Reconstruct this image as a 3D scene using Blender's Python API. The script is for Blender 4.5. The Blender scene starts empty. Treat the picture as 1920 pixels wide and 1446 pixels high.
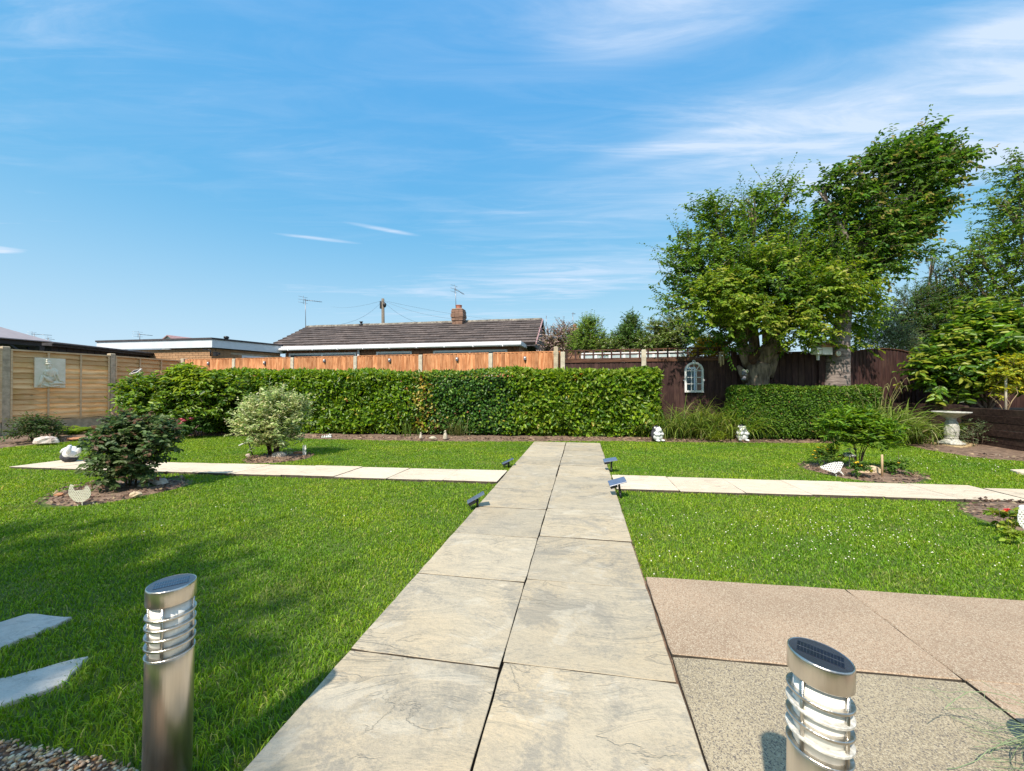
import bpy, math, random
import numpy as np
from mathutils import Vector, Matrix
R = math.radians
random.seed(7)
RNG = np.random.default_rng(7)
SC = bpy.context.scene
COL = SC.collection
H = 1.0            # eye height in metres
F = 745.0          # focal length in photo pixels (photo 1920 wide)

def at(px, py, Y):                    # photo pixel -> point at depth Y
    return Vector(((px-960)/F*Y, Y, H-(py-728)/F*Y))
def gp(px, py, z=0.0):                # photo pixel -> point on the ground
    Y = F*(H-z)/(py-728.0)
    return Vector(((px-960)/F*Y, Y, z))

# ------------------------------------------------------------------ camera
cd = bpy.data.cameras.new('camera'); cam = bpy.data.objects.new('camera', cd); COL.objects.link(cam)
cam.location = (0, 0, H); cam.rotation_euler = (R(90.38), 0, 0)
cd.sensor_width = 36; cd.lens = 36*F/1920; cd.clip_start = 0.05; cd.clip_end = 3000
SC.camera = cam
# ------------------------------------------------------------------ sun and sky
SUN_AZ = math.atan2(-0.44, -0.90); SUN_EL = R(50)
sv = Vector((math.sin(SUN_AZ)*math.cos(SUN_EL), math.cos(SUN_AZ)*math.cos(SUN_EL), math.sin(SUN_EL)))
sd = bpy.data.lights.new('sun', 'SUN'); sun = bpy.data.objects.new('sun', sd); COL.objects.link(sun)
sd.energy = 4.9; sd.angle = R(1.0); sd.color = (1.0, 0.91, 0.79)
sun.rotation_euler = sv.to_track_quat('Z', 'Y').to_euler()
SC.view_settings.view_transform = 'Standard'; SC.view_settings.look = 'None'
SC.view_settings.exposure = 0.36; SC.view_settings.gamma = 1.0; SC.view_settings.use_curve_mapping = False

W = bpy.data.worlds.new('World'); SC.world = W; W.use_nodes = True
nt = W.node_tree; nt.nodes.clear(); N = nt.nodes.new; L = nt.links.new
def mth(op, a, b=None, c=None, tree=None, clamp=False):
    t = tree or nt
    n = t.nodes.new('ShaderNodeMath'); n.operation = op; n.use_clamp = clamp
    for i, v in enumerate((a, b, c)):
        if v is None: continue
        if isinstance(v, (int, float)): n.inputs[i].default_value = v
        else: t.links.new(v, n.inputs[i])
    return n.outputs[0]
sky = N('ShaderNodeTexSky'); sky.sky_type = 'NISHITA'; sky.sun_disc = False
sky.sun_elevation = SUN_EL; sky.sun_rotation = SUN_AZ; sky.altitude = 10
sky.air_density = 1.0; sky.dust_density = 0.6; sky.ozone_density = 2.5
hs = N('ShaderNodeHueSaturation'); hs.inputs['Saturation'].default_value = 1.22; hs.inputs['Value'].default_value = 1.25
hs.inputs['Hue'].default_value = 0.497
L(sky.outputs[0], hs.inputs['Color'])
# the phone's tone curve: a brighter, flatter blue than the raw sky model
ss = N('ShaderNodeSeparateColor'); L(hs.outputs[0], ss.inputs[0]); sc3 = N('ShaderNodeCombineColor')
for i_, (g_, k_) in enumerate(((0.60, 1.32), (0.34, 2.95), (0.05, 6.2))):
    L(mth('MULTIPLY', mth('POWER', mth('MAXIMUM', ss.outputs[i_], 0.02), g_), k_), sc3.inputs[i_])
tc = N('ShaderNodeTexCoord'); sep = N('ShaderNodeSeparateXYZ'); L(tc.outputs['Generated'], sep.inputs[0])
zc = mth('MAXIMUM', sep.outputs[2], 0.02)
pxn = mth('DIVIDE', sep.outputs[0], zc); pyn = mth('DIVIDE', sep.outputs[1], zc)
cmb = N('ShaderNodeCombineXYZ'); L(pxn, cmb.inputs[0]); L(pyn, cmb.inputs[1])
def wnoise(scale_xyz, rot, sc, det, rough, dist):
    m = N('ShaderNodeMapping'); m.inputs['Rotation'].default_value = (0, 0, rot); m.inputs['Scale'].default_value = scale_xyz
    L(cmb.outputs[0], m.inputs['Vector'])
    n = N('ShaderNodeTexNoise'); n.inputs['Scale'].default_value = sc; n.inputs['Detail'].default_value = det
    n.inputs['Roughness'].default_value = rough; n.inputs['Distortion'].default_value = dist
    L(m.outputs[0], n.inputs['Vector']); return n.outputs[0]
def ramp(v, lo, hi, tree=None):
    t = tree or nt
    n = t.nodes.new('ShaderNodeMapRange'); n.interpolation_type = 'SMOOTHSTEP'
    n.inputs['From Min'].default_value = lo; n.inputs['From Max'].default_value = hi
    t.links.new(v, n.inputs['Value']); return n.outputs['Result']
def bank(cx, cy, rot, rx, ry):         # one bank of cirrus lying on the cloud layer
    m = N('ShaderNodeMapping'); m.vector_type = 'TEXTURE'
    m.inputs['Location'].default_value = (cx, cy, 0); m.inputs['Rotation'].default_value = (0, 0, rot)
    m.inputs['Scale'].default_value = (rx, ry, 1)
    L(cmb.outputs[0], m.inputs['Vector'])
    v = N('ShaderNodeVectorMath'); v.operation = 'LENGTH'; L(m.outputs[0], v.inputs[0])
    return ramp(v.outputs['Value'], 1.0, 0.0)
wisp = wnoise((0.55, 2.4, 1), R(24), 2.3, 9, 0.62, 0.9)
wisp2 = wnoise((0.8, 3.5, 1), R(12), 1.1, 8, 0.66, 1.4)
soft = wnoise((1, 1, 1), 0, 0.7, 3, 0.5, 0.2)
banks = [(bank(0.42, 1.02, R(-20), 0.50, 0.24), 0.95), (bank(1.45, 1.36, R(-22), 1.35, 0.46), 1.15),
         (bank(1.62, 1.02, R(-18), 0.75, 0.10), 0.9), (bank(0.62, 1.66, R(-22), 0.55, 0.12), 0.6),
         (bank(0.55, 3.7, R(-14), 2.2, 1.1), 0.75), (bank(-0.5, 5.6, 0, 5.0, 1.6), 0.5), (bank(-1.5, 4.1, R(8), 2.4, 0.5), 0.45),
         (bank(-3.75, 2.86, R(0), 0.30, 0.13), 1.5), (bank(-0.8, 2.5, R(28), 0.28, 0.05), 1.0),
         (bank(-1.3, 2.65, R(20), 0.34, 0.05), 0.9), (bank(1.9, 1.75, R(-24), 1.4, 0.45), 0.9), (bank(1.3, 1.9, R(-20), 2.2, 0.9), 0.45), (bank(1.9, 2.9, R(-12), 2.0, 0.8), 0.35)]
acc = None
for b, k in banks:
    v = mth('MULTIPLY', b, k); acc = v if acc is None else mth('ADD', acc, v)
w1 = ramp(wisp, 0.28, 0.78); w2 = ramp(wisp2, 0.34, 0.80)
wsum = mth('ADD', mth('MULTIPLY', w1, 0.62), mth('MULTIPLY', w2, 0.38))
cl = mth('MULTIPLY', acc, mth('ADD', mth('MULTIPLY', wsum, 0.85), 0.30))
thin = mth('MULTIPLY', mth('MULTIPLY', ramp(wisp2, 0.45, 0.8), ramp(soft, 0.38, 0.7)), 0.38)
cl = mth('MINIMUM', mth('ADD', mth('ADD', cl, thin), mth('MULTIPLY', ramp(wisp, 0.35, 0.75), 0.10)), 0.85, clamp=True)
# cirrus veil added overhead and behind, mostly out of view, to fill blue shade
dt = N('ShaderNodeVectorMath'); dt.operation = 'DOT_PRODUCT'; L(tc.outputs['Generated'], dt.inputs[0]); dt.inputs[1].default_value = (0.50, -0.45, 0.74)
cl = mth('MAXIMUM', cl, mth('MULTIPLY', ramp(dt.outputs['Value'], 0.40, 0.95), mth('ADD', mth('MULTIPLY', w1, 0.35), 0.38)))
hz = ramp(sep.outputs[2], 0.42, -0.02)
cl = mth('MAXIMUM', cl, mth('MULTIPLY', hz, 0.48))
mx = N('ShaderNodeMix'); mx.data_type = 'RGBA'; L(cl, mx.inputs['Factor']); L(sc3.outputs[0], mx.inputs['A'])
mx.inputs['B'].default_value = (6.0, 6.9, 8.3, 1)
bg = N('ShaderNodeBackground'); bg.inputs['Strength'].default_value = 0.10; L(mx.outputs['Result'], bg.inputs['Color'])
wo = N('ShaderNodeOutputWorld'); L(bg.outputs[0], wo.inputs[0])
SC.cycles.max_bounces = 6; SC.cycles.transparent_max_bounces = 8

# ------------------------------------------------------------------ materials
def new_mat(name):
    m = bpy.data.materials.new(name); m.use_nodes = True
    t = m.node_tree; t.nodes.clear(); o = t.nodes.new('ShaderNodeOutputMaterial')
    p = t.nodes.new('ShaderNodeBsdfPrincipled'); t.links.new(p.outputs[0], o.inputs[0])
    return m, t, p, o
def rgba(c): return (c[0], c[1], c[2], 1)
def mat(name, col, rough=0.6, metal=0.0, var=0.25, scale=8.0, bump=0.0, bscale=None, stretch=(1,1,1), col2=None, spec=0.5, det=5, rnd=0.0, coat=0.0):
    """Noise between two tones of one colour, optional relief and optional per-object change of tone."""
    m, t, p, o = new_mat(name); n = t.nodes.new; l = t.links.new
    c = n('ShaderNodeTexCoord'); mp = n('ShaderNodeMapping'); mp.inputs['Scale'].default_value = stretch
    oi = n('ShaderNodeObjectInfo'); ad = n('ShaderNodeVectorMath'); ad.operation = 'ADD'
    sc = n('ShaderNodeVectorMath'); sc.operation = 'SCALE'; sc.inputs['Scale'].default_value = 37.0
    cx = n('ShaderNodeCombineXYZ'); l(oi.outputs['Random'], cx.inputs[0]); l(oi.outputs['Random'], cx.inputs[1]); l(cx.outputs[0], sc.inputs[0])
    l(c.outputs['Object'], ad.inputs[0]); l(sc.outputs[0], ad.inputs[1]); l(ad.outputs[0], mp.inputs['Vector'])
    nz = n('ShaderNodeTexNoise'); nz.inputs['Scale'].default_value = scale; nz.inputs['Detail'].default_value = det; nz.inputs['Roughness'].default_value = 0.62
    l(mp.outputs[0], nz.inputs['Vector'])
    mx = n('ShaderNodeMix'); mx.data_type = 'RGBA'
    c2 = col2 if col2 else tuple(min(1, x*(1+var)) for x in col)
    c1 = col if col2 else tuple(x*(1-var) for x in col)
    mx.inputs['A'].default_value = rgba(c1); mx.inputs['B'].default_value = rgba(c2)
    l(ramp(nz.outputs[0], 0.3, 0.7, t), mx.inputs['Factor'])
    out = mx.outputs['Result']
    if rnd:
        h = n('ShaderNodeHueSaturation'); l(mth('ADD', mth('MULTIPLY', oi.outputs['Random'], 2*rnd, tree=t), 1-rnd, tree=t), h.inputs['Value']); l(out, h.inputs['Color']); out = h.outputs[0]
    l(out, p.inputs['Base Color'])
    p.inputs['Roughness'].default_value = rough; p.inputs['Metallic'].default_value = metal
    p.inputs['Specular IOR Level'].default_value = spec; p.inputs['Coat Weight'].default_value = coat
    if bump:
        nb = n('ShaderNodeTexNoise'); nb.inputs['Scale'].default_value = bscale or scale*4; nb.inputs['Detail'].default_value = 6
        l(mp.outputs[0], nb.inputs['Vector'])
        b = n('ShaderNodeBump'); b.inputs['Strength'].default_value = min(1, bump); b.inputs['Distance'].default_value = 0.01
        l(nb.outputs[0], b.inputs['Height']); l(b.outputs[0], p.inputs['Normal'])
    return m
def leaf_mat(name, rough=0.45, trans=0.35, spec=0.5, gain=1.0):
    """Colour comes from each leaf's own tint attribute."""
    m, t, p, o = new_mat(name); n = t.nodes.new; l = t.links.new
    a = n('ShaderNodeAttribute'); a.attribute_name = 'tint'
    l(a.outputs['Color'], p.inputs['Base Color'])
    p.inputs['Roughness'].default_value = rough; p.inputs['Specular IOR Level'].default_value = spec
    tr = n('ShaderNodeBsdfTranslucent'); h = n('ShaderNodeHueSaturation'); h.inputs['Value'].default_value = 1.5*gain; h.inputs['Saturation'].default_value = 1.05
    h.inputs['Hue'].default_value = 0.485
    l(a.outputs['Color'], h.inputs['Color']); l(h.outputs[0], tr.inputs['Color'])
    mx = n('ShaderNodeMixShader'); mx.inputs[0].default_value = trans
    l(p.outputs[0], mx.inputs[1]); l(tr.outputs[0], mx.inputs[2]); l(mx.outputs[0], o.inputs[0])
    return m
def stone_mat(name, base, pale, grey, patch=1.0, vein=0.5, warm=(0.50,0.40,0.27)):
    """Riven concrete flag: beige, worn pale and grey patches, fine ridges, each slab its own pattern."""
    m, t, p, o = new_mat(name); n = t.nodes.new; l = t.links.new
    c = n('ShaderNodeTexCoord'); oi = n('ShaderNodeObjectInfo')
    cx = n('ShaderNodeCombineXYZ'); l(oi.outputs['Random'], cx.inputs[0]); l(oi.outputs['Random'], cx.inputs[2])
    sc = n('ShaderNodeVectorMath'); sc.operation = 'SCALE'; sc.inputs['Scale'].default_value = 61.0; l(cx.outputs[0], sc.inputs[0])
    ad = n('ShaderNodeVectorMath'); ad.operation = 'ADD'; l(c.outputs['Object'], ad.inputs[0]); l(sc.outputs[0], ad.inputs[1])
    def nz(s, d, r=0.6, dist=0.0, st=(1,1,1)):
        mp = n('ShaderNodeMapping'); mp.inputs['Scale'].default_value = st; l(ad.outputs[0], mp.inputs['Vector'])
        x = n('ShaderNodeTexNoise'); x.inputs['Scale'].default_value = s; x.inputs['Detail'].default_value = d
        x.inputs['Roughness'].default_value = r; x.inputs['Distortion'].default_value = dist; l(mp.outputs[0], x.inputs['Vector']); return x.outputs[0]
    def mix(f, a, b):
        x = n('ShaderNodeMix'); x.data_type = 'RGBA'; l(f, x.inputs['Factor'])
        for k, v in (('A', a), ('B', b)):
            if isinstance(v, tuple): x.inputs[k].default_value = rgba(v)
            else: l(v, x.inputs[k])
        return x.outputs['Result']
    n1 = nz(2.6, 6, 0.6, 1.2); n2 = nz(3.7, 7, 0.62, 0.8, (1, 1.5, 1)); n3 = nz(260, 2, 0.8); n4 = nz(1.5, 4, 0.55, 0.5)
    ridge = nz(2.2, 5, 0.55, 2.2, (1.0, 2.2, 1))
    line = mth('SUBTRACT', 1.0, ramp(mth('ABSOLUTE', mth('SUBTRACT', ridge, 0.5, tree=t), tree=t), 0.0, 0.022, t), tree=t)
    ridge2 = nz(3.4, 4, 0.55, 1.6, (1.6, 1.0, 1))
    line2 = mth('SUBTRACT', 1.0, ramp(mth('ABSOLUTE', mth('SUBTRACT', ridge2, 0.53, tree=t), tree=t), 0.0, 0.006, t), tree=t)
    gate = ramp(nz(3.0, 2), 0.45, 0.6, t)
    line = mth('MULTIPLY', line, gate, tree=t)
    n5 = nz(14, 8, 0.72); n6 = nz(70, 5, 0.75); n7 = nz(5.5, 9, 0.7, 0.6)
    gran = mth('MULTIPLY', mth('SUBTRACT', n6, 0.5, tree=t), 0.9, tree=t)      # makes every stain edge grainy
    a = mix(ramp(n4, 0.38, 0.62, t), base, warm)
    a = mix(mth('MULTIPLY', ramp(mth('ADD', n7, gran, tree=t), 0.44, 0.66, t), 0.30*patch, tree=t), a, grey)
    a = mix(mth('MULTIPLY', ramp(mth('ADD', n1, mth('MULTIPLY', gran, 0.5, tree=t), tree=t), 0.50, 0.66, t), 0.62*patch, tree=t), a, grey)
    a = mix(mth('MULTIPLY', ramp(mth('ADD', n2, mth('MULTIPLY', gran, 0.25, tree=t), tree=t), 0.55, 0.63, t), 0.48, tree=t), a, pale)
    a = mix(mth('MULTIPLY', ramp(n5, 0.5, 0.7, t), 0.30, tree=t), a, tuple(x*0.78 for x in grey))
    a = mix(mth('MULTIPLY', line, vein, tree=t), a, tuple(x*0.72 for x in grey))
    a = mix(mth('MULTIPLY', ramp(n3, 0.54, 0.75, t), 0.45, tree=t), a, tuple(x*0.6 for x in grey))
    h = n('ShaderNodeHueSaturation'); l(a, h.inputs['Color']); l(mth('ADD', mth('MULTIPLY', oi.outputs['Random'], 0.16, tree=t), 0.92, tree=t), h.inputs['Value'])
    l(h.outputs[0], p.inputs['Base Color']); p.inputs['Roughness'].default_value = 0.78; p.inputs['Specular IOR Level'].default_value = 0.3
    b = n('ShaderNodeBump'); b.inputs['Strength'].default_value = 0.8; b.inputs['Distance'].default_value = 0.011
    hh = mth('ADD', mth('ADD', mth('MULTIPLY', n2, 1.0, tree=t), mth('ADD', mth('MULTIPLY', ridge, 1.6, tree=t), mth('MULTIPLY', n6, 0.22, tree=t), tree=t), tree=t), mth('MULTIPLY', line, -0.22, tree=t), tree=t)
    l(hh, b.inputs['Height']); l(b.outputs[0], p.inputs['Normal'])
    return m
def speckle_mat(name, base, light, dark, s=140, rough=0.85):
    """Exposed aggregate: little light and dark stones set in the concrete."""
    m, t, p, o = new_mat(name); n = t.nodes.new; l = t.links.new
    c = n('ShaderNodeTexCoord')
    def vor(sc):
        v = n('ShaderNodeTexVoronoi'); v.inputs['Scale'].default_value = sc; l(c.outputs['Object'], v.inputs['Vector']); return v
    def nz(sc, d=4):
        x = n('ShaderNodeTexNoise'); x.inputs['Scale'].default_value = sc; x.inputs['Detail'].default_value = d; l(c.outputs['Object'], x.inputs['Vector']); return x.outputs[0]
    v = vor(s); sp = n('ShaderNodeSeparateColor'); l(v.outputs['Color'], sp.inputs[0])
    def mix(f, a, b):
        x = n('ShaderNodeMix'); x.data_type = 'RGBA'; l(f, x.inputs['Factor'])
        for k, q in (('A', a), ('B', b)):
            if isinstance(q, tuple): x.inputs[k].default_value = rgba(q)
            else: l(q, x.inputs[k])
        return x.outputs['Result']
    a = mix(ramp(nz(2.5), 0.35, 0.65, t), tuple(x*0.86 for x in base), tuple(x*1.1 for x in base))
    a = mix(ramp(sp.outputs[0], 0.68, 0.72, t), a, light)
    a = mix(ramp(sp.outputs[1], 0.76, 0.80, t), a, dark)
    a = mix(mth('MULTIPLY', ramp(nz(900, 2), 0.5, 0.7, t), 0.5, tree=t), a, tuple(x*0.55 for x in base))
    l(a, p.inputs['Base Color']); p.inputs['Roughness'].default_value = rough; p.inputs['Specular IOR Level'].default_value = 0.3
    b = n('ShaderNodeBump'); b.inputs['Strength'].default_value = 0.5; b.inputs['Distance'].default_value = 0.003
    l(v.outputs['Distance'], b.inputs['Height']); b.invert = True; l(b.outputs[0], p.inputs['Normal'])
    return m
def wood_mat(name, c1, c2, axis='z', rough=0.75, knots=True, rnd=0.12, grain=28, blotch=None):
    m, t, p, o = new_mat(name); n = t.nodes.new; l = t.links.new
    c = n('ShaderNodeTexCoord'); oi = n('ShaderNodeObjectInfo')
    cx = n('ShaderNodeCombineXYZ')
    for i in range(3): l(oi.outputs['Random'], cx.inputs[i])
    sc = n('ShaderNodeVectorMath'); sc.operation = 'SCALE'; sc.inputs['Scale'].default_value = 53.0; l(cx.outputs[0], sc.inputs[0])
    ad = n('ShaderNodeVectorMath'); ad.operation = 'ADD'; l(c.outputs['Object'], ad.inputs[0]); l(sc.outputs[0], ad.inputs[1])
    st = {'x': (0.12, 1, 1), 'y': (1, 0.12, 1), 'z': (1, 1, 0.12)}[axis]
    mp = n('ShaderNodeMapping'); mp.inputs['Scale'].default_value = st; l(ad.outputs[0], mp.inputs['Vector'])
    def nz(s, d, v, dist=0):
        x = n('ShaderNodeTexNoise'); x.inputs['Scale'].default_value = s; x.inputs['Detail'].default_value = d; x.inputs['Distortion'].default_value = dist
        l(v, x.inputs['Vector']); return x.outputs[0]
    g = nz(grain, 5, mp.outputs[0], 0.6); b = nz(3.0, 3, ad.outputs[0])
    x = n('ShaderNodeMix'); x.data_type = 'RGBA'; l(ramp(g, 0.35, 0.68, t), x.inputs['Factor']); x.inputs['A'].default_value = rgba(c1); x.inputs['B'].default_value = rgba(c2)
    cur = x.outputs['Result']
    y = n('ShaderNodeMix'); y.data_type = 'RGBA'; l(mth('MULTIPLY', ramp(b, 0.5, 0.75, t), 0.45, tree=t), y.inputs['Factor']); l(cur, y.inputs['A'])
    y.inputs['B'].default_value = rgba(blotch or tuple(q*0.55 for q in c1)); cur = y.outputs['Result']
    if knots:
        v = n('ShaderNodeTexVoronoi'); v.inputs['Scale'].default_value = 5.0
        mk = n('ShaderNodeMapping'); mk.inputs['Scale'].default_value = {'x': (0.6,1.3,1.3), 'y': (1.3,0.6,1.3), 'z': (1.3,1.3,0.6)}[axis]; l(ad.outputs[0], mk.inputs['Vector']); l(mk.outputs[0], v.inputs['Vector'])
        z = n('ShaderNodeMix'); z.data_type = 'RGBA'; l(mth('MULTIPLY', ramp(v.outputs['Distance'], 0.11, 0.05, t), 0.6, tree=t), z.inputs['Factor']); l(cur, z.inputs['A'])
        z.inputs['B'].default_value = rgba(tuple(q*0.4 for q in c1)); cur = z.outputs['Result']
    h = n('ShaderNodeHueSaturation'); l(cur, h.inputs['Color']); l(mth('ADD', mth('MULTIPLY', oi.outputs['Random'], 2*rnd, tree=t), 1-rnd, tree=t), h.inputs['Value'])
    l(h.outputs[0], p.inputs['Base Color']); p.inputs['Roughness'].default_value = rough; p.inputs['Specular IOR Level'].default_value = 0.25
    bb = n('ShaderNodeBump'); bb.inputs['Strength'].default_value = 0.4; bb.inputs['Distance'].default_value = 0.004; l(g, bb.inputs['Height']); l(bb.outputs[0], p.inputs['Normal'])
    return m

M = {}
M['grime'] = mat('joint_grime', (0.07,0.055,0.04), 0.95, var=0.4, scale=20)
M['tile_edge'] = mat('tile_edge_painted_shadow', (0.03,0.022,0.02), 0.95, var=0.4, scale=12)  # near-black butts paint in the shadow lines between roof tile courses
M['clover'] = mat('clover_white', (0.80,0.76,0.62), 0.8, var=0.1, scale=20)
M['slab'] = stone_mat('riven_slab', (0.455,0.39,0.285), (0.56,0.50,0.39), (0.28,0.255,0.21), 1.12, 0.4, (0.48,0.395,0.27))
M['slab_pale'] = stone_mat('pale_slab', (0.66,0.56,0.43), (0.72,0.63,0.50), (0.52,0.44,0.34), 0.4, 0.55, (0.66,0.54,0.40))
M['slab_blue'] = stone_mat('grey_stepping_slab', (0.56,0.53,0.48), (0.66,0.63,0.58), (0.42,0.40,0.37), 0.9, 0.3, (0.58,0.55,0.50))
M['pink'] = speckle_mat('pink_aggregate', (0.41,0.295,0.20), (0.53,0.43,0.31), (0.28,0.195,0.13), 330)
M['aggr'] = speckle_mat('grey_aggregate', (0.38,0.31,0.205), (0.50,0.42,0.29), (0.17,0.145,0.12), 330)
M['lawn'] = mat('lawn_base', (0.06,0.10,0.012), 0.95, var=0.3, scale=3, col2=(0.10,0.14,0.02), bump=0.6, bscale=60)
M['ground'] = mat('far_ground', (0.05,0.08,0.02), 0.95, var=0.3, scale=0.6)
M['soil'] = mat('soil', (0.10,0.062,0.042), 0.95, col2=(0.27,0.18,0.125), scale=14, bump=1.0, bscale=45)
M['bark_chip'] = mat('bark_chip', (0.10,0.06,0.04), 0.9, col2=(0.28,0.19,0.13), scale=9, rnd=0.3)
M['grass'] = leaf_mat('grass_blade', 0.5, 0.35, 0.35)
M['leaf'] = leaf_mat('leaf', 0.5, 0.42, 0.38)
M['leaf_gloss'] = leaf_mat('glossy_leaf', 0.38, 0.38, 0.45)
M['leaf_matt'] = leaf_mat('matt_leaf', 0.6, 0.35, 0.3)
M['petal'] = leaf_mat('petal', 0.6, 0.3, 0.3)
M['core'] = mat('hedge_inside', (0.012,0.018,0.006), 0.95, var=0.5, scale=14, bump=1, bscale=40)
M['bark'] = mat('bark', (0.085,0.06,0.042), 0.9, col2=(0.36,0.27,0.20), scale=13, stretch=(1,1,0.28), bump=1.0, bscale=26)
M['bark_ring'] = mat('cherry_bark', (0.10,0.075,0.065), 0.85, col2=(0.36,0.29,0.26), scale=9, stretch=(0.5,0.5,3.2), bump=1.0, bscale=16)
M['hollow'] = mat('tree_hollow', (0.03,0.015,0.01), 0.95, col2=(0.10,0.045,0.025), scale=12, bump=0.8)
M['twig'] = mat('twig', (0.09,0.065,0.045), 0.9, var=0.3, scale=20)
M['orange'] = wood_mat('orange_featheredge', (0.43,0.165,0.065), (0.70,0.34,0.16), 'z', blotch=(0.26,0.10,0.04), rnd=0.24)
M['tan'] = wood_mat('tan_lap_slat', (0.68,0.41,0.18), (0.82,0.55,0.28), 'x', blotch=(0.50,0.29,0.06), rnd=0.16, grain=16)
M['tan_trim'] = wood_mat('tan_trim', (0.60,0.42,0.24), (0.70,0.53,0.33), 'x', knots=False)
M['brown'] = wood_mat('brown_stained_board', (0.040,0.019,0.018), (0.076,0.038,0.033), 'z', blotch=(0.12,0.07,0.05), rnd=0.2)
M['brown_h'] = wood_mat('brown_stained_rail', (0.075,0.034,0.020), (0.14,0.065,0.040), 'x', knots=False)
M['sleeper'] = wood_mat('dark_plank', (0.028,0.015,0.013), (0.062,0.036,0.029), 'y', blotch=(0.10,0.07,0.05), rnd=0.15)
M['concrete'] = mat('concrete_post', (0.52,0.47,0.37), 0.85, var=0.16, scale=12, bump=0.4, bscale=70)
M['concrete_old'] = mat('old_concrete', (0.46,0.38,0.27), 0.9, var=0.25, scale=9, bump=0.5, bscale=60)
M['brick'] = mat('yellow_brick', (0.43,0.25,0.13), 0.85, var=0.14, scale=9, bump=0.4, rnd=0.14)
M['brick_r'] = mat('brown_brick', (0.27,0.135,0.08), 0.85, var=0.2, scale=9, bump=0.4, rnd=0.2)
M['brick_c'] = mat('chimney_brick', (0.25,0.145,0.10), 0.85, var=0.25, scale=12, bump=0.4, rnd=0.25)
M['mortar'] = mat('mortar', (0.36,0.30,0.23), 0.95, var=0.15, scale=20)
M['tile'] = mat('roof_tile', (0.060,0.043,0.036), 0.9, col2=(0.15,0.115,0.10), scale=5, bump=0.6, rnd=0.28)
M['lichen'] = mat('ridge_tile', (0.12,0.10,0.085), 0.9, col2=(0.34,0.31,0.25), scale=9, bump=0.5, rnd=0.2)
M['upvc'] = mat('white_upvc', (0.80,0.81,0.82), 0.35, var=0.03, scale=4)
M['upvc_g'] = mat('grey_white_fascia', (0.66,0.70,0.74), 0.5, var=0.06, scale=3)
M['dark'] = mat('black_plastic', (0.016,0.016,0.019), 0.4, var=0.2, scale=30)
M['felt'] = mat('roof_felt', (0.06,0.055,0.06), 0.85, var=0.3, scale=12, bump=0.4)
M['shed'] = mat('black_cladding', (0.022,0.021,0.026), 0.7, var=0.25, scale=10)
M['canopy'] = mat('grey_canopy', (0.30,0.27,0.29), 0.8, var=0.06, scale=6)
M['glass_dark'] = mat('window_glass', (0.10,0.13,0.14), 0.08, var=0.3, scale=2, spec=0.8)
M['blind'] = mat('window_blind', (0.36,0.42,0.40), 0.7, var=0.12, scale=3)
M['steel'] = mat('brushed_steel', (0.64,0.59,0.53), 0.30, 1.0, var=0.12, scale=30, stretch=(1,1,0.04), bump=0.10, bscale=160)
M['steel_r'] = mat('steel_ring', (0.56,0.53,0.48), 0.3, 1.0, var=0.15, scale=60, bump=0.15, bscale=200)
M['steel_w'] = mat('weathered_ring', (0.66,0.64,0.58), 0.6, 0.2, var=0.3, scale=70, bump=0.3, bscale=150)
M['frost'] = mat('frosted_diffuser', (0.86,0.85,0.80), 0.9, var=0.03, scale=20, spec=0.15)
M['solar'] = mat('solar_cell', (0.012,0.018,0.040), 0.16, var=0.3, scale=9, spec=0.8)
M['solar_rim'] = mat('solar_surround', (0.035,0.042,0.06), 0.25, var=0.2, scale=14, spec=0.7)
M['solar_line'] = mat('cell_line', (0.28,0.30,0.34), 0.3, 0.8, var=0.1, scale=9)
M['panel_blue'] = mat('blue_grey_panel', (0.10,0.135,0.21), 0.25, var=0.15, scale=20, spec=0.7)
M['white'] = mat('white_paint', (0.74,0.74,0.73), 0.55, var=0.06, scale=30, bump=0.2, bscale=90)
M['statue'] = mat('painted_stone', (0.60,0.61,0.62), 0.75, col2=(0.80,0.80,0.78), scale=22, bump=0.5, bscale=80)
M['statue_dk'] = mat('dark_spines', (0.045,0.045,0.055), 0.8, var=0.5, scale=60, bump=1.0, bscale=120)
M['stone_bird'] = mat('buff_stone', (0.40,0.35,0.26), 0.85, col2=(0.60,0.54,0.43), scale=30, bump=0.5, bscale=90)
M['plaster'] = mat('pale_green_plaster', (0.76,0.71,0.54), 0.8, col2=(0.88,0.83,0.68), scale=8, bump=0.3, bscale=40)
M['bath'] = mat('weathered_cast_stone', (0.30,0.30,0.27), 0.85, col2=(0.58,0.56,0.50), scale=26, bump=0.5, bscale=90)
M['bath_slab'] = mat('golden_flagstone', (0.50,0.37,0.20), 0.85, var=0.18, scale=8, bump=0.4)
M['sandstone'] = mat('sandstone_rock', (0.50,0.36,0.22), 0.9, col2=(0.66,0.52,0.36), scale=8, bump=0.7, bscale=30)
M['rock_grey'] = mat('grey_rock', (0.36,0.32,0.27), 0.9, col2=(0.58,0.53,0.46), scale=12, bump=0.8, bscale=30)
M['rock_pink'] = mat('pink_white_rock', (0.44,0.32,0.27), 0.9, col2=(0.72,0.66,0.60), scale=10, bump=0.8, bscale=30)
M['terra'] = mat('terracotta', (0.42,0.20,0.10), 0.85, var=0.2, scale=12)
M['mirror'] = mat('mirror_glass', (0.80,0.82,0.84), 0.02, 1.0, var=0.02, scale=3)
M['bamboo'] = mat('bamboo', (0.45,0.34,0.20), 0.6, var=0.25, scale=20)
M['pegwood'] = wood_mat('pale_peg', (0.50,0.34,0.19), (0.62,0.45,0.28), 'z', knots=False)
M['pole'] = mat('telegraph_pole', (0.17,0.14,0.11), 0.9, var=0.25, scale=12)
M['metal_thin'] = mat('aerial_metal', (0.25,0.25,0.27), 0.4, 0.8, var=0.1, scale=9)
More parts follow.
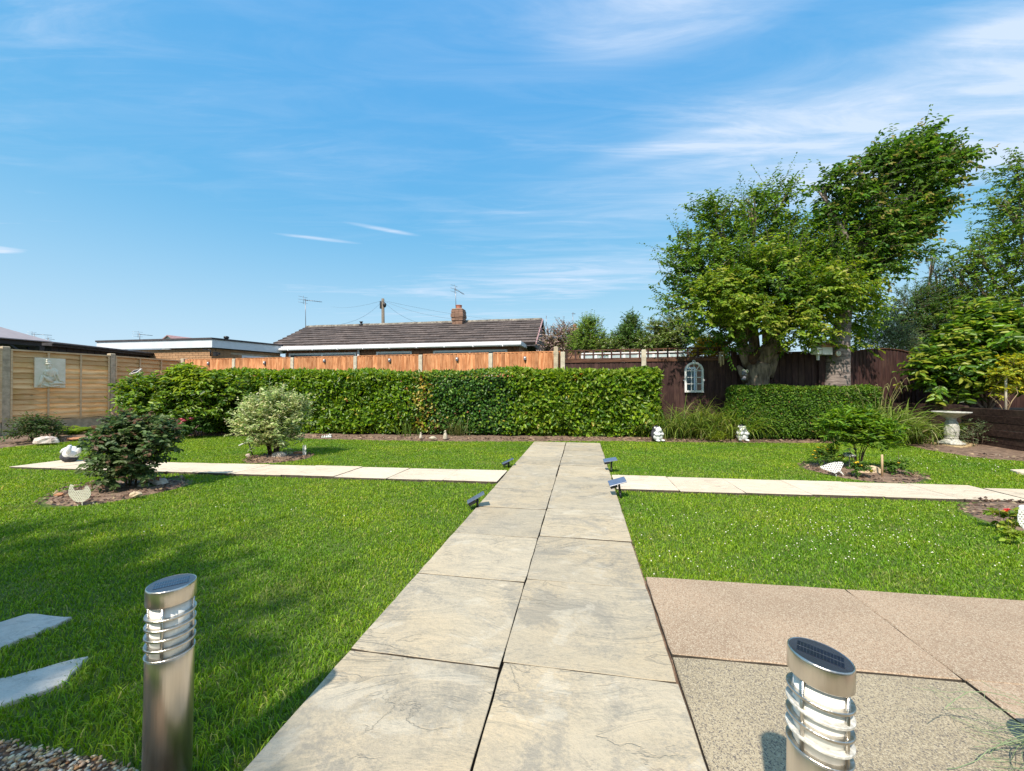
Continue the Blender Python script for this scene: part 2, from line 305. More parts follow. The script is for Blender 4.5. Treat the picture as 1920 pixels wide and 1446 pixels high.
M['lead'] = mat('lead_flashing', (0.45,0.47,0.46), 0.6, var=0.1, scale=9)
M['pot_clay'] = mat('chimney_pot', (0.36,0.13,0.08), 0.8, var=0.2, scale=12)
M['eye'] = mat('eye_white', (0.72,0.70,0.48), 0.4, var=0.05, scale=9)
M['face_grey'] = mat('grey_resin', (0.16,0.16,0.19), 0.6, var=0.3, scale=30, bump=0.5)
M['greenhouse'] = mat('greenhouse_glass', (0.46,0.55,0.56), 0.15, var=0.2, scale=1.5)
M['verge'] = mat('pink_verge_mortar', (0.36,0.22,0.22), 0.9, var=0.2, scale=9)

# ------------------------------------------------------------------ mesh helpers
class MB:
    """Collects simple solids and links them as one mesh object."""
    def __init__(s): s.v = []; s.f = []; s.sm = []
    def add(s, vs, fs, smooth=False, mtx=None):
        o = len(s.v)
        s.v += [tuple(mtx @ Vector(p)) if mtx else tuple(p) for p in vs]
        s.f += [tuple(i+o for i in f) for f in fs]; s.sm += [smooth]*len(fs); return s
    def box(s, lo, hi, mtx=None):
        (a,b,c),(d,e,f) = lo, hi
        vs = [(a,b,c),(d,b,c),(d,e,c),(a,e,c),(a,b,f),(d,b,f),(d,e,f),(a,e,f)]
        return s.add(vs, [(0,3,2,1),(4,5,6,7),(0,1,5,4),(1,2,6,5),(2,3,7,6),(3,0,4,7)], False, mtx)
    def hexa(s, b4, t4): return s.add(list(b4)+list(t4), [(0,3,2,1),(4,5,6,7),(0,1,5,4),(1,2,6,5),(2,3,7,6),(3,0,4,7)])
    def bevbox(s, lo, hi, bv, mtx=None):
        (a,b,c),(d,e,f) = lo, hi
        vs = [(a,b,c),(d,b,c),(d,e,c),(a,e,c),(a,b,f-bv),(d,b,f-bv),(d,e,f-bv),(a,e,f-bv),(a+bv,b+bv,f),(d-bv,b+bv,f),(d-bv,e-bv,f),(a+bv,e-bv,f)]
        fs = [(0,3,2,1),(0,1,5,4),(1,2,6,5),(2,3,7,6),(3,0,4,7),(4,5,9,8),(5,6,10,9),(6,7,11,10),(7,4,8,11),(8,9,10,11)]
        return s.add(vs, fs, False, mtx)
    def lathe(s, prof, seg=24, mtx=None, cap=True, flute=0.0, fl=0, twist=0.0, fz=(0,0)):
        vs = []; fs = []; n = len(prof)
        z0, z1 = prof[0][1], prof[-1][1]
        for r, z in prof:
            for k in range(seg):
                a = 2*math.pi*k/seg; rr = r
                if fl and fz[0] < z < fz[1]: rr = r*(1+flute*math.cos(fl*(a+twist*(z-z0))))
                vs.append((rr*math.cos(a), rr*math.sin(a), z))
        for i in range(n-1):
            for k in range(seg):
                q = (k+1) % seg; fs.append((i*seg+k, i*seg+q, (i+1)*seg+q, (i+1)*seg+k))
        if cap: fs.append(tuple(reversed(range(seg)))); fs.append(tuple((n-1)*seg+k for k in range(seg)))
        return s.add(vs, fs, True, mtx)
    def tube(s, pts, rad, seg=8, cap=True, noise=0.0, smooth=True):
        pts = [Vector(p) for p in pts]; n = len(pts)
        if not hasattr(rad, '__len__'): rad = [rad]*n
        vs = []; fs = []; up = None
        for i, p in enumerate(pts):
            d = (pts[min(i+1, n-1)]-pts[max(i-1, 0)])
            d = d.normalized() if d.length > 1e-9 else Vector((0,0,1))
            if up is None: up = d.orthogonal().normalized()
            up = (up-d*up.dot(d)).normalized(); w = d.cross(up)
            for k in range(seg):
                a = 2*math.pi*k/seg; r = rad[i]*(1+noise*random.uniform(-1,1))
                vs.append(p+(up*math.cos(a)+w*math.sin(a))*r)
        for i in range(n-1):
            for k in range(seg):
                q = (k+1) % seg; fs.append((i*seg+k, i*seg+q, (i+1)*seg+q, (i+1)*seg+k))
        if cap: fs.append(tuple(reversed(range(seg)))); fs.append(tuple((n-1)*seg+k for k in range(seg)))
        return s.add(vs, fs, smooth)
    def ell(s, c, r, seg=14, rings=9, mtx=None, noise=0.0, flat=False):
        vs = [(c[0], c[1], c[2]-r[2])]; fs = []
        for i in range(1, rings):
            t = -math.pi/2+math.pi*i/rings
            for k in range(seg):
                a = 2*math.pi*k/seg; q = 1+noise*random.uniform(-1, 1)
                vs.append((c[0]+q*r[0]*math.cos(t)*math.cos(a), c[1]+q*r[1]*math.cos(t)*math.sin(a), c[2]+q*r[2]*math.sin(t)))
        vs.append((c[0], c[1], c[2]+r[2])); e = len(vs)-1
        for k in range(seg):
            q = (k+1) % seg; fs.append((0, 1+q, 1+k)); fs.append((e, e-seg+k, e-seg+q))
        for i in range(rings-2):
            for k in range(seg):
                q = (k+1) % seg; b = 1+i*seg; fs.append((b+k, b+q, b+seg+q, b+seg+k))
        return s.add(vs, fs, not flat, mtx)
    def prism(s, poly, z0, z1, mtx=None):
        n = len(poly); vs = [(x, y, z0) for x, y in poly]+[(x, y, z1) for x, y in poly]
        fs = [tuple(reversed(range(n))), tuple(range(n, 2*n))]+[(i, (i+1) % n, n+(i+1) % n, n+i) for i in range(n)]
        return s.add(vs, fs, False, mtx)
    def mesh(s, name, m=None):
        me = bpy.data.meshes.new(name); me.from_pydata(s.v, [], s.f)
        me.polygons.foreach_set('use_smooth', s.sm); me.update()
        if m: me.materials.append(m)
        return me
    def build(s, name, m, parent=None, loc=None, **kw):
        return link(name, s.mesh(name, m), parent, loc, **kw)
def link(name, me, parent=None, loc=None, rot=None, label=None, cat=None, group=None, kind=None):
    o = bpy.data.objects.new(name, me); COL.objects.link(o)
    if parent: o.parent = parent
    if loc is not None: o.location = loc
    if rot is not None: o.rotation_euler = rot
    if label: o['label'] = label
    if cat: o['category'] = cat
    if group: o['group'] = group
    if kind: o['kind'] = kind
    return o
def thing(name, label, cat, loc=(0,0,0), rz=0, group=None):
    return link(name, None, None, loc, (0,0,rz), label, cat, group)
def dup(root, loc, rz, label, group=None):
    r = root.copy(); COL.objects.link(r); r.location = loc; r.rotation_euler = (0,0,rz); r['label'] = label
    if group: r['group'] = group
    for ch in [c for c in root.children]:
        c = ch.copy(); COL.objects.link(c); c.parent = r
        for g in [q for q in ch.children]:
            d = g.copy(); COL.objects.link(d); d.parent = c
    return r
def arr_mesh(name, V, F, m, tint=None, k=4, smooth=False):
    """V (n,3), F (m,k) index arrays, tint (m,3) one colour per face."""
    me = bpy.data.meshes.new(name); n = len(V); q = len(F)
    me.vertices.add(n); me.vertices.foreach_set('co', np.asarray(V, np.float32).ravel())
    me.loops.add(q*k); me.loops.foreach_set('vertex_index', np.asarray(F, np.int32).ravel())
    me.polygons.add(q); me.polygons.foreach_set('loop_start', np.arange(0, q*k, k, dtype=np.int32))
    me.polygons.foreach_set('loop_total', np.full(q, k, np.int32))
    if smooth: me.polygons.foreach_set('use_smooth', np.ones(q, bool))
    me.update(calc_edges=True)
    if tint is not None:
        a = me.attributes.new('tint', 'FLOAT_COLOR', 'FACE')
        a.data.foreach_set('color', np.c_[tint, np.ones(q)].astype(np.float32).ravel())
    me.materials.append(m); return me
def nrm(a): return a/np.maximum(np.linalg.norm(a, axis=1, keepdims=True), 1e-9)
def pal(rng, n, cols, wts, jit=0.18):
    c = np.array(cols, float)[rng.choice(len(cols), n, p=np.array(wts)/sum(wts))]
    return c*(1+jit*rng.uniform(-1, 1, (n, 1)))*(1+0.06*rng.uniform(-1, 1, (n, 3)))
def leaves(name, P, D, Nn, ln, wd, cols, m, parent, fold=0.25, droop=0.2, wide=0.42, **kw):
    """Leaf blades: P base points, D directions, Nn upper-side normals, ln/wd sizes."""
    n = len(P); D = nrm(D); S = nrm(np.cross(D, Nn)); U = np.cross(S, D)
    ln = np.asarray(ln)[:, None]; wd = np.asarray(wd)[:, None]
    v = np.empty((n, 6, 3))
    v[:,0] = P
    a = P+D*ln*wide*0.8-U*ln*droop*0.12; b = P+D*ln*0.74-U*ln*droop*0.5
    v[:,1] = a-S*wd*0.5+U*wd*fold; v[:,2] = b-S*wd*0.36+U*wd*fold*0.7
    v[:,3] = P+D*ln-U*ln*droop
    v[:,4] = b+S*wd*0.36+U*wd*fold*0.7; v[:,5] = a+S*wd*0.5+U*wd*fold
    i = np.arange(n)[:, None]*6
    F4 = np.concatenate([i+np.array([0,1,2,3]), i+np.array([0,3,4,5])])
    me = arr_mesh(name, v.reshape(-1,3), F4, m, np.concatenate([cols, cols*0.97]), 4)
    kw.setdefault('kind', 'stuff')
    return link(name, me, parent, **kw)
def sph(rng, n): return nrm(rng.normal(size=(n, 3)))
def crown(name, blobs, ntw, per, ll, lw, tl, cols, wts, m, parent, seed, bias=(0,0,0.2), hang=0.35, inner=0.25, up=0.9, twigr=0.003, low=0.6, jit=0.2, tip=None):
    """Leafy sprays: twigs leaving each limb end, leaves in two ranks along every twig."""
    rng = np.random.default_rng(seed)
    B = np.array([b[:3] for b in blobs]); Rr = np.array([(b[3], b[3], b[3]*b[4] if len(b) > 4 else b[3]*0.85) for b in blobs])
    w = Rr[:,0]**2; k = rng.choice(len(B), ntw, p=w/w.sum())
    d = sph(rng, ntw); d[:,2] = np.where(d[:,2] < -low, -d[:,2], d[:,2])
    st = np.where(rng.random(ntw) < inner, rng.uniform(0.1, 0.6, ntw), rng.uniform(0.55, 0.95, ntw))
    # lumpy outline
    ph = rng.uniform(0, 6.28, (3,)); lump = 1+0.14*np.sin(d[:,0]*6+ph[0]+k)*np.sin(d[:,2]*5+ph[1]+k*1.7)+0.08*rng.normal(size=ntw)
    s0 = B[k]+d*Rr[k]*(st*lump)[:,None]
    td = nrm(d*0.75+sph(rng, ntw)*0.55+np.array(bias)); L0 = tl*rng.uniform(0.5, 1.3, ntw)
    t = (np.arange(per)+0.5)/per
    Pp = s0[:,None,:]+td[:,None,:]*(L0[:,None]*t[None,:])[:,:,None]
    Pp[:,:,2] -= (L0[:,None]*t[None,:]**2)*hang*0.5
    side = nrm(np.cross(td, np.array([0,0,1.0])+0.15*rng.normal(size=(ntw,3))))
    sg = np.where(np.arange(per) % 2 == 0, 1, -1)
    D = td[:,None,:]*0.55+side[:,None,:]*sg[None,:,None]*0.8+rng.normal(size=(ntw, per, 3))*0.28
    D[:,:,2] -= hang
    Nn = np.array([0,0,up])+rng.normal(size=(ntw, per, 3))*0.45+d[:,None,:]*0.5
    n = ntw*per
    P1 = Pp.reshape(-1,3); D1 = nrm(D.reshape(-1,3)); N1 = nrm(Nn.reshape(-1,3))
    s = rng.uniform(0.65, 1.2, n)
    c = pal(rng, n, cols, wts, jit)
    twt = np.repeat(pal(rng, ntw, [(1,1,1)], [1], 0.16), per, axis=0); c = c*twt
    if tip is not None:
        isq = (np.tile(t, ntw) > 0.72) & (np.repeat(rng.random(ntw), per) < tip[1]); c[isq] = np.array(tip[0])*rng.uniform(0.8, 1.2, (isq.sum(),1))
    o = leaves(name, P1, D1, N1, ll*s, lw*s, c, m, parent)
    # twigs
    e = s0+td*L0[:,None]; e[:,2] -= L0*hang*0.5
    q = nrm(np.cross(td, sph(rng, ntw)))*twigr; q2 = np.cross(td, q)
    V = np.stack([s0+q, s0-q*0.5+q2, s0-q*0.5-q2, e], 1).reshape(-1,3); ii = np.arange(ntw)[:,None]*4
    Ft = np.concatenate([ii+np.array(x) for x in ((0,1,3),(1,2,3),(2,0,3))])
    me = arr_mesh('twigs', V, Ft, M['twig'], None, 3)
    link('twigs', me, parent, kind='stuff')
    return o
def limbs(mb, base, blobs, r0, bend=0.25, rnd=None):
    for b in blobs:
        e = Vector(b[:3]); p = Vector(base); m1 = p.lerp(e, 0.45)+Vector((random.uniform(-bend,bend), random.uniform(-bend,bend), random.uniform(0,bend)*0.6))
        pts = [p, p.lerp(m1, 0.5)+Vector((0,0,0.05)), m1, m1.lerp(e, 0.5), e]
        mb.tube(pts, [r0, r0*0.8, r0*0.55, r0*0.35, r0*0.12], 6, noise=0.08)
        for _ in range(4):
            dd = Vector((random.uniform(-1,1), random.uniform(-1,1), random.uniform(-0.2,1))).normalized()*b[3]*0.8
            mb.tube([m1.lerp(e, 0.6), e+dd*0.5, e+dd], [r0*0.28, r0*0.15, r0*0.05], 5)

# ------------------------------------------------------------------ ground, lawn, beds
TH = R(10.0); U = Vector((math.sin(TH), math.cos(TH))); Vv = Vector((math.cos(TH), -math.sin(TH)))
C0 = Vector((-0.111, 1.0376))
def pl(s, w): q = C0+U*s+Vv*w; return q.x, q.y      # along / across the main path
MBg = MB(); MBg.add([(-400,-400,-0.09),(400,-400,-0.09),(400,400,-0.09),(-400,400,-0.09)], [(0,1,2,3)]); MBg.build('ground', M['ground'], kind='structure')

def smooth_poly(pts, n=6):
    out = []; m = len(pts)
    for i in range(m):
        p0, p1, p2, p3 = [Vector(pts[(i+j-1) % m]) for j in range(4)]
        for k in range(n):
            t = k/n; out.append(tuple(0.5*((2*p1)+(p2-p0)*t+(2*p0-5*p1+4*p2-p3)*t*t+(3*p1-p0-3*p2+p3)*t**3)))
    return out
def inpoly(x, y, poly):
    r = np.zeros(len(x), bool); n = len(poly); j = n-1
    for i in range(n):
        xi, yi = poly[i][0], poly[i][1]; xj, yj = poly[j][0], poly[j][1]
        if yi != yj:
            c = ((yi > y) != (yj > y)) & (x < (xj-xi)*(y-yi)/(yj-yi)+xi); r ^= c
        j = i
    return r
def circle(cx, cy, r, n=18, wob=0.06, seed=1):
    rr = random.Random(seed); ph = rr.uniform(0,6)
    return [(cx+r*(1+wob*math.sin(3*a+ph)+wob*0.6*math.sin(5*a))*math.cos(a), cy+r*(1+wob*math.sin(3*a+ph))*math.sin(a)) for a in [2*math.pi*i/n for i in range(n)]]
g2 = lambda px, py: tuple(gp(px, py)[:2])
# lawn outline: borders run along the fence and the hedge
lawn_far = [g2(-350,868), g2(0,838), g2(60,832), g2(130,826), g2(175,821), g2(345,816), g2(450,816), g2(600,821.5), g2(800,825.5), g2(960,826), g2(1150,825), g2(1250,827), g2(1400,828), g2(1555,829), g2(1640,829), g2(1695,831), g2(1740,841), g2(1800,851), g2(1860,858), g2(1920,862), g2(2060,872), g2(2260,900)]
lawn_poly = [(-12.5,-1.2)]+lawn_far+[(9.5,-1.2)]
L1 = MB(); n = len(lawn_poly); L1.add([(x, y, -0.03) for x, y in lawn_poly], [tuple(reversed(range(n)))]); L1.build('lawn', M['lawn'], kind='structure')
BEDS = {'left': circle(-3.95, 4.0, 0.56, seed=2), 'mid': circle(-3.42, 5.84, 0.44, seed=3), 'right': circle(4.28, 4.88, 0.62, seed=4), 'far_right': circle(4.22, 3.02, 0.60, seed=5)}
def soil_patch(name, poly, z=0.0, h=0.03, res=0.07, seed=0, chips=300, pale=0.0):
    xs = [p[0] for p in poly]; ys = [p[1] for p in poly]; cx, cy = sum(xs)/len(xs), sum(ys)/len(ys)
    mb = MB(); rr = random.Random(seed); rings = 5; n = len(poly); vs = [(cx, cy, z+h)]; fs = []
    for i in range(1, rings+1):
        t = i/rings
        for (x, y) in poly: vs.append((cx+(x-cx)*t, cy+(y-cy)*t, z+h*(1-t**2)+rr.uniform(-.008,.008)-(0.03 if i == rings else 0)))
    for k in range(n):
        q = (k+1) % n; fs.append((0, 1+k, 1+q))
        for i in range(rings-1): b = 1+i*n; fs.append((b+k, b+n+k, b+n+q, b+q))
    mb.add(vs, fs, True); o = mb.build(name, M['soil'], kind='structure')
    chip_cloud(name+'_crumbs', poly, z+h*0.5, chips, seed)
    return o
def chip_cloud(name, poly, z, count, seed, size=(0.006, 0.022), parent=None):
    rng = np.random.default_rng(seed); xs = np.array(poly); lo, hi = xs.min(0), xs.max(0)
    p = rng.uniform(lo, hi, (count*3, 2)); p = p[inpoly(p[:,0], p[:,1], poly)][:count]; n = len(p)
    s = rng.uniform(size[0], size[1], (n,1,1)); q = np.array([[-1,-.6,0],[1,-.5,.1],[.2,.9,0],[0,0,.7]])[None]*s*(1+0.4*rng.normal(size=(n,4,3)))
    a = rng.uniform(0, 6.28, n); ca, sa = np.cos(a), np.sin(a)
    x = q[:,:,0]*ca[:,None]-q[:,:,1]*sa[:,None]; y = q[:,:,0]*sa[:,None]+q[:,:,1]*ca[:,None]
    V = np.stack([x+p[:,0:1], y+p[:,1:2], q[:,:,2]+z], 2).reshape(-1,3); i = np.arange(n)[:,None]*4
    Ff = np.concatenate([i+np.array(k) for k in ((0,1,3),(1,2,3),(2,0,3))])
    c = pal(rng, n, [(0.12,0.07,0.05),(0.28,0.19,0.13),(0.46,0.34,0.22),(0.06,0.04,0.03)], [4,4,2.5,2.5], 0.3)
    return link(name, arr_mesh(name, V, Ff, M['leaf_matt'], np.concatenate([c,c,c]), 3), parent, kind='stuff')
for i, (k, pg) in enumerate(BEDS.items()): soil_patch('soil_bed', pg, -0.02, 0.035, seed=20+i, chips=700)
# long borders behind the lawn
border = [g2(-350,868), g2(0,838), g2(60,832), g2(130,826), g2(175,821), g2(345,816), g2(450,816), g2(600,821.5), g2(800,825.5), g2(960,826), g2(1150,825), g2(1250,827), g2(1400,828), g2(1555,829), g2(1640,829), g2(1695,831), g2(1740,841), g2(1800,851), g2(1860,858), g2(1920,862), g2(2060,872), g2(2260,900)]
back = []
for (x, y) in border:
    px = x/y*F+960
    if px < 200: back.append((x-1.9, y+0.9))
    elif px < 500: back.append((x-0.6, y+3.0))
    elif px > 1690: back.append((x+1.6, y+1.6))
    else: back.append((x, y+1.6))
mb = MB(); rr = random.Random(5)
for i in range(len(border)-1):
    n = 8
    for j in range(n):
        for s in range(4):
            def q(t, u):
                a = Vector(border[i]).lerp(Vector(border[i+1]), t); b = Vector(back[i]).lerp(Vector(back[i+1]), t); c = a.lerp(b, u)
                return (c.x, c.y, -0.035+min(u*6, 1)*0.045+0.012*math.sin(c.x*9+c.y*5)*math.sin(c.y*13))
            mb.add([q(j/n, s/4), q((j+1)/n, s/4), q((j+1)/n, (s+1)/4), q(j/n, (s+1)/4)], [(0,1,2,3)], True)
mb.build('soil_border', M['soil'], kind='structure')
strip = border+[(x, y+0.35) for x, y in reversed(border)]
chip_cloud('border_litter', strip, 0.012, 5200, 77, (0.008, 0.03))

# ------------------------------------------------------------------ main path slabs
def slab_mesh(quad, top, thick, rng, inset=0.006, bev=0.004, seg=7, wob=0.0022, m=None, name='slab'):
    """Quad = 4 ground corners anticlockwise. Ragged riven edge, small chamfer."""
    c = Vector((sum(q[0] for q in quad)/4, sum(q[1] for q in quad)/4)); ring = []
    for i in range(4):
        a, b = Vector(quad[i]), Vector(quad[(i+1) % 4])
        for k in range(seg):
            p = a.lerp(b, k/seg); d = (c-p).normalized()
            p = p+d*(inset*1.35+rng.uniform(-wob, wob)+(0.004 if k == 0 else 0)); ring.append(p-c)
    n = len(ring); vs = []
    for p in ring: vs.append((p.x, p.y, top-thick))
    for p in ring: vs.append((p.x, p.y, top-bev*rng.uniform(0.8, 1.8)))
    for p in ring:
        d = -p.normalized(); q = p+d*bev*1.6; vs.append((q.x, q.y, top+rng.uniform(-.0006,.0006)))
    vs.append((0, 0, top))
    fs = [(i, (i+1) % n, n+(i+1) % n, n+i) for i in range(n)]+[(n+i, n+(i+1) % n, 2*n+(i+1) % n, 2*n+i) for i in range(n)]+[(2*n+i, 2*n+(i+1) % n, 3*n) for i in range(n)]
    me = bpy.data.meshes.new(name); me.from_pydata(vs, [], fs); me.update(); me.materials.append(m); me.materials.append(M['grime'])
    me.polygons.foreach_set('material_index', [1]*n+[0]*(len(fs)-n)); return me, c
rg = random.Random(3)
rowsY = [-0.46, 0.17, 0.80, 1.427, 2.058, 2.662, 3.277, 3.897, 4.50, 5.127, 5.76, 6.37, 6.93, 7.34]
mp = link('main_path', None, kind='structure')
bed = MB(); a = pl(-1.55, -0.60); b = pl(-1.55, 0.62); c = pl(6.42, 0.62); d = pl(6.42, -0.60)
bed.hexa([(*a,-0.08),(*b,-0.08),(*c,-0.08),(*d,-0.08)], [(*a,-0.028),(*b,-0.028),(*c,-0.028),(*d,-0.028)]); bed.build('path_bedding', M['soil'], mp)
for i in range(len(rowsY)-1):
    for side in (0, 1):
        s0 = (rowsY[i]-1.0376)/math.cos(TH); s1 = (rowsY[i+1]-1.0376)/math.cos(TH)
        off = 0.035 if side else 0.0     # the right-hand column is laid a little out of step
        if i == len(rowsY)-2: s1 -= off
        w0, w1 = ((-0.592, -0.001), (0.001, 0.612))[side]
        j = rg.uniform(-.004, .004)
        q = [pl(s0+off, w0+j), pl(s0+off, w1+j), pl(s1+off, w1+j), pl(s1+off, w0+j)]
        me, c = slab_mesh(q, 0.0, 0.045, rg, 0.0026, bev=0.0012, wob=0.0018, m=M['slab'])
        o = link('slab', me, mp, (c.x, c.y, rg.uniform(-.002,.002)), (rg.uniform(-.003,.003), rg.uniform(-.003,.003), 0))
# cross paths
def cross(name, far, near, joints, m):
    root = link(name, None, kind='structure')
    for i in range(len(joints)-1):
        t0, t1 = joints[i], joints[i+1]
        f = lambda L_, t: Vector(L_[0]).lerp(Vector(L_[1]), t)
        sk = rg.uniform(-0.012, 0.012)
        q = [f(near, t0), f(near, t1), f(far, t1), f(far, t0)]
        q = [(p.x, p.y+sk) for p in q]
        me, c = slab_mesh(q, 0.0, 0.04, rg, 0.0018, bev=0.0010, wob=0.0015, m=m)
        link('slab', me, root, (c.x, c.y, rg.uniform(-.005,.003)), (rg.uniform(-.004,.004), rg.uniform(-.004,.004), 0))
    return root
cross('left_path', [(-0.054,4.835), (-6.25,5.58)], [(-0.160,4.25), (-6.42,5.08)], [0, .095, .197, .297, .40, .50, .60, .70, .80, .90, 1.0][::1], M['slab_pale'])
cross('right_path', [(1.150,4.60), (4.70,4.09)], [(1.040,3.965), (4.62,3.515)], [0, .168, .335, .50, .67, .84, 1.0], M['slab_pale'])
cross('right_path_end', [(4.72,4.00), (7.4,3.62)], [(4.63,3.44), (7.3,3.06)], [0, .25, .5, .75, 1.0], M['slab_pale'])
def flag(name, pts, top, m, label, cat, group=None, thick=0.05):
    c = Vector((sum(p[0] for p in pts)/len(pts), sum(p[1] for p in pts)/len(pts))); poly = []
    n = len(pts)
    for i in range(n):
        a, b = Vector(pts[i]), Vector(pts[(i+1) % n])
        for k in range(6): poly.append(a.lerp(b, k/6)-c+Vector((rg.uniform(-.006,.006), rg.uniform(-.006,.006))))
    mb = MB(); k = len(poly)
    vs = [(p.x, p.y, -thick) for p in poly]+[(p.x, p.y, -0.004) for p in poly]+[(p.x*0.985, p.y*0.985, rg.uniform(-.001,.001)) for p in poly]
    fs = [(i, (i+1) % k, k+(i+1) % k, k+i) for i in range(k)]+[(k+i, k+(i+1) % k, 2*k+(i+1) % k, 2*k+i) for i in range(k)]+[tuple(range(2*k, 3*k))]
    mb.add(vs, fs)
    return mb.build(name, m, None, (c.x, c.y, top), label=label, cat=cat, group=group)
step1 = [g2(60,1141), g2(137,1149), g2(102,1166), g2(0,1206), g2(-120,1240), g2(-90,1185)][::-1]
step2 = [g2(166,1221), g2(122,1271), g2(0,1313), g2(-150,1345), g2(-150,1290), g2(0,1262)][::-1]
step3 = [g2(1893,880), g2(1960,878), g2(2060,890), g2(1960,893), g2(1905,884)][::-1]
flag('stepping_stone', step1, -0.016, M['slab_blue'], 'pale blue grey stepping stone in the lawn, the farther of two', 'stepping stone', 'grey stepping stones in the left lawn')
flag('stepping_stone', step2, -0.016, M['slab_blue'], 'pale blue grey stepping stone nearest the gravel, the closer of two', 'stepping stone', 'grey stepping stones in the left lawn')
flag('stepping_stone', step3, 0.0, M['slab_pale'], 'cream stepping stone tip at the right edge of the lawn beyond the path', 'stepping stone')
# aggregate paving on the right
edge = lambda Y: 0.508+(Y-1.0376)*0.1763+0.010
pav = link('patio', None, kind='structure')
j1, j2, j3 = 2.116, 1.508, 0.90
def pq(w, s):   # patio grid aligned with its own edge
    o = Vector((edge(j1), j1)); dx = Vector((0.9905, -0.1375)); dy = Vector((-0.1745, -0.9846))
    q = o+dx*w+dy*s; return (q.x, q.y)
def pslab(w0, w1, s0, s1, top, m, name='slab'):
    q = [pq(w0, s1), pq(w1, s1), pq(w1, s0), pq(w0, s0)]
    me, c = slab_mesh(q, top, 0.05, rg, 0.0006, bev=0.003, wob=0.0015, m=m, seg=9); link(name, me, pav, (c.x, c.y, 0))
bd = MB(); q = [pq(0, 2.6), pq(4.2, 2.6), pq(4.2, 0.0), pq(0, 0)]; bd.hexa([(x,y,-0.085) for x,y in q], [(x,y,-0.022) for x,y in q]); bd.build('patio_bedding', M['soil'], pav)
for (w0, w1) in ((0, .9595), (.96, 1.90), (1.90, 2.82), (2.82, 3.7)): pslab(w0, w1, 0.0, 0.625, 0.001, M['pink'])
pslab(0.0, .958, 0.631, 1.75, -0.002, M['aggr'])
for (w0, w1) in ((.963, 1.90), (1.90, 2.82), (2.82, 3.7)):
    pslab(w0, w1, 0.625, 1.23, 0.002, M['pink']); pslab(w0, w1, 1.23, 1.85, 0.0, M['pink'])
pslab(0.0, .958, 1.76, 2.4, -0.012, M['aggr'])
patio_poly = [pq(-0.02, 2.6), pq(4.2, 2.6), pq(4.2, -0.01), pq(-0.02, -0.01)]

# ------------------------------------------------------------------ gravel
grav = [(-0.74,0.55), (-0.80,1.00), g2(400,1443), g2(330,1436), g2(270,1424), g2(200,1402), g2(100,1384), g2(0,1366), g2(-250,1350), (-2.6,1.15), (-2.6,0.55)]
mb = MB(); mb.add([(x,y,-0.028) for x,y in grav], [tuple(range(len(grav)))]); mb.build('gravel_bed', M['soil'], kind='structure')
def pebbles(name, poly, count, z, seed):
    rng = np.random.default_rng(seed); xs = np.array(poly); lo, hi = xs.min(0), xs.max(0)
    p = rng.uniform(lo, hi, (count*4, 2)); p = p[inpoly(p[:,0], p[:,1], poly)][:count]; n = len(p)
    base = []; 
    for i in range(5):
        for t, zz in ((0, -0.35), (0.63, 0.45)):
            a = 2*math.pi*i/5+t; base.append((math.cos(a)*0.9, math.sin(a)*0.9, zz))
    base += [(0,0,-0.85), (0,0,0.95)]; base = np.array(base)
    fs = []
    for i in range(5):
        j = (i+1) % 5; fs += [(2*i, 2*j, 2*i+1), (2*j, 2*j+1, 2*i+1), (10, 2*j, 2*i), (11, 2*i+1, 2*j+1)]
    s = rng.uniform(0.0025, 0.0066, (n,1,1))*np.stack([rng.uniform(1.0,1.7,n), rng.uniform(0.8,1.1,n), rng.uniform(0.5,0.8,n)], 1)[:,None,:]
    q = base[None]*s*(1+0.08*rng.normal(size=(n,12,3))); a = rng.uniform(0,6.28,n); ca, sa = np.cos(a)[:,None], np.sin(a)[:,None]
    V = np.stack([q[:,:,0]*ca-q[:,:,1]*sa+p[:,0:1], q[:,:,0]*sa+q[:,:,1]*ca+p[:,1:2], q[:,:,2]+z+rng.uniform(-0.004,0.006,(n,1))], 2).reshape(-1,3)
    Ff = (np.arange(n)[:,None,None]*12+np.array(fs)[None]).reshape(-1,3)
    c = pal(rng, n, [(0.60,0.39,0.22),(0.72,0.55,0.36),(0.40,0.26,0.16),(0.44,0.39,0.33),(0.78,0.68,0.54),(0.58,0.28,0.11),(0.20,0.14,0.10)], [4,3,3,2,1.5,1,1.5], 0.2)
    return link(name, arr_mesh(name, V, Ff, M['leaf_matt'], np.repeat(c, 20, axis=0), 3, True), None, kind='stuff')
M['pebble'] = leaf_mat('pebble', 0.6, 0.0, 0.4)
_lm = M['leaf_matt']; M['leaf_matt'] = M['pebble']; pebbles('gravel', grav, 13000, -0.02, 9); M['leaf_matt'] = _lm

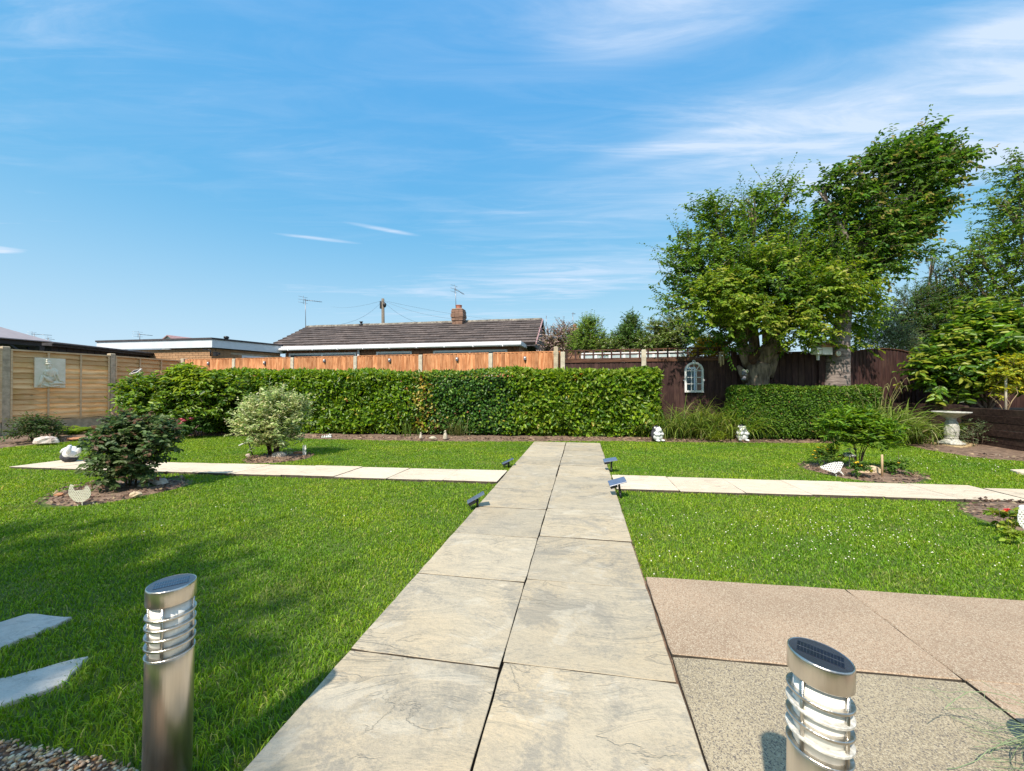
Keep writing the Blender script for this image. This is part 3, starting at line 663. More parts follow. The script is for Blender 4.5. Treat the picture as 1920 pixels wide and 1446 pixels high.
# ------------------------------------------------------------------ grass
def make_grass():
    rng = np.random.default_rng(11)
    n = 1380000
    Y = rng.uniform(0.9, 9.2, n); X = (rng.uniform(-1.36, 1.36, n))*Y      # density falls with distance
    dens = np.minimum(1.0, (Y/2.4)**0.9); dens = np.where(Y > 4, 0.95*dens, dens)
    keep = (rng.random(n) < dens*0.62+0.0) & inpoly(X, Y, [(x, y+0.03) for x, y in lawn_poly])
    X, Y = X[keep], Y[keep]
    j1_ = rng.normal(size=len(X))*0.010; j2_ = rng.normal(size=len(X))*0.010; xx, yy = X+j1_, Y+j2_
    mainp = [pl(-1.6,-0.592), pl(-1.6,0.614), pl(6.44,0.614), pl(6.44,-0.592)]
    lp = [(-0.05,4.85), (-6.25,5.59), (-6.43,5.07), (-0.2,4.25)]
    rp = [(1.07,3.96), (4.64,3.51), (4.64,3.43), (7.3,3.05), (7.4,3.63), (4.73,4.01), (4.72,4.09), (1.155,4.61)]
    bad = np.zeros(len(X), bool)
    for p in [mainp, lp, rp, patio_poly, grav, step1, step2, step3]+list(BEDS.values()): bad |= inpoly(xx, yy, p)
    bad |= (X > 0.5) & (Y < 1.0)
    X, Y = X[~bad], Y[~bad]; n = len(X)
    def fb(x, y, s, k): return (np.sin(x*s+k)*np.cos(y*s*1.13+k*2.1)+0.5*np.sin(x*s*2.3+y*s*1.7+k*3.3)+0.5*np.cos(y*s*2.9-x*s*1.1+k))/2
    big = fb(X, Y, 1.7, 1.0); mid = fb(X, Y, 6.0, 2.0); sm = fb(X, Y, 21.0, 4.0)
    hgt = (0.023+0.006*mid+0.004*sm+rng.normal(size=n)*0.005); hgt = np.clip(hgt*0.80, 0.010, 0.06)
    # longer, uncut fringe along the edges nearest the camera
    near = (Y < 1.75)*np.clip((1.75-Y)/0.6, 0, 1); hgt *= 1+0.9*near
    hgt *= np.where(rng.random(n) < 0.02, 1.8, 1.0)
    az = rng.uniform(0, 6.28, n)+0.8*mid; lean = rng.uniform(0.25, 1.05, n)
    dx, dy = np.cos(az)*lean, np.sin(az)*lean
    w = (0.0010+0.00042*Y)*rng.uniform(0.7, 1.4, n)
    fa = rng.uniform(0, 3.14, n); sx, sy = np.cos(fa)*w, np.sin(fa)*w
    z0 = np.full(n, -0.031)
    b1 = np.stack([X-sx, Y-sy, z0], 1); b2 = np.stack([X+sx, Y+sy, z0], 1)
    mx_, my_ = X+dx*hgt*0.35, Y+dy*hgt*0.35; mz = z0+hgt*0.62
    m1 = np.stack([mx_-sx*0.8, my_-sy*0.8, mz], 1); m2 = np.stack([mx_+sx*0.8, my_+sy*0.8, mz], 1)
    tp = np.stack([X+dx*hgt, Y+dy*hgt, z0+hgt*(1.0-0.25*lean)], 1)
    V = np.stack([b1, b2, m2, m1, tp], 1).reshape(-1,3); i = np.arange(n)[:,None]*5
    T = np.concatenate([i+np.array([0,1,2]), i+np.array([0,2,3]), i+np.array([3,2,4])])
    c = pal(rng, n, [(0.15,0.29,0.012),(0.22,0.38,0.018),(0.30,0.43,0.03),(0.09,0.19,0.010),(0.46,0.44,0.15)], [4,4,3,2,0.5], 0.22)
    yel = np.clip(big*0.5+mid*0.3, -0.6, 0.6)[:,None]
    c = c*np.array([1.08,1.06,1.0])*(1+0.45*yel*np.array([1.25,0.6,0.4]))
    thatch = (fb(X, Y, 4.1, 9.0) > 0.55) & (rng.random(n) < 0.35); c[thatch] = c[thatch]*0.5+np.array([0.36,0.34,0.12])*0.5
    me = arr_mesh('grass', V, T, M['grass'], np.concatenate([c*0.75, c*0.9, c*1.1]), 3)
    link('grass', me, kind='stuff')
make_grass()
# clover heads in the right-hand lawn
def clover():
    rng = np.random.default_rng(5); mb = MB()
    pts = []
    for _ in range(210):
        px, py = rng.uniform(1190, 1915), rng.uniform(935, 1075)
        if rng.random() < 0.45: px, py = rng.normal(1600, 130), rng.normal(1000, 25)
        pts.append((px, py))
    for _ in range(60): pts.append((rng.uniform(1500,1900), rng.uniform(850,885)))
    for _ in range(45): pts.append((rng.uniform(120,900), rng.uniform(835,1000)))
    P3 = []
    for px, py in pts:
        if py < 940 and py > 886: continue
        g = gp(px, py, 0.0)
        if any(inpoly(np.array([g.x]), np.array([g.y]), b)[0] for b in list(BEDS.values())+[[pl(-1.6,-0.62), pl(-1.6,0.64), pl(6.44,0.64), pl(6.44,-0.62)], patio_poly, [(-0.05,4.87), (-6.3,5.62), (-6.48,5.03), (-0.2,4.2)], [(1.07,3.92),(7.3,3.0),(7.4,3.66),(4.73,4.1),(1.155,4.64)]]): continue
        P3.append(g)
    for g in P3:
        r = rng.uniform(0.003, 0.0055)*(0.7+0.08*g.y); mb.ell((g.x, g.y, 0.0+rng.uniform(-.006,.004)), (r, r, r*0.7), 6, 4, noise=0.15)
    mb.build('clover_flowers', M['clover'], kind='stuff')
clover()

# ------------------------------------------------------------------ fences
FA = Vector((1.148, 9.5)); FD = Vector((0.971, -0.238)).normalized()
def fp(px):                          # where the sight line of a photo column meets the back fence line
    k = (px-960)/F                   # X = k*Y
    t = (k*FA.y-FA.x)/(FD.x-k*FD.y); return FA+FD*t
FRZ = math.atan2(FD.y, FD.x)
def post(parent, p, top, w=0.095, m='concrete', rz=0.0, base=-0.05, name='post'):
    mb = MB(); h = w/2; mb.bevbox((-h,-h,base), (h,h,top), 0.012); return mb.build(name, M[m], parent, (p[0], p[1], 0), )
def build_orange():
    root = thing('orange_fence', 'orange featheredge board fence with pale concrete posts behind the long hedge', 'fence')
    pxs = [345, 440, 549.5, 667.5, 789.5, 920.5, 1055.5]
    P = [fp(x) for x in pxs]
    for i, p in enumerate(P):
        if i == 0: continue
        o = post(root, p, 1.872-0.001*i, 0.10 if i < 6 else 0.10); o.rotation_euler.z = FRZ
        if i == 6: o['label'] = 'pale concrete post where the orange fence meets the brown trellis'; 
    o = post(root, P[0], 1.91, 0.13, 'concrete_old'); o.rotation_euler.z = FRZ; o['label'] = 'dark weathered corner post'
    bd = MB(); bd.add([(0,0,0.28),(0.118,0,0.28),(0.118,0,1.0),(0,0,1.0),(0,-0.030,0.28),(0.118,-0.006,0.28),(0.118,-0.006,1.0),(0,-0.030,1.0)], [(0,1,2,3),(4,7,6,5),(0,4,5,1),(1,5,6,2),(2,6,7,3),(3,7,4,0)])
    bm = bd.mesh('board', M['orange']); 
    for v in bm.vertices:
        if v.co.z > 0.9: v.co.z = 1.865
    for i in range(6):
        a = P[i]+FD*(0.06 if i else 0.07); b = P[i+1]-FD*0.055; n = 15 if i < 5 else 16; L_ = (b-a).length; st = L_/n; nrmv = Vector((FD.y, -FD.x))
        for k in range(n):
            q = a+FD*st*k; o = link('board', bm, root, (q.x, q.y, rg.uniform(-.006,.004)), (0, 0, FRZ+rg.uniform(-.01,.01))); o.scale = (st/0.118*1.03, 1, 1)
        mb = MB(); mb.box((0,-0.026,1.868), (L_,0.012,1.888)); o = mb.build('capping', M['orange'], root, (a.x, a.y, 0)); o.rotation_euler.z = FRZ
        mb = MB(); mb.box((0,0.0015,0.4), (L_,0.05,0.48)); mb.box((0,0.0015,1.0), (L_,0.05,1.08)); mb.box((0,0.0015,1.66), (L_,0.05,1.74)); o = mb.build('rail', M['orange'], root, (a.x, a.y, 0)); o.rotation_euler.z = FRZ
        mb = MB(); mb.box((0,-0.02,-0.05), (L_,0.03,0.278)); o = mb.build('gravel_board', M['concrete'], root, (a.x, a.y, 0)); o.rotation_euler.z = FRZ
    # small solar lights screwed to the middle of each panel
    lx = [393, 498, 610, 732, 858, 985]; ly = [681, 680, 676, 675, 673, 671.5]
    names = ['leftmost of six, next to the dark corner post', 'second from left, below the flat roofed garage', 'third from left, below the bungalow window', 'fourth from left, below the downpipe window', 'fifth from left, below the brick chimney', 'white faced, nearest the trellis']
    body = MB(); body.bevbox((-0.032,-0.035,-0.045), (0.032,-0.0,0.035), 0.006); bmesh_ = body.mesh('casing', M['face_grey'])
    ln = MB(); ln.ell((0,-0.036,0.0), (0.024,0.018,0.024), 10, 6); lm = ln.mesh('lens', M['frost']); dk = MB(); dk.box((-0.026,-0.045,-0.062),(0.026,-0.002,-0.046)); dm = dk.mesh('lamp_base', M['dark'])
    for i in range(6):
        p = fp(lx[i]); z = H-(ly[i]-728)/F*p.y; nrmv = Vector((FD.y, -FD.x)); q = p+nrmv*0.026
        r = thing('fence_light', 'solar light on orange fence, '+names[i], 'solar light', (q.x, q.y, z), FRZ, 'solar lights along the orange fence')
        link('casing', bmesh_, r); link('lens', lm, r); link('lamp_base', dm, r)
    # old timber post standing in front
    p = fp(1042); mb = MB(); mb.bevbox((-0.05,-0.05,-0.05), (0.05,0.05,1.98), 0.02); mb.box((-0.056,-0.056,1.80), (0.056,0.056,1.86))
    o = mb.build('old_post', M['concrete_old'], None, (p.x-0.01, p.y-0.16, 0), label='old flaking grey post standing in front of the orange fence near the trellis', cat='post'); o.rotation_euler.z = FRZ
build_orange()
def build_brown():
    root = thing('trellis_fence', 'dark brown board fence with open trellis top behind the white arched mirror', 'fence')
    P = [fp(1055.5), fp(1207), fp(1376), fp(1539), fp(1590)]
    o = post(root, P[1], 1.875, 0.10); o.rotation_euler.z = FRZ; o['label'] = 'pale concrete post between two trellis panels'
    for i in (2,): o = post(root, P[i], 1.88, 0.10, 'brown'); o.rotation_euler.z = FRZ
    o = post(root, P[3], 1.72, 0.12, 'brown'); o.rotation_euler.z = FRZ
    bm = MB(); bm.add([(0,0,0.02),(0.118,0,0.02),(0.118,0,1.0),(0,0,1.0),(0,-0.018,0.02),(0.118,-0.007,0.02),(0.118,-0.007,1.0),(0,-0.018,1.0)], [(0,1,2,3),(4,7,6,5),(0,4,5,1),(1,5,6,2),(2,6,7,3),(3,7,4,0)])
    me = bm.mesh('board', M['brown'])
    me2 = me.copy()
    for v in me.vertices:
        if v.co.z > 0.9: v.co.z = 1.60
    for v in me2.vertices:
        if v.co.z > 0.9: v.co.z = 1.74
    for i in range(4):
        a = P[i]+FD*0.055; b = P[i+1]-FD*0.055; L_ = (b-a).length
        if i == 3: b = P[4]; L_ = (b-a).length
        n = max(3, round(L_/0.118)); st = L_/n
        for k in range(n):
            q = a+FD*st*k; o = link('board', me if i < 2 else me2, root, (q.x, q.y, rg.uniform(-.004,.004)), (0, 0, FRZ)); o.scale = (st/0.118*1.03, 1, 1)
        if i < 2:
            mb = MB(); mb.box((0,-0.035,1.60), (L_,0.03,1.668)); o = mb.build('top_rail', M['brown_h'], root, (a.x, a.y, 0)); o.rotation_euler.z = FRZ
            for z0, z1 in ((1.672,1.70), (1.772,1.800), (1.872,1.90)):
                mb = MB(); mb.box((0,-0.012,z0), (L_,0.012,z1)); o = mb.build('trellis_rail', M['brown_h'], root, (a.x, a.y, 0)); o.rotation_euler.z = FRZ
            m_ = 9
            for k in range(m_):
                x = 0.02+(L_-0.075)*k/(m_-1); mb = MB(); mb.box((0,-0.034,1.670), (0.036,-0.0135,1.896)); q = a+FD*x; o = mb.build('trellis_bar', M['brown'], root, (q.x, q.y, 0)); o.rotation_euler.z = FRZ
        else:
            mb = MB(); mb.box((0,-0.026,1.742), (L_,0.014,1.765)); o = mb.build('top_rail', M['brown_h'], root, (a.x, a.y, 0)); o.rotation_euler.z = FRZ
    # arched panel beyond the cherry trunk
    r2 = thing('arched_fence_panel', 'dark brown fence panel with a gently arched top right of the thick tree trunk', 'fence')
    A = Vector((6.95, 8.25)); B = Vector((9.05, 8.85)); D = (B-A).normalized(); Ln = (B-A).length; rz = math.atan2(D.y, D.x); n = 19; st = Ln/n
    for k in range(n):
        t0 = k/n; t1 = (k+1)/n; zt = lambda t: 1.70+0.14*math.sin(math.pi*min(1, t*0.86+0.05))-0.07*max(0, t-0.75)
        mb = MB(); x = st*1.02
        mb.add([(0,0,0.02),(x,0,0.02),(x,0,zt(t1)),(0,0,zt(t0)),(0,-0.018,0.02),(x,-0.007,0.02),(x,-0.007,zt(t1)),(0,-0.018,zt(t0))], [(0,1,2,3),(4,7,6,5),(0,4,5,1),(1,5,6,2),(2,6,7,3),(3,7,4,0)])
        q = A+D*st*k; o = mb.build('board', M['brown'], r2, (q.x, q.y, 0)); o.rotation_euler.z = rz
    top = MB()
    for k in range(n):
        t0 = k/n; t1 = (k+1)/n
        top.hexa([(st*k,-0.03,zt(t0)+.001),(st*(k+1),-0.03,zt(t1)+.001),(st*(k+1),0.02,zt(t1)+.001),(st*k,0.02,zt(t0)+.001)], [(st*k,-0.03,zt(t0)+.022),(st*(k+1),-0.03,zt(t1)+.022),(st*(k+1),0.02,zt(t1)+.022),(st*k,0.02,zt(t0)+.022)])
    o = top.build('arched_capping', M['brown_h'], r2, (A.x, A.y, 0)); o.rotation_euler.z = rz
    for q in (A, B): post(r2, (q.x, q.y+0.07), 1.66, 0.09, 'brown')
build_brown()
def build_lap():
    root = thing('lap_fence', 'tan waney lap fence with concrete posts down the left side of the garden', 'fence')
    P = [Vector((-11.25, 6.62)), Vector((-10.75, 8.42)), Vector((-10.24, 10.15)), Vector((-10.02, 12.02))]
    tops = [1.89, 1.885, 1.885]
    for i in range(3):
        o = post(root, P[i], tops[i], 0.11, 'concrete_old'); D = (P[i+1]-P[i]).normalized(); o.rotation_euler.z = math.atan2(D.y, D.x)
    for i in range(3):
        D = (P[i+1]-P[i]).normalized(); nv = Vector((D.y, -D.x)); a = P[i]+D*0.06; b = P[i+1]-D*0.06; L_ = (b-a).length; rz = math.atan2(D.y, D.x)
        zt = 1.80 if i < 2 else 1.80
        def put(mb, name, m): o = mb.build(name, M[m], root, (a.x, a.y, 0)); o.rotation_euler.z = rz; return o
        mb = MB(); mb.box((0,-0.03,-0.05), (L_,0.02,0.27)); put(mb, 'gravel_board', 'concrete_old')
        nS = 13; h = (zt-0.30)/nS
        for k in range(nS):
            z = 0.30+h*k; rr = random.Random(i*50+k); m = 9; vs = []; fs = []
            for j in range(m+1):
                x = 0.012+(L_-0.024)*j/m; wv = rr.uniform(-0.012, 0.006)
                vs += [(x,-0.036,z+wv), (x,-0.004,z+h+0.012), (x,0.004,z+h+0.012), (x,-0.024,z+wv)]
            for j in range(m):
                b0 = j*4; fs += [(b0,b0+4,b0+5,b0+1),(b0+1,b0+5,b0+6,b0+2),(b0+2,b0+6,b0+7,b0+3),(b0+3,b0+7,b0+4,b0)]
            fs += [(0,1,2,3), (4*m+3,4*m+2,4*m+1,4*m)]
            mb = MB(); mb.add(vs, fs); o = put(mb, 'lap_slat', 'tan')
        for x in (0.0, L_*0.335, L_*0.665, L_-0.03):
            mb = MB(); mb.box((x,-0.056,0.285), (x+0.032,-0.0372,zt)); put(mb, 'batten', 'tan_trim')
        mb = MB(); mb.box((0,-0.062,zt+.001), (L_,0.03,zt+0.035)); put(mb, 'capping', 'tan_trim')
        mb = MB(); mb.box((0,-0.040,0.272), (L_,-0.0175,0.284)); put(mb, 'bottom_rail', 'tan_trim')
build_lap()
# retaining wall of dark planks on the right
def build_planks():
    root = thing('plank_bed_wall', 'low retaining wall of dark stained horizontal planks at the right edge below the laurel', 'wall')
    D = Vector((0.196, 0.98)).normalized(); rz = math.atan2(D.y, D.x)
    S = Vector((7.55, 3.7)); T = Vector((8.27, 7.24)); D1 = (T-S).normalized()
    segs = [(S, T, 0.655, 6), (T+Vector((0.01,0.06)), Vector((8.02, 8.35)), 0.70, 6)]
    for (a, b, top, n) in segs:
        d = (b-a).normalized(); r = math.atan2(d.y, d.x); L_ = (b-a).length; h = (top+0.04)/n
        for k in range(n):
            mb = MB(); y = rg.uniform(-.006,.006); mb.bevbox((0,y,-0.04+h*k), (L_,y+0.05,-0.04+h*(k+1)-0.006), 0.006)
            o = mb.build('plank', M['sleeper'], root, (a.x, a.y, 0)); o.rotation_euler.z = r
    for q in (S, T): o = post(root, (q.x+0.0, q.y+0.015), 0.68, 0.07, 'sleeper'); o.rotation_euler.z = rz
    M['sleeper'].node_tree.nodes
    fill = MB(); fill.add([(7.65,3.7,0.56),(12.5,3.7,0.56),(12.5,9.0,0.56),(8.15,9.0,0.56),(8.15,8.3,0.56),(8.36,7.24,0.56)], [(0,1,2,3,4,5)]); fill.build('raised_bed_soil', M['soil'], kind='structure')
build_planks()

# ------------------------------------------------------------------ houses
def frame_of(a, b): D = (Vector(b)-Vector(a)); L_ = D.length; D.normalize(); return D, L_, math.atan2(D.y, D.x)
brick_me = {}
def brick_mesh(key, L_=0.215, h=0.065):
    if key not in brick_me:
        mb = MB(); mb.box((0.0,-0.008,0), (L_,0.03,h)); brick_me[key] = mb.mesh('brick', M[key])
    return brick_me[key]
def brickwork(parent, a, b, z0, z1, key, holes=()):
    """Real bricks, stretcher bond, proud of the mortar; holes = (x0, x1, z0, z1) openings."""
    D, L_, rz = frame_of(a, b); r = 0
    z = z0
    while z+0.065 <= z1+1e-6:
        x = -0.1125*(r % 2)
        while x < L_:
            x0 = max(0.0, x); x1 = min(L_, x+0.215)
            for (h0, h1, hz0, hz1) in holes:
                if z+0.065 > hz0 and z < hz1:
                    if x0 < h0 < x1: x1 = h0
                    elif x0 < h1 < x1: x0 = h1
                    elif x0 >= h0 and x1 <= h1: x1 = x0
            if x1-x0 > 0.03:
                q = Vector(a)+D*x0; o = link('brick', brick_mesh(key), parent, (q.x, q.y, z)); o.rotation_euler.z = rz; o.scale = ((x1-x0)/0.215, 1, 1)
            x += 0.225
        z += 0.075; r += 1
def build_bungalow():
    root = thing('bungalow', 'long brick bungalow with brown tiled roof and brick chimney beyond the orange fence', 'bungalow')
    EL = Vector((-10.0, 16.0, 2.55)); ER = Vector((0.83, 14.07, 2.55)); RR = Vector((1.33, 17.5, 3.97)); RL = Vector((-10.1, 19.5, 3.94))
    # walls
    wl, wr = Vector((-8.52, 14.94)), Vector((0.24, 13.20)); D, L_, rz = frame_of(wl, wr)
    bk = (Vector((0.16, 0.98))*6.2)
    # bay and windows under the eaves
    win = []
    def xof(px): k = (px-960)/F; t = (k*wl.y-wl.x)/(D.x-k*D.y); return t
    for (p0, p1, panes) in ((541, 668, 2), (705, 772, 1), (812, 951, 2)): win.append((xof(p0), xof(p1), 1.30, 2.30, panes))
    mb = MB()
    xs = [0]+[v for w in win for v in (w[0], w[1])]+[L_]
    for i in range(0, len(xs), 2): mb.box((xs[i], 0.03, 0), (xs[i+1], 0.25, 2.5))
    for w in win: mb.box((w[0], 0.03, 0), (w[1], 0.25, 1.30)); mb.box((w[0], 0.03, 2.30), (w[1], 0.25, 2.5))
    o = mb.build('wall', M['brick_r'], root, (wl.x, wl.y, 0)); o.rotation_euler.z = rz
    brickwork(root, wl, wr, 1.62, 2.30, 'brick_r', [(w[0], w[1], 1.3, 2.3) for w in win])
    mb = MB(); e = wr+bk; f = wl+bk; mb.hexa([(wr.x,wr.y+.05,0),(e.x,e.y,0),(e.x-.2,e.y,0),(wr.x-.2,wr.y+.05,0)], [(wr.x,wr.y+.05,2.5),(e.x,e.y,2.5),(e.x-.2,e.y,2.5),(wr.x-.2,wr.y+.05,2.5)]); mb.build('gable_wall', M['brick_r'], root)
    for w in win:
        fr = MB(); a, b = w[0], w[1]; t = 0.065
        fr.box((a,0.0,1.30),(b,0.06,1.30+t)); fr.box((a,0.0,2.30-t),(b,0.06,2.30)); fr.box((a,0.001,1.30+t),(a+t,0.059,2.30-t)); fr.box((b-t,0.001,1.30+t),(b,0.059,2.30-t))
        if w[4] == 2: c = (a+b)/2; fr.box((c-0.04,0.001,1.30+t),(c+0.04,0.059,2.30-t))
        o = fr.build('window', M['upvc'], root, (wl.x, wl.y, 0)); o.rotation_euler.z = rz
        for k in range(w[4]):
            g = MB(); a2 = a+t+(0 if k == 0 else (b-a)/2-t+0.04); b2 = (b-t) if (w[4] == 1 or k == 1) else (a+b)/2-0.04
            g.box((a2,0.02,1.30+t),(b2,0.03,2.30-t)); gg = g.build('pane', M['glass_dark'], o)
            bl = MB(); nb = 11
            for q in range(nb): x = a2+(b2-a2)*q/nb; bl.add([(x,0.10,1.33),(x+(b2-a2)/nb*0.9,0.125,1.33),(x+(b2-a2)/nb*0.9,0.125,2.25),(x,0.10,2.25)], [(0,1,2,3)])
            bl.build('blind', M['blind'], o)
    # front bay fascia, soffit, gutter
    fl, fr_ = Vector((-8.62, 14.80)), Vector((0.30, 13.03)); D2, L2_, rz2 = frame_of(fl, fr_)
    mb = MB(); mb.box((0,0,2.415), (L2_,0.03,2.55)); o = mb.build('fascia', M['upvc'], root, (fl.x, fl.y, 0)); o.rotation_euler.z = rz2
    mb = MB(); mb.box((0,0.031,2.41), (L2_,0.75,2.425)); o = mb.build('soffit', M['upvc'], root, (fl.x, fl.y, 0)); o.rotation_euler.z = rz2
    mb = MB(); mb.box((L2_-0.03,0.031,2.426), (L2_,1.25,2.55)); o = mb.build('fascia', M['upvc'], root, (fl.x, fl.y, 0)); o.rotation_euler.z = rz2
    mb = MB(); mb.box((0,0.031,2.52), (L2_-0.03,1.30,2.545)); o = mb.build('flat_roof', M['felt'], root, (fl.x, fl.y, 0)); o.rotation_euler.z = rz2
    mb = MB(); mb.tube([(0,-0.055,2.43),(L2_,-0.055,2.43)], 0.055, 10); o = mb.build('gutter', M['upvc'], root, (fl.x, fl.y, 0)); o.rotation_euler.z = rz2
    for k in range(9):
        x = 0.4+L2_/9*k; mb = MB(); mb.box((x,-0.118,2.375), (x+0.03,0,2.392)); mb.box((x,-0.128,2.376), (x+0.03,-0.116,2.45)); o = mb.build('gutter_bracket', M['upvc'], root, (fl.x, fl.y, 0)); o.rotation_euler.z = rz2
    q = fl+D2*((686-531)/(977-531)*L2_); mb = MB(); mb.tube([(0,0.10,2.40),(0,0.10,0)], 0.045, 10); o = mb.build('downpipe', M['upvc'], root, (q.x, q.y, 0))
    # roof deck and tiles
    mb = MB(); dn = Vector((0,0,-0.05)); mb.hexa([EL+dn, ER+dn, RR+dn, RL+dn], [EL+dn*0.3, ER+dn*0.3, RR+dn*0.3, RL+dn*0.3])
    bdx = Vector((0.62, 3.35, -1.42)); mb.hexa([RL+dn, RR+dn, RR+bdx+dn, RL+bdx+dn], [RL+dn*0.3, RR+dn*0.3, RR+bdx+dn*0.3, RL+bdx+dn*0.3]); roof = mb.build('roof', M['felt'], root)
    nc, ncol = 10, 27; tcache = None
    sl = (RR-ER); cw = 1.0/ncol
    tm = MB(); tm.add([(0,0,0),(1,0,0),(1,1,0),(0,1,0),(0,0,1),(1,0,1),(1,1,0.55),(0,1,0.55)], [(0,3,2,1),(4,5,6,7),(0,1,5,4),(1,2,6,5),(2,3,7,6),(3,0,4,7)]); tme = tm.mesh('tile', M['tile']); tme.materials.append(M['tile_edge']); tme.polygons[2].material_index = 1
    for c in range(nc):
        for k in range(ncol+(c % 2)):
            u0 = (k-0.5*(c % 2))*cw; u1 = min(1, u0+cw); u0 = max(0, u0)
            v0 = c/nc; v1 = min(1.0, (c+1.12)/nc)
            def Pt(u, v): return EL.lerp(ER, u).lerp(RL.lerp(RR, u), v)
            a = Pt(u0, v0); ex = Pt(u1, v0)-a; ey = Pt(u0, v1)-a; ez = ex.cross(ey).normalized()*0.075
            lift = ez*0.25+ez.normalized()*rg.uniform(0, 0.010)
            m4 = Matrix.Identity(4)
            exx = ex*0.985
            for r_ in range(3): m4[r_][0] = exx[r_]; m4[r_][1] = ey[r_]; m4[r_][2] = ez[r_]; m4[r_][3] = (a+lift)[r_]
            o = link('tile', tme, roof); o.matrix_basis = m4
    # lift each course so it overlaps the one below
    for k in range(24):
        u0, u1 = k/24, (k+0.98)/24; a, b = RL.lerp(RR, u0), RL.lerp(RR, u1); mb = MB(); z = Vector((0,0,0.03+rg.uniform(0,0.012)))
        mb.tube([a+z, b+z], 0.10, 8); mb.build('ridge_tile', M['lichen'], roof)
    vg = MB(); nv = 10
    for k in range(nv):
        a = ER.lerp(RR, k/nv); b = ER.lerp(RR, (k+0.94)/nv); x = Vector((0.05,0,0)); z = Vector((0,0,0.09))
        vg.hexa([a+Vector((0.005,0,0)), a+x, b+x, b+Vector((0.005,0,0))], [a+Vector((0.005,0,0))+z, a+x+z, b+x+z, b+Vector((0.005,0,0))+z])
    vg.build('verge', M['verge'], roof)
    gb = MB(); R2 = RR+bdx; x0 = Vector((-0.04,0,-0.055)); gb.add([ER+x0, RR+x0, R2+x0, ER+x0+Vector((-.06,0,0)), RR+x0+Vector((-.06,0,0)), R2+x0+Vector((-.06,0,0))], [(0,2,1),(3,4,5),(0,1,4,3),(1,2,5,4),(2,0,3,5)]); gb.build('gable_cladding', M['shed'], root)
    bb = MB(); bb.hexa([RR+Vector((0.0,0,-.20)), RR+Vector((.06,0,-.20)), R2+Vector((.06,0,-.20)), R2+Vector((0,0,-.20))], [RR+Vector((0,0,.02)), RR+Vector((.06,0,.02)), R2+Vector((.06,0,.02)), R2+Vector((0,0,.02))]); bb.build('bargeboard', M['dark'], root)
    # chimney
    cp = at(860, 612, 17.9); cz = 3.72; ch = link('chimney', None, root, (cp.x, cp.y, 0)); ch.rotation_euler.z = -0.17
    ch.data = (lambda mb: mb.box((-0.285,-0.285,cz-0.2),(0.285,0.285,4.50)).mesh('chimney', M['mortar']))(MB()) if False else None
    bpy.data.objects.remove(ch)
    mb = MB(); mb.box((-0.21,-0.21,cz-0.3), (0.21,0.21,4.55)); ch = mb.build('chimney', M['mortar'], root, (cp.x, cp.y, 0)); ch.rotation_euler.z = -0.17
    z = cz-0.15; r = 0
    bmx = MB(); bmx.box((0,0,0), (1,1,1)); cme = bmx.mesh('brick', M['brick_c'])
    while z < 4.50:
        s = 0.235
        if 4.02 < z < 4.10: s = 0.265
        elif 4.10 <= z < 4.26: s = 0.29
        elif z >= 4.26: s = 0.27
        if z > 4.42: s = 0.25
        nb = 3
        for side in range(2):
            for k in range(nb):
                w = 2*s/nb; jj = rg.uniform(-.008,.012)
                if side == 0: o = link('brick', cme, ch, (-s+w*k+0.004, -s-jj, z)); o.scale = (w-0.008, 0.07, 0.066)
                else: o = link('brick', cme, ch, (s-0.07+jj, -s+0.072+(2*s-0.072)/nb*k, z)); o.scale = (0.07, (2*s-0.072)/nb-0.008, 0.066)
        for k in range(nb): o = link('brick', cme, ch, (-s-0.004, -s+0.072+(2*s-0.072)/nb*k, z)); o.scale = (0.07, (2*s-0.072)/nb-0.008, 0.066)
        z += 0.075
    mb = MB(); mb.bevbox((-0.24,-0.24,4.515), (0.24,0.24,4.56), 0.02); mb.build('chimney_cap', M['mortar'], ch)
    mb = MB(); mb.lathe([(0.145,4.561),(0.15,4.60),(0.135,4.62),(0.14,4.70),(0.155,4.72),(0.15,4.735)], 16); mb.build('chimney_pot', M['pot_clay'], ch)
    mb = MB(); mb.box((-0.34,-0.36,cz-0.12), (0.34,-0.25,cz-0.05)); mb.build('flashing', M['lead'], ch)
    def pipe(px, py0, py1, Y, nm, lab=None):
        p = at(px, py1, Y); h = (py1-py0)/F*Y; mb = MB(); mb.lathe([(0.06,-0.1),(0.06,h*0.25),(0.10,h*0.30),(0.10,h*0.45),(0.055,h*0.5),(0.055,h*0.85),(0.085,h*0.88),(0.085,h)], 10)
        o = mb.build(nm, M['dark'], root, p)
    pipe(677, 603, 613, 18.9, 'vent_pipe')
build_bungalow()
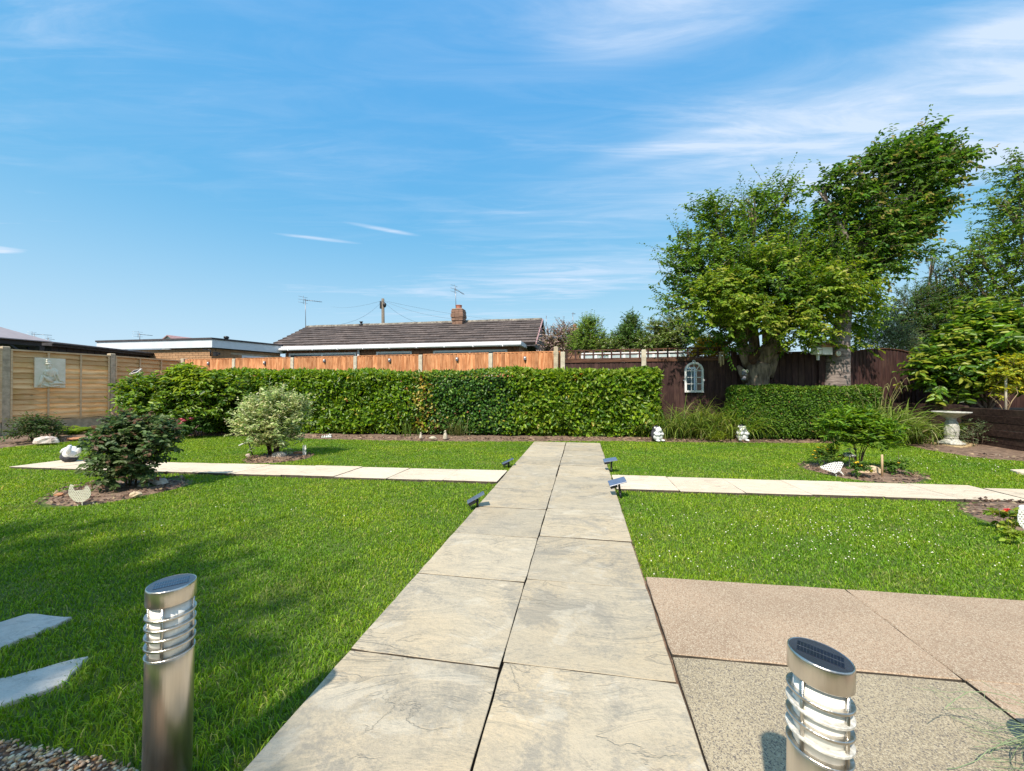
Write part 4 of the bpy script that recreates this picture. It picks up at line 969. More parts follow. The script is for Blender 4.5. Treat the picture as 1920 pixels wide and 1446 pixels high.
def aerial(px, ybase, ytop, Y, armpx, label, els=7, flip=1, cross_=True, tilt=0.0):
    b = at(px, ybase, Y); t = at(px-1, ytop, Y); root = thing('tv_aerial', label, 'aerial', b, 0, 'television aerials on the roofs')
    h = t.z-b.z; r = 0.00045*Y+0.006
    mb = MB(); mb.tube([(0,0,-0.15),(t.x-b.x,0,h)], r, 6); mb.build('mast', M['metal_thin'], root)
    L_ = armpx/F*Y; mb = MB(); e = Vector((t.x-b.x+L_*flip, L_*0.25, h-0.12-tilt*L_)); s = Vector((t.x-b.x-L_*0.12*flip, -L_*0.02, h-0.06)); mb.tube([s, e], r*0.8, 6); mb.build('boom', M['metal_thin'], root)
    mb = MB()
    for k in range(els):
        q = s.lerp(e, 0.08+0.92*k/els); w = 0.10*Y/15; mb.tube([q+Vector((-w*0.35,w,0)), q+Vector((w*0.35,-w,0))], r*0.5, 4)
    if cross_:
        for zz in (-0.14, 0.0, 0.14): mb.tube([s+Vector((-0.15*flip,-0.2,zz)), s+Vector((0.10*flip,0.2,zz))], r*0.5, 4)
        mb.tube([s+Vector((0,0,-0.2)), s+Vector((0,0,0.2))], r*0.5, 4)
    mb.build('elements', M['metal_thin'], root)
aerial(573, 618, 560, 19.3, 28, 'tall thin television aerial at the left end of the tiled bungalow roof')
aerial(855, 582, 539, 17.8, 16, 'television aerial rising from the brick chimney of the bungalow', tilt=0.45)
aerial(262, 638, 625, 24, 20, 'small television aerial above the white fascia of the flat roofed garage', 4)
aerial(64, 643, 625, 30, 26, 'faint television aerial beside the tip of the grey canopy, the left one', 3)
aerial(91, 646, 634, 34, 9, 'faint short television aerial just right of the canopy tip', 3)
aerial(1075, 622, 586, 30, 5, 'thin television aerial on the distant chimney right of the pink blossom tree', 2, cross_=False)
aerial(1068, 624, 604, 31, 7, 'shorter thin aerial just left of the distant chimney aerial', 2, cross_=False)
p = at(1014, 617, 15.6); mb = MB(); s_ = 15.6/F
mb.tube([(0,0,0),(7*s_,0,3*s_),(10*s_,0,8*s_),(10.5*s_,0,25*s_)], 0.012, 6); mb.build('bent_rod', M['metal_thin'], None, p, label='thin bent metal rod sticking out from the right gable of the bungalow', cat='rod')
def telegraph():
    Y = 34; b = at(719, 728, Y); top = at(717.5, 560, Y); root = thing('telegraph_pole', 'wooden telegraph pole rising behind the bungalow roof', 'telegraph pole', (b.x, b.y, 0))
    mb = MB(); mb.tube([(0,0,-0.1),(-0.02,0,top.z*0.5),(top.x-b.x,0,top.z)], [0.17,0.15,0.12], 10); mb.build('pole', M['pole'], root)
    mb = MB(); mb.box((top.x-b.x-0.22,-0.14,top.z-0.85), (top.x-b.x-0.10,0.10,top.z-0.25)); mb.ell((top.x-b.x+0.16,-0.05,top.z-0.55), (0.16,0.15,0.22), 10, 7); mb.build('junction_box', M['dark'], root)
    mb = MB(); mb.box((top.x-b.x-0.05,-0.30,4.6), (top.x-b.x+0.3,-0.26,4.64)); mb.box((top.x-b.x-0.3,-0.30,5.2), (top.x-b.x+0.05,-0.26,5.24)); mb.build('step_iron', M['metal_thin'], root)
    T = Vector((top.x-b.x, 0, top.z-0.15))
    for (px, py, yy, nm) in ((640, 608, 23, 0), (804, 610, 21, 1), (880, 600, 30, 2), (620, 575, 60, 3), (1000, 605, 48, 4)):
        e = at(px, py, yy)-Vector((b.x, b.y, 0)); pts = []
        for i in range(13): t = i/12; q = T.lerp(e, t); q.z -= 0.35*4*t*(1-t); pts.append(q)
        mb = MB(); mb.tube(pts, 0.009, 4); mb.build('wire', M['metal_thin'], root)
telegraph()
def build_garage():
    root = thing('flat_roofed_garage', 'yellow brick garage with flat roof and deep white fascia left of the bungalow', 'garage')
    A = Vector((-14.25, 13.62)); B = Vector((-9.67, 12.80)); C = Vector((-8.62, 14.9)); zt = 2.575; ov = 0.12
    dAB = (B-A).normalized(); dBC = (C-B).normalized()
    nAB = Vector((dAB.y, -dAB.x)); nBC = Vector((dBC.y, -dBC.x))
    Ai, Bi, Ci = A+dAB*0.3-nAB*ov, B-nAB*ov-dAB*ov*1.2, C-nBC*ov
    win = (0.92, 2.02)
    for (a, b, holes) in ((Ai, Bi, []), (Bi, Ci, [(win[0], win[1], 1.2, 2.14)])):
        D, L_, rz = frame_of(a, b); mb = MB()
        if holes:
            mb.box((0.03,0.01,0), (win[0],0.2,2.30)); mb.box((win[0],0.01,0), (win[1],0.2,1.2)); mb.box((win[0],0.01,2.14), (win[1],0.2,2.30)); mb.box((win[1],0.01,0), (L_,0.2,2.30))
        else: mb.box((0,0.01,0), (L_-0.02,0.2,2.30))
        o = mb.build('wall', M['mortar'], root, (a.x, a.y, 0)); o.rotation_euler.z = rz
        brickwork(root, a, b, 1.70, 2.30, 'brick', holes)
    D, L_, rz = frame_of(Bi, Ci)
    mb = MB(); a, b = win; t = 0.07
    mb.box((a,-0.01,1.2),(b,0.05,1.2+t)); mb.box((a,-0.01,2.14-t),(b,0.05,2.14)); mb.box((a,-0.009,1.2+t),(a+t,0.049,2.14-t)); mb.box((b-t,-0.009,1.2+t),(b,0.049,2.14-t)); mb.box(((a+b)/2-0.05,-0.009,1.2+t),((a+b)/2+0.03,0.049,2.14-t))
    w = mb.build('window', M['upvc'], root, (Bi.x, Bi.y, 0)); w.rotation_euler.z = rz
    for (x0, x1) in ((a+t, (a+b)/2-0.05), ((a+b)/2+0.03, b-t)):
        mb = MB(); mb.box((x0,0.012,1.2+t),(x1,0.02,2.14-t)); mb.build('pane', M['glass_dark'], w)
    mb = MB(); mb.box((win[0]-0.35,-0.014,2.145),(win[1]+0.30,0.0,2.20)); o = mb.build('lintel', M['concrete_old'], root, (Bi.x, Bi.y, 0)); o.rotation_euler.z = rz
    for (a, b) in ((A, B), (B, C)):
        D, L_, rz = frame_of(a, b)
        mb = MB(); mb.box((0,0,2.315), (L_,0.03,zt)); o = mb.build('fascia', M['upvc_g'], root, (a.x, a.y, 0)); o.rotation_euler.z = rz
        mb = MB(); mb.box((-0.02,-0.03,zt+.001), (L_+0.015,0.06,zt+0.055)); o = mb.build('roof_edge', M['felt'], root, (a.x, a.y, 0)); o.rotation_euler.z = rz
    mb = MB(); E = Vector((-13.2, 18.5)); F_ = Vector((-14.25, 13.62)); mb.add([(B.x+.03,B.y+.06,zt),(C.x,C.y,zt),(C.x+.5,C.y+3,zt),(E.x,E.y,zt),(F_.x,F_.y+.05,zt)], [(0,1,2,3,4)]); mb.add([(Bi.x,Bi.y,2.312),(Ci.x,Ci.y,2.312),(C.x,C.y+.02,2.312),(B.x,B.y+.03,2.312),(A.x,A.y+.03,2.312),(Ai.x,Ai.y,2.312)], [(0,1,2,3),(0,3,4,5)]); mb.build('roof', M['felt'], root)
    mb = MB(); p = at(424, 641, 15.5); mb.lathe([(0.06,0),(0.06,0.12),(0.09,0.13),(0.09,0.20),(0.05,0.22)], 10); mb.build('roof_vent', M['dark'], root, p)
    # wall lamps at the corner
    mb = MB(); p = at(395, 659, 12.75); mb.tube([(0,0,-0.16),(0,-0.02,0.03),(-0.10,-0.05,0.05)], 0.022, 6); mb.box((-0.20,-0.08,0.04),(-0.08,-0.01,0.07)); mb.build('bracket_lamp', M['dark'], root, p)
    mb = MB(); p = at(405, 664, 13.0); mb.box((-0.04,-0.08,-0.07),(0.06,0.0,0.07)); mb.tube([(0.06,-0.05,0.01),(0.15,-0.09,0.01)], 0.02, 6); mb.box((0.11,-0.13,-0.03),(0.18,-0.06,0.04)); mb.build('security_light', M['dark'], root, p)
build_garage()
def build_shed():
    root = thing('black_shed', 'long black clad shed with felt roof behind the tan fence on the left', 'shed')
    A = Vector((-11.95, 10.3)); B = Vector((-12.35, 14.6)); D, L_, rz = frame_of(A, B); nb = 22
    for k in range(nb):
        mb = MB(); x = L_*k/nb; mb.box((x,0.0,0), (x+L_/nb-0.012,0.03,2.12)); o = mb.build('cladding_board', M['shed'], root, (A.x, A.y, 0)); o.rotation_euler.z = rz
    mb = MB(); mb.box((0.0,0.031,0), (L_,2.6,2.10)); o = mb.build('wall', M['shed'], root, (A.x, A.y, 0)); o.rotation_euler.z = rz
    mb = MB(); mb.hexa([(-0.15,-0.16,2.08),(L_+0.1,-0.16,2.08),(L_+0.1,2.7,2.22),(-0.15,2.7,2.22)], [(-0.15,-0.16,2.17),(L_+0.1,-0.16,2.17),(L_+0.1,2.7,2.31),(-0.15,2.7,2.31)]); o = mb.build('roof', M['felt'], root, (A.x, A.y, 0)); o.rotation_euler.z = rz
    mb = MB(); mb.tube([(-0.16,-0.19,2.155),(L_+0.11,-0.19,2.155)], 0.035, 8); o = mb.build('roof_edge', M['felt'], root, (A.x, A.y, 0)); o.rotation_euler.z = rz
build_shed()
def build_gazebo():
    root = thing('garden_gazebo', 'gazebo with grey pyramid canopy and dark frame behind the tan fence at far left', 'gazebo')
    c = Vector((-11.1, 9.6, 2.115)); d = Vector((-0.24, -0.97)).normalized(); e = Vector((-0.97, 0.24)).normalized()
    q = [Vector((c.x, c.y)), Vector((c.x, c.y))+d*3, Vector((c.x, c.y))+d*3+e*3, Vector((c.x, c.y))+e*3]; ap = sum((Vector((x.x, x.y, 0)) for x in q), Vector())/4; ap.z = 2.86
    mb = MB(); vs = [(x.x, x.y, 2.125) for x in q]+[tuple(ap)]+[(x.x, x.y, 2.105) for x in q]; mb.add(vs, [(0,1,4),(1,2,4),(2,3,4),(3,0,4),(0,5,6,1),(1,6,7,2),(2,7,8,3),(3,8,5,0),(5,8,7,6)]); mb.build('canopy', M['canopy'], root)
    cc = Vector((ap.x, ap.y))
    for i in range(4):
        a, b = q[i], q[(i+1) % 4]; a2 = a.lerp(cc, 0.10); b2 = b.lerp(cc, 0.10); D, L_, rz = frame_of(a2, b2)
        mb = MB(); mb.box((0,-0.03,2.0), (L_,0.03,2.10)); o = mb.build('beam', M['dark'], root, (a2.x, a2.y, 0)); o.rotation_euler.z = rz
        mb = MB(); mb.box((-0.05,-0.05,0), (0.05,0.05,2.0)); mb.build('post', M['dark'], root, (a2.x, a2.y, 0))
        for (p0, s) in ((a2, 1), (b2, -1)):
            v = (b2-a2).normalized()*s; mb = MB(); mb.tube([(0,0,1.5), (v.x*0.5, v.y*0.5, 2.0)], 0.03, 4, smooth=False); mb.build('brace', M['dark'], root, (p0.x, p0.y, 0))
build_gazebo()
def far_house(px0, px1, yr, ye, Y, label, chim=None, mt='tile', wall=None):
    a = at(px0, ye, Y); b = at(px1, ye, Y); z = at(px0, yr, Y).z; root = thing('distant_house', label, 'house')
    d = 5.0; mb = MB(); mb.box((a.x+.2,Y+.4,0), (b.x-.2,Y+d*2-.4,a.z)); mb.build('wall', M['brick_r'], root)
    mb = MB(); mb.hexa([(a.x,Y,a.z),(b.x,Y,a.z),(b.x,Y+d,z-.1),(a.x,Y+d,z-.1)], [(a.x,Y,a.z+.1),(b.x,Y,a.z+.1),(b.x,Y+d,z),(a.x,Y+d,z)]); mb.hexa([(a.x,Y+d,z-.1),(b.x,Y+d,z-.1),(b.x,Y+2*d,a.z),(a.x,Y+2*d,a.z)], [(a.x,Y+d,z),(b.x,Y+d,z),(b.x,Y+2*d,a.z+.1),(a.x,Y+2*d,a.z+.1)]); r = mb.build('roof', M[mt], root)
    for k in range(12):
        mb = MB(); t0 = k/12; yy = Y+d*t0; zz = a.z+.1+(z-a.z-.1)*t0; mb.box((a.x-.02,yy-.02,zz+.005), (b.x+.02,yy+d/12*0.9,zz+.07+0.01*(k%2))); mb.build('tile_course', M[mt], r)
    if chim:
        c = at(chim[0], chim[1], Y+d-0.5); w = chim[2]/F*(Y+d)/2; mb = MB(); mb.box((c.x-w,Y+d-.9,z-1.2), (c.x+w,Y+d-.1,c.z)); mb.bevbox((c.x-w*1.15,Y+d-1,c.z+.002), (c.x+w*1.15,Y+d,c.z+.15), .05); cc = mb.build('chimney', M['brick'], r)
        mb = MB(); mb.lathe([(0.15,0),(0.13,0.35)], 10, Matrix.Translation((c.x, Y+d-.5, c.z+.152))); mb.build('chimney_pot', M['pot_clay'], cc)
far_house(1022, 1290, 629, 641, 26, 'distant brown roofed house behind the shrubs right of the bungalow', (1078, 620, 16))
def far_gable():
    root = thing('distant_house', 'distant house with small white gable poking above the flat roofed garage', 'house')
    a = at(303, 640, 38); b = at(352, 637, 38); t = at(316, 628.5, 38); mb = MB(); mb.box((a.x,38,0),(a.x+1.3,48,a.z)); mb.add([(a.x,38,a.z),(a.x+1.3,38,a.z),(t.x,38,t.z-.06)], [(0,1,2)]); mb.build('wall', M['upvc_g'], root)
    mb = MB(); u = at(310, 634, 38)
    mb.hexa([(t.x,37.8,t.z-.08),(a.x+1.5,37.8,a.z-.1),(b.x+.6,42,a.z-.1),(t.x+1.0,42,t.z-.08)], [(t.x,37.8,t.z),(a.x+1.5,37.8,a.z),(b.x+.6,42,a.z),(t.x+1.0,42,t.z)])
    mb.hexa([(a.x-.1,37.8,a.z-.1),(t.x,37.8,t.z-.08),(t.x+1.0,42,t.z-.08),(a.x+.9,42,a.z-.1)], [(a.x-.1,37.8,a.z),(t.x,37.8,t.z),(t.x+1.0,42,t.z),(a.x+.9,42,a.z)]); mb.build('roof', M['verge'], root)
far_gable()
# greenhouse seen through the trellis
def greenhouse():
    root = thing('greenhouse', 'pale greenhouse glimpsed through the trellis holes behind the brown fence', 'greenhouse')
    A = fp(1085)+Vector((0.35,1.5)); B = fp(1312)+Vector((0.3,1.5)); D, L_, rz = frame_of(A, B); n = 7
    for k in range(n):
        x0 = L_*k/n; mb = MB(); mb.box((x0+0.03,0,0.3), (x0+L_/n-0.03,0.012,1.92)); o = mb.build('pane', M['greenhouse'], root, (A.x, A.y, 0)); o.rotation_euler.z = rz
        mb = MB(); mb.box((x0-0.03,-0.02,0), (x0+0.03,0.03,1.95)); o = mb.build('glazing_bar', M['upvc'], root, (A.x, A.y, 0)); o.rotation_euler.z = rz
    mb = MB(); mb.box((0,-0.03,1.922), (L_,0.04,1.96)); mb.box((0,-0.03,1.78),(L_,-0.021,1.80)); o = mb.build('eaves_bar', M['upvc'], root, (A.x, A.y, 0)); o.rotation_euler.z = rz
    mb = MB(); mb.box((0,0.05,0), (L_,2.0,0.8)); o = mb.build('staging', M['shed'], root, (A.x, A.y, 0)); o.rotation_euler.z = rz
greenhouse()
# the house the photograph was taken from (seen only in the mirror)
def home():
    root = thing('near_house', 'brick house behind the viewer, seen only in the arched mirror', 'house')
    def blk(x0, x1, y0, y1, z, nm='wall', m='brick_r'):
        mb = MB(); mb.box((x0,y0,0), (x1,y1,z)); return mb.build(nm, M[m], root)
    blk(-9, 7, -12, -4.6, 2.4)
    mb = MB(); mb.hexa([(-9.4,-4.3,2.4),(7.4,-4.3,2.4),(7.4,-8.3,4.0),(-9.4,-8.3,4.0)][::-1], [(-9.4,-4.3,2.5),(7.4,-4.3,2.5),(7.4,-8.3,4.1),(-9.4,-8.3,4.1)][::-1]); mb.hexa([(-9.4,-8.3,4.0),(7.4,-8.3,4.0),(7.4,-12.3,2.4),(-9.4,-12.3,2.4)][::-1], [(-9.4,-8.3,4.1),(7.4,-8.3,4.1),(7.4,-12.3,2.5),(-9.4,-12.3,2.5)][::-1]); mb.build('roof', M['tile'], root)
    for (x0, x1) in ((-1.4, 0.6), (1.4, 3.4)):
        mb = MB(); mb.box((x0,-4.599,0.1), (x1,-4.53,2.1)); w = mb.build('patio_door', M['upvc'], root); c = (x0+x1)/2
        for (a, b) in ((x0+.08, c-.04), (c+.04, x1-.08)):
            mb = MB(); mb.box((a,-4.529,0.2),(b,-4.52,2.0)); mb.build('pane', M['glass_dark'], w)
home()

# ------------------------------------------------------------------ hedges
M['stalk'] = mat('sedge_stalk', (0.28,0.27,0.10), .7, var=.3, scale=20)
LAUREL = [(0.14,0.26,0.012),(0.21,0.34,0.015),(0.06,0.15,0.012),(0.30,0.41,0.03),(0.10,0.19,0.02)]
IVY = [(0.07,0.18,0.025),(0.10,0.23,0.035),(0.04,0.12,0.02),(0.16,0.27,0.035)]
def hedge(name, label, a, b, depth, hgt, kindfn, seed, count, core=0.10, bump=0.06, roundness=0.18):
    a = Vector(a); b = Vector(b); D, L_, rz = frame_of(a, b); Nf = Vector((D.y, -D.x))       # Nf faces the camera
    root = thing(name, label, 'hedge'); rng = np.random.default_rng(seed)
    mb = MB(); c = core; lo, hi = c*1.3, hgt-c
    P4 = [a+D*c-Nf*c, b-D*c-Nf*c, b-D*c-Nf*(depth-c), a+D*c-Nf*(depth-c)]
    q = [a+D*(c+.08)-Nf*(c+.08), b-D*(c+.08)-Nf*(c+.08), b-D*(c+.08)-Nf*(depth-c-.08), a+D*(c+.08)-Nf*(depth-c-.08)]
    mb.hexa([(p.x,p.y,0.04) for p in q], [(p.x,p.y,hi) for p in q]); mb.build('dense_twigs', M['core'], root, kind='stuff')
    # surface samples: front, top, both ends, back
    areas = [L_*hgt*1.0, L_*depth*0.9, depth*hgt, depth*hgt, L_*hgt*0.25]; n = count; f = rng.choice(5, n, p=np.array(areas)/sum(areas))
    u, v = rng.random(n), rng.random(n); x = u*L_; y = np.zeros(n); z = v*hgt; nx = np.zeros(n); ny = np.zeros(n); nz = np.zeros(n)
    m = f == 0; ny[m] = 1; z[m] = 0.04+v[m]*(hgt-0.04)
    m = f == 1; y[m] = -v[m]*depth; z[m] = hgt; nz[m] = 1
    m = f == 2; x[m] = 0; y[m] = -u[m]*depth; nx[m] = -1
    m = f == 3; x[m] = L_; y[m] = -u[m]*depth; nx[m] = 1
    m = f == 4; y[m] = -depth; ny[m] = -1
    # soften the box: pull samples inward near its edges
    def ed(t, T): return np.clip(1-np.minimum(t, T-t)/roundness, 0, 1)
    r2 = roundness*0.45; zz = np.clip(1-(hgt-z)/roundness, 0, 1)
    yy_f = np.clip(1-(-y)/roundness, 0, 1)
    y -= np.where(f == 0, r2*zz**2, 0); z -= np.where(f == 1, r2*np.maximum(yy_f, ed(x, L_))**2, 0); y -= np.where(f == 0, r2*ed(x, L_)**2, 0)
    x += np.where(f == 3, -r2*np.maximum(zz, yy_f)**2, 0)+np.where(f == 2, r2*np.maximum(zz, yy_f)**2, 0)
    lump = 0.03*np.sin(x*1.3+2*seed)*(nz > 0)+bump*(np.sin(x*3.1+seed)*np.sin(z*5.3+x)+0.6*np.sin(x*7.7+y*6)*np.sin(z*9+1))+rng.uniform(-1.1, 0.35, n)*bump*1.2
    low = (f == 0)*np.clip((0.22-z)/0.22, 0, 1)*0.10
    x += nx*lump; y += ny*(lump-low); z += nz*lump*0.8
    N3 = np.stack([nx, ny, nz], 1); rot = np.array([[D.x, Nf.x, 0],[D.y, Nf.y, 0],[0,0,1]])
    P = np.stack([x, y, z], 1)@rot.T+np.array([a.x, a.y, 0]); Nw = N3@rot.T
    info = kindfn(x/L_, z/hgt, rng, n)
    Dd = Nw*0.45+sph(rng, n)*0.8+np.array([0,0,0.10]); Nn = Nw*0.9+np.array([0,0,0.55])+rng.normal(size=(n,3))*0.45
    keep = info['keep']
    leaves('foliage', P[keep], Dd[keep], nrm(Nn[keep]), info['ll'][keep]*rng.uniform(.7,1.2,keep.sum()), info['lw'][keep]*rng.uniform(.75,1.2,keep.sum()), info['c'][keep], info.get('m', M['leaf_gloss']), root, fold=0.18, droop=0.22)
    return root
def kind_long(u, v, rng, n):
    mid = np.exp(-((u-0.60)/0.115)**4); ivy = rng.random(n) < mid*0.93
    c = pal(rng, n, LAUREL, [4,4,3,1.5,3], 0.2); ci = pal(rng, n, IVY, [4,3,4,1.2], 0.2); c[ivy] = ci[ivy]
    gold = (rng.random(n) < 0.45*np.exp(-((u-0.505)/0.02)**2)) | (rng.random(n) < 0.010); c[gold] = pal(rng, gold.sum(), [(0.50,0.38,0.06),(0.42,0.17,0.05),(0.45,0.42,0.12)], [3,1,2], 0.2)
    red = rng.random(n) < 0.35*np.exp(-((u-0.53)/0.05)**2)*np.clip(1-v*2, 0, 1); c[red] = pal(rng, red.sum(), [(0.22,0.10,0.04),(0.30,0.27,0.08)], [1,1], 0.3)
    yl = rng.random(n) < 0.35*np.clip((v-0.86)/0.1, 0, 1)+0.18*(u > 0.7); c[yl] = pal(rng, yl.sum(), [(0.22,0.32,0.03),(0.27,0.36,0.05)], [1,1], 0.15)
    big = np.where(u > 0.70, 1.25, 1.0); ll = np.where(ivy, 0.052, 0.088*big); lw = np.where(ivy, 0.042, 0.046*big)
    return dict(keep=np.ones(n, bool), c=c, ll=ll, lw=lw)
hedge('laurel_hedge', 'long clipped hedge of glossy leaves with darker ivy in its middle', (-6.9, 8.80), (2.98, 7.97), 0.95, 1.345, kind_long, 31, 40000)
def kind_box(u, v, rng, n):
    c = pal(rng, n, [(0.085,0.19,0.015),(0.13,0.26,0.02),(0.05,0.12,0.01),(0.20,0.32,0.03)], [4,3,3,1], 0.2)
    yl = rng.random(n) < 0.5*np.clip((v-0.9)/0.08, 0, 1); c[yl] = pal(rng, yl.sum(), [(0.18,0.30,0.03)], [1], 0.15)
    br = rng.random(n) < 0.02; c[br] = pal(rng, br.sum(), [(0.30,0.18,0.06)], [1], 0.2)
    return dict(keep=np.ones(n, bool), c=c, ll=np.full(n, 0.040), lw=np.full(n, 0.022), m=M['leaf'])
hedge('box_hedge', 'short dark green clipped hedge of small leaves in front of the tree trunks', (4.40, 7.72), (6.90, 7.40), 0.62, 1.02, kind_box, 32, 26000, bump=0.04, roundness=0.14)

# ------------------------------------------------------------------ trees
def tree_face(root_label):
    pass
def px_blobs(lst, Y, zs=0.85):
    out = []
    for b in lst:
        px, py, r = b[:3]; dy = b[3] if len(b) > 3 else 0.0; p = at(px, py, Y+dy); out.append((p.x, p.y, p.z, r*(Y/8.0), zs))
    return out
HORN = [(0.09,0.19,0.016),(0.13,0.25,0.022),(0.055,0.13,0.014),(0.19,0.30,0.03)]
def tree_one():
    b = at(1417, 728, 8.42); root = thing('old_tree', 'dense leafy tree with a short forked trunk that wears a face, behind the box hedge', 'tree', (b.x, b.y, 0))
    T = MB(); o = Vector((b.x, b.y, 0)); loc = lambda px, py, dy=0: at(px, py, 8.42+dy)-o
    T.tube([(0,0,-0.05),(0,0,0.12),(0.0,0,0.5),loc(1417,728),loc(1418,705),loc(1420,690),loc(1422,682)], [0.34,0.28,0.23,0.235,0.25,0.27,0.24], 18, noise=0.05)
    T.tube([loc(1422,688),loc(1433,668,-.05),loc(1446,650,-.08),loc(1452,630),loc(1462,590,.1),loc(1475,540,.2)], [0.22,0.19,0.155,0.13,0.10,0.05], 14, noise=0.05)
    T.tube([loc(1415,690),loc(1402,672),loc(1394,655),loc(1388,630,.1),loc(1375,590,.1),loc(1350,540,.2)], [0.20,0.15,0.115,0.10,0.08,0.04], 12, noise=0.06)
    T.tube([loc(1430,700),loc(1443,684,-.05),loc(1451,672,-.1),loc(1452,664,-.1)], [0.22,0.15,0.10,0.085], 10, noise=0.08)
    T.tube([loc(1405,712),loc(1393,700,-.02),loc(1384,686,-.02)], [0.15,0.09,0.03], 8, noise=0.08)
    T.tube([loc(1418,680,.1),loc(1415,655,.1),loc(1412,620,.15),loc(1410,560,.2)], [0.16,0.11,0.10,0.05], 10, noise=0.06)
    T.build('trunk', M['bark'], root)
    h = MB(); c = loc(1412,672,-0.27); h.ell(c, (0.10,0.05,0.13), 12, 8, noise=0.12); c = loc(1419,664,-0.22); h.ell(c, (0.07,0.05,0.09), 10, 7, noise=0.12); h.build('hollow', M['hollow'], root)
    bl = px_blobs([(1400,545,1.05,.2),(1325,525,.72),(1365,455,.62,.2),(1345,412,.36,.1),(1450,450,.72,.3),(1462,375,.34,.2),(1420,395,.42,.2),(1500,520,.85,.1),(1560,500,.62,.0),(1300,470,.38),(1290,570,.55),(1345,610,.52),(1410,610,.55,-.2),(1480,595,.66,-.1),(1545,580,.62,-.1),(1590,540,.48,-.1),(1600,505,.38,.1),(1360,650,.34,-.1),(1512,470,.42,.3),(1275,500,.30),(1320,400,.22),(1430,540,.8,-.55),(1500,560,.6,-.5),(1370,560,.55,-.5)], 8.3)
    B2 = [(x-b.x, y-b.y, z, r, s) for (x,y,z,r,s) in bl]
    Lm = MB(); limbs(Lm, loc(1440,640), [B2[i] for i in (4,7,8,13,14,15,16,18)], 0.11, 0.2); limbs(Lm, loc(1395,640), [B2[i] for i in (1,2,3,6,9,10,11)], 0.10, 0.2); limbs(Lm, loc(1412,620,.15), [B2[0], B2[5], B2[12], B2[17]], 0.09, 0.2)
    Lm.build('limbs', M['bark'], root)
    crown('crown', B2, 3000, 13, 0.080, 0.041, 0.34, HORN, [4,4,3,1.5], M['leaf'], root, 41, bias=(-0.05,0,0.45), hang=0.28, inner=0.35, tip=((0.22,0.33,0.03), 0.3), twigr=0.004)
    crown('crown_tips', [(x,y,z,r*1.22,s) for (x,y,z,r,s) in B2 if z > 2.9 or abs(x) > 0.9], 560, 13, 0.058, 0.028, 0.58, HORN, [4,4,3,1], M['leaf'], root, 42, bias=(0.05,0,0.9), hang=0.15, inner=0.0, twigr=0.004)
    # light undersprays catching the sun on the camera side
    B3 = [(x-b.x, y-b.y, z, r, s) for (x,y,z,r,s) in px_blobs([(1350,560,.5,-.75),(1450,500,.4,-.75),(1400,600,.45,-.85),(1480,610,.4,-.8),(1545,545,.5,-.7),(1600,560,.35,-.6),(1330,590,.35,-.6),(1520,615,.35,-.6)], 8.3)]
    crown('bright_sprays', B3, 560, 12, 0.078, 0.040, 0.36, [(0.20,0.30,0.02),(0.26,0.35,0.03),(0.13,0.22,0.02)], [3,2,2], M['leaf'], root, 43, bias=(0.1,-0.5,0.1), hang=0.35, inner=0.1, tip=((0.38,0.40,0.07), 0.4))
    # face ornaments hung on the bark
    mb = MB(); e1 = loc(1394.5,695,-0.36); e2 = loc(1400.5,696,-0.42)
    f = thing('tree_face', 'grey resin face with pale eyes, nose and lips hung on the forked tree trunk', 'ornament', tuple(at(1396, 704, 8.02)))
    q = lambda px, py, dy=0: at(px, py, 8.02+dy)-at(1396, 704, 8.02)
    for (px, py, r) in ((1394.5,694.5,0.028),(1400.5,696.3,0.034)):
        mb = MB(); mb.ell(q(px,py), (r,r*0.7,r), 12, 8); ey = mb.build('eye', M['eye'], f); mb = MB(); mb.ell(q(px,py)+Vector((0,-r*0.62,0)), (r*0.38,r*0.25,r*0.38), 8, 6); mb.build('pupil', M['dark'], ey)
    mb = MB(); mb.ell(q(1395,698.5), (0.035,0.05,0.05), 10, 7); mb.ell(q(1392.8,702), (0.022,0.03,0.018), 8, 6); mb.ell(q(1397.5,703), (0.03,0.035,0.02), 8, 6); mb.build('nose', M['face_grey'], f)
    mb = MB(); mb.ell(q(1395.5,708.5), (0.035,0.035,0.038), 10, 7); mb.ell(q(1394,711.5), (0.040,0.04,0.028), 10, 7); mb.build('lips', M['face_grey'], f)
tree_one()
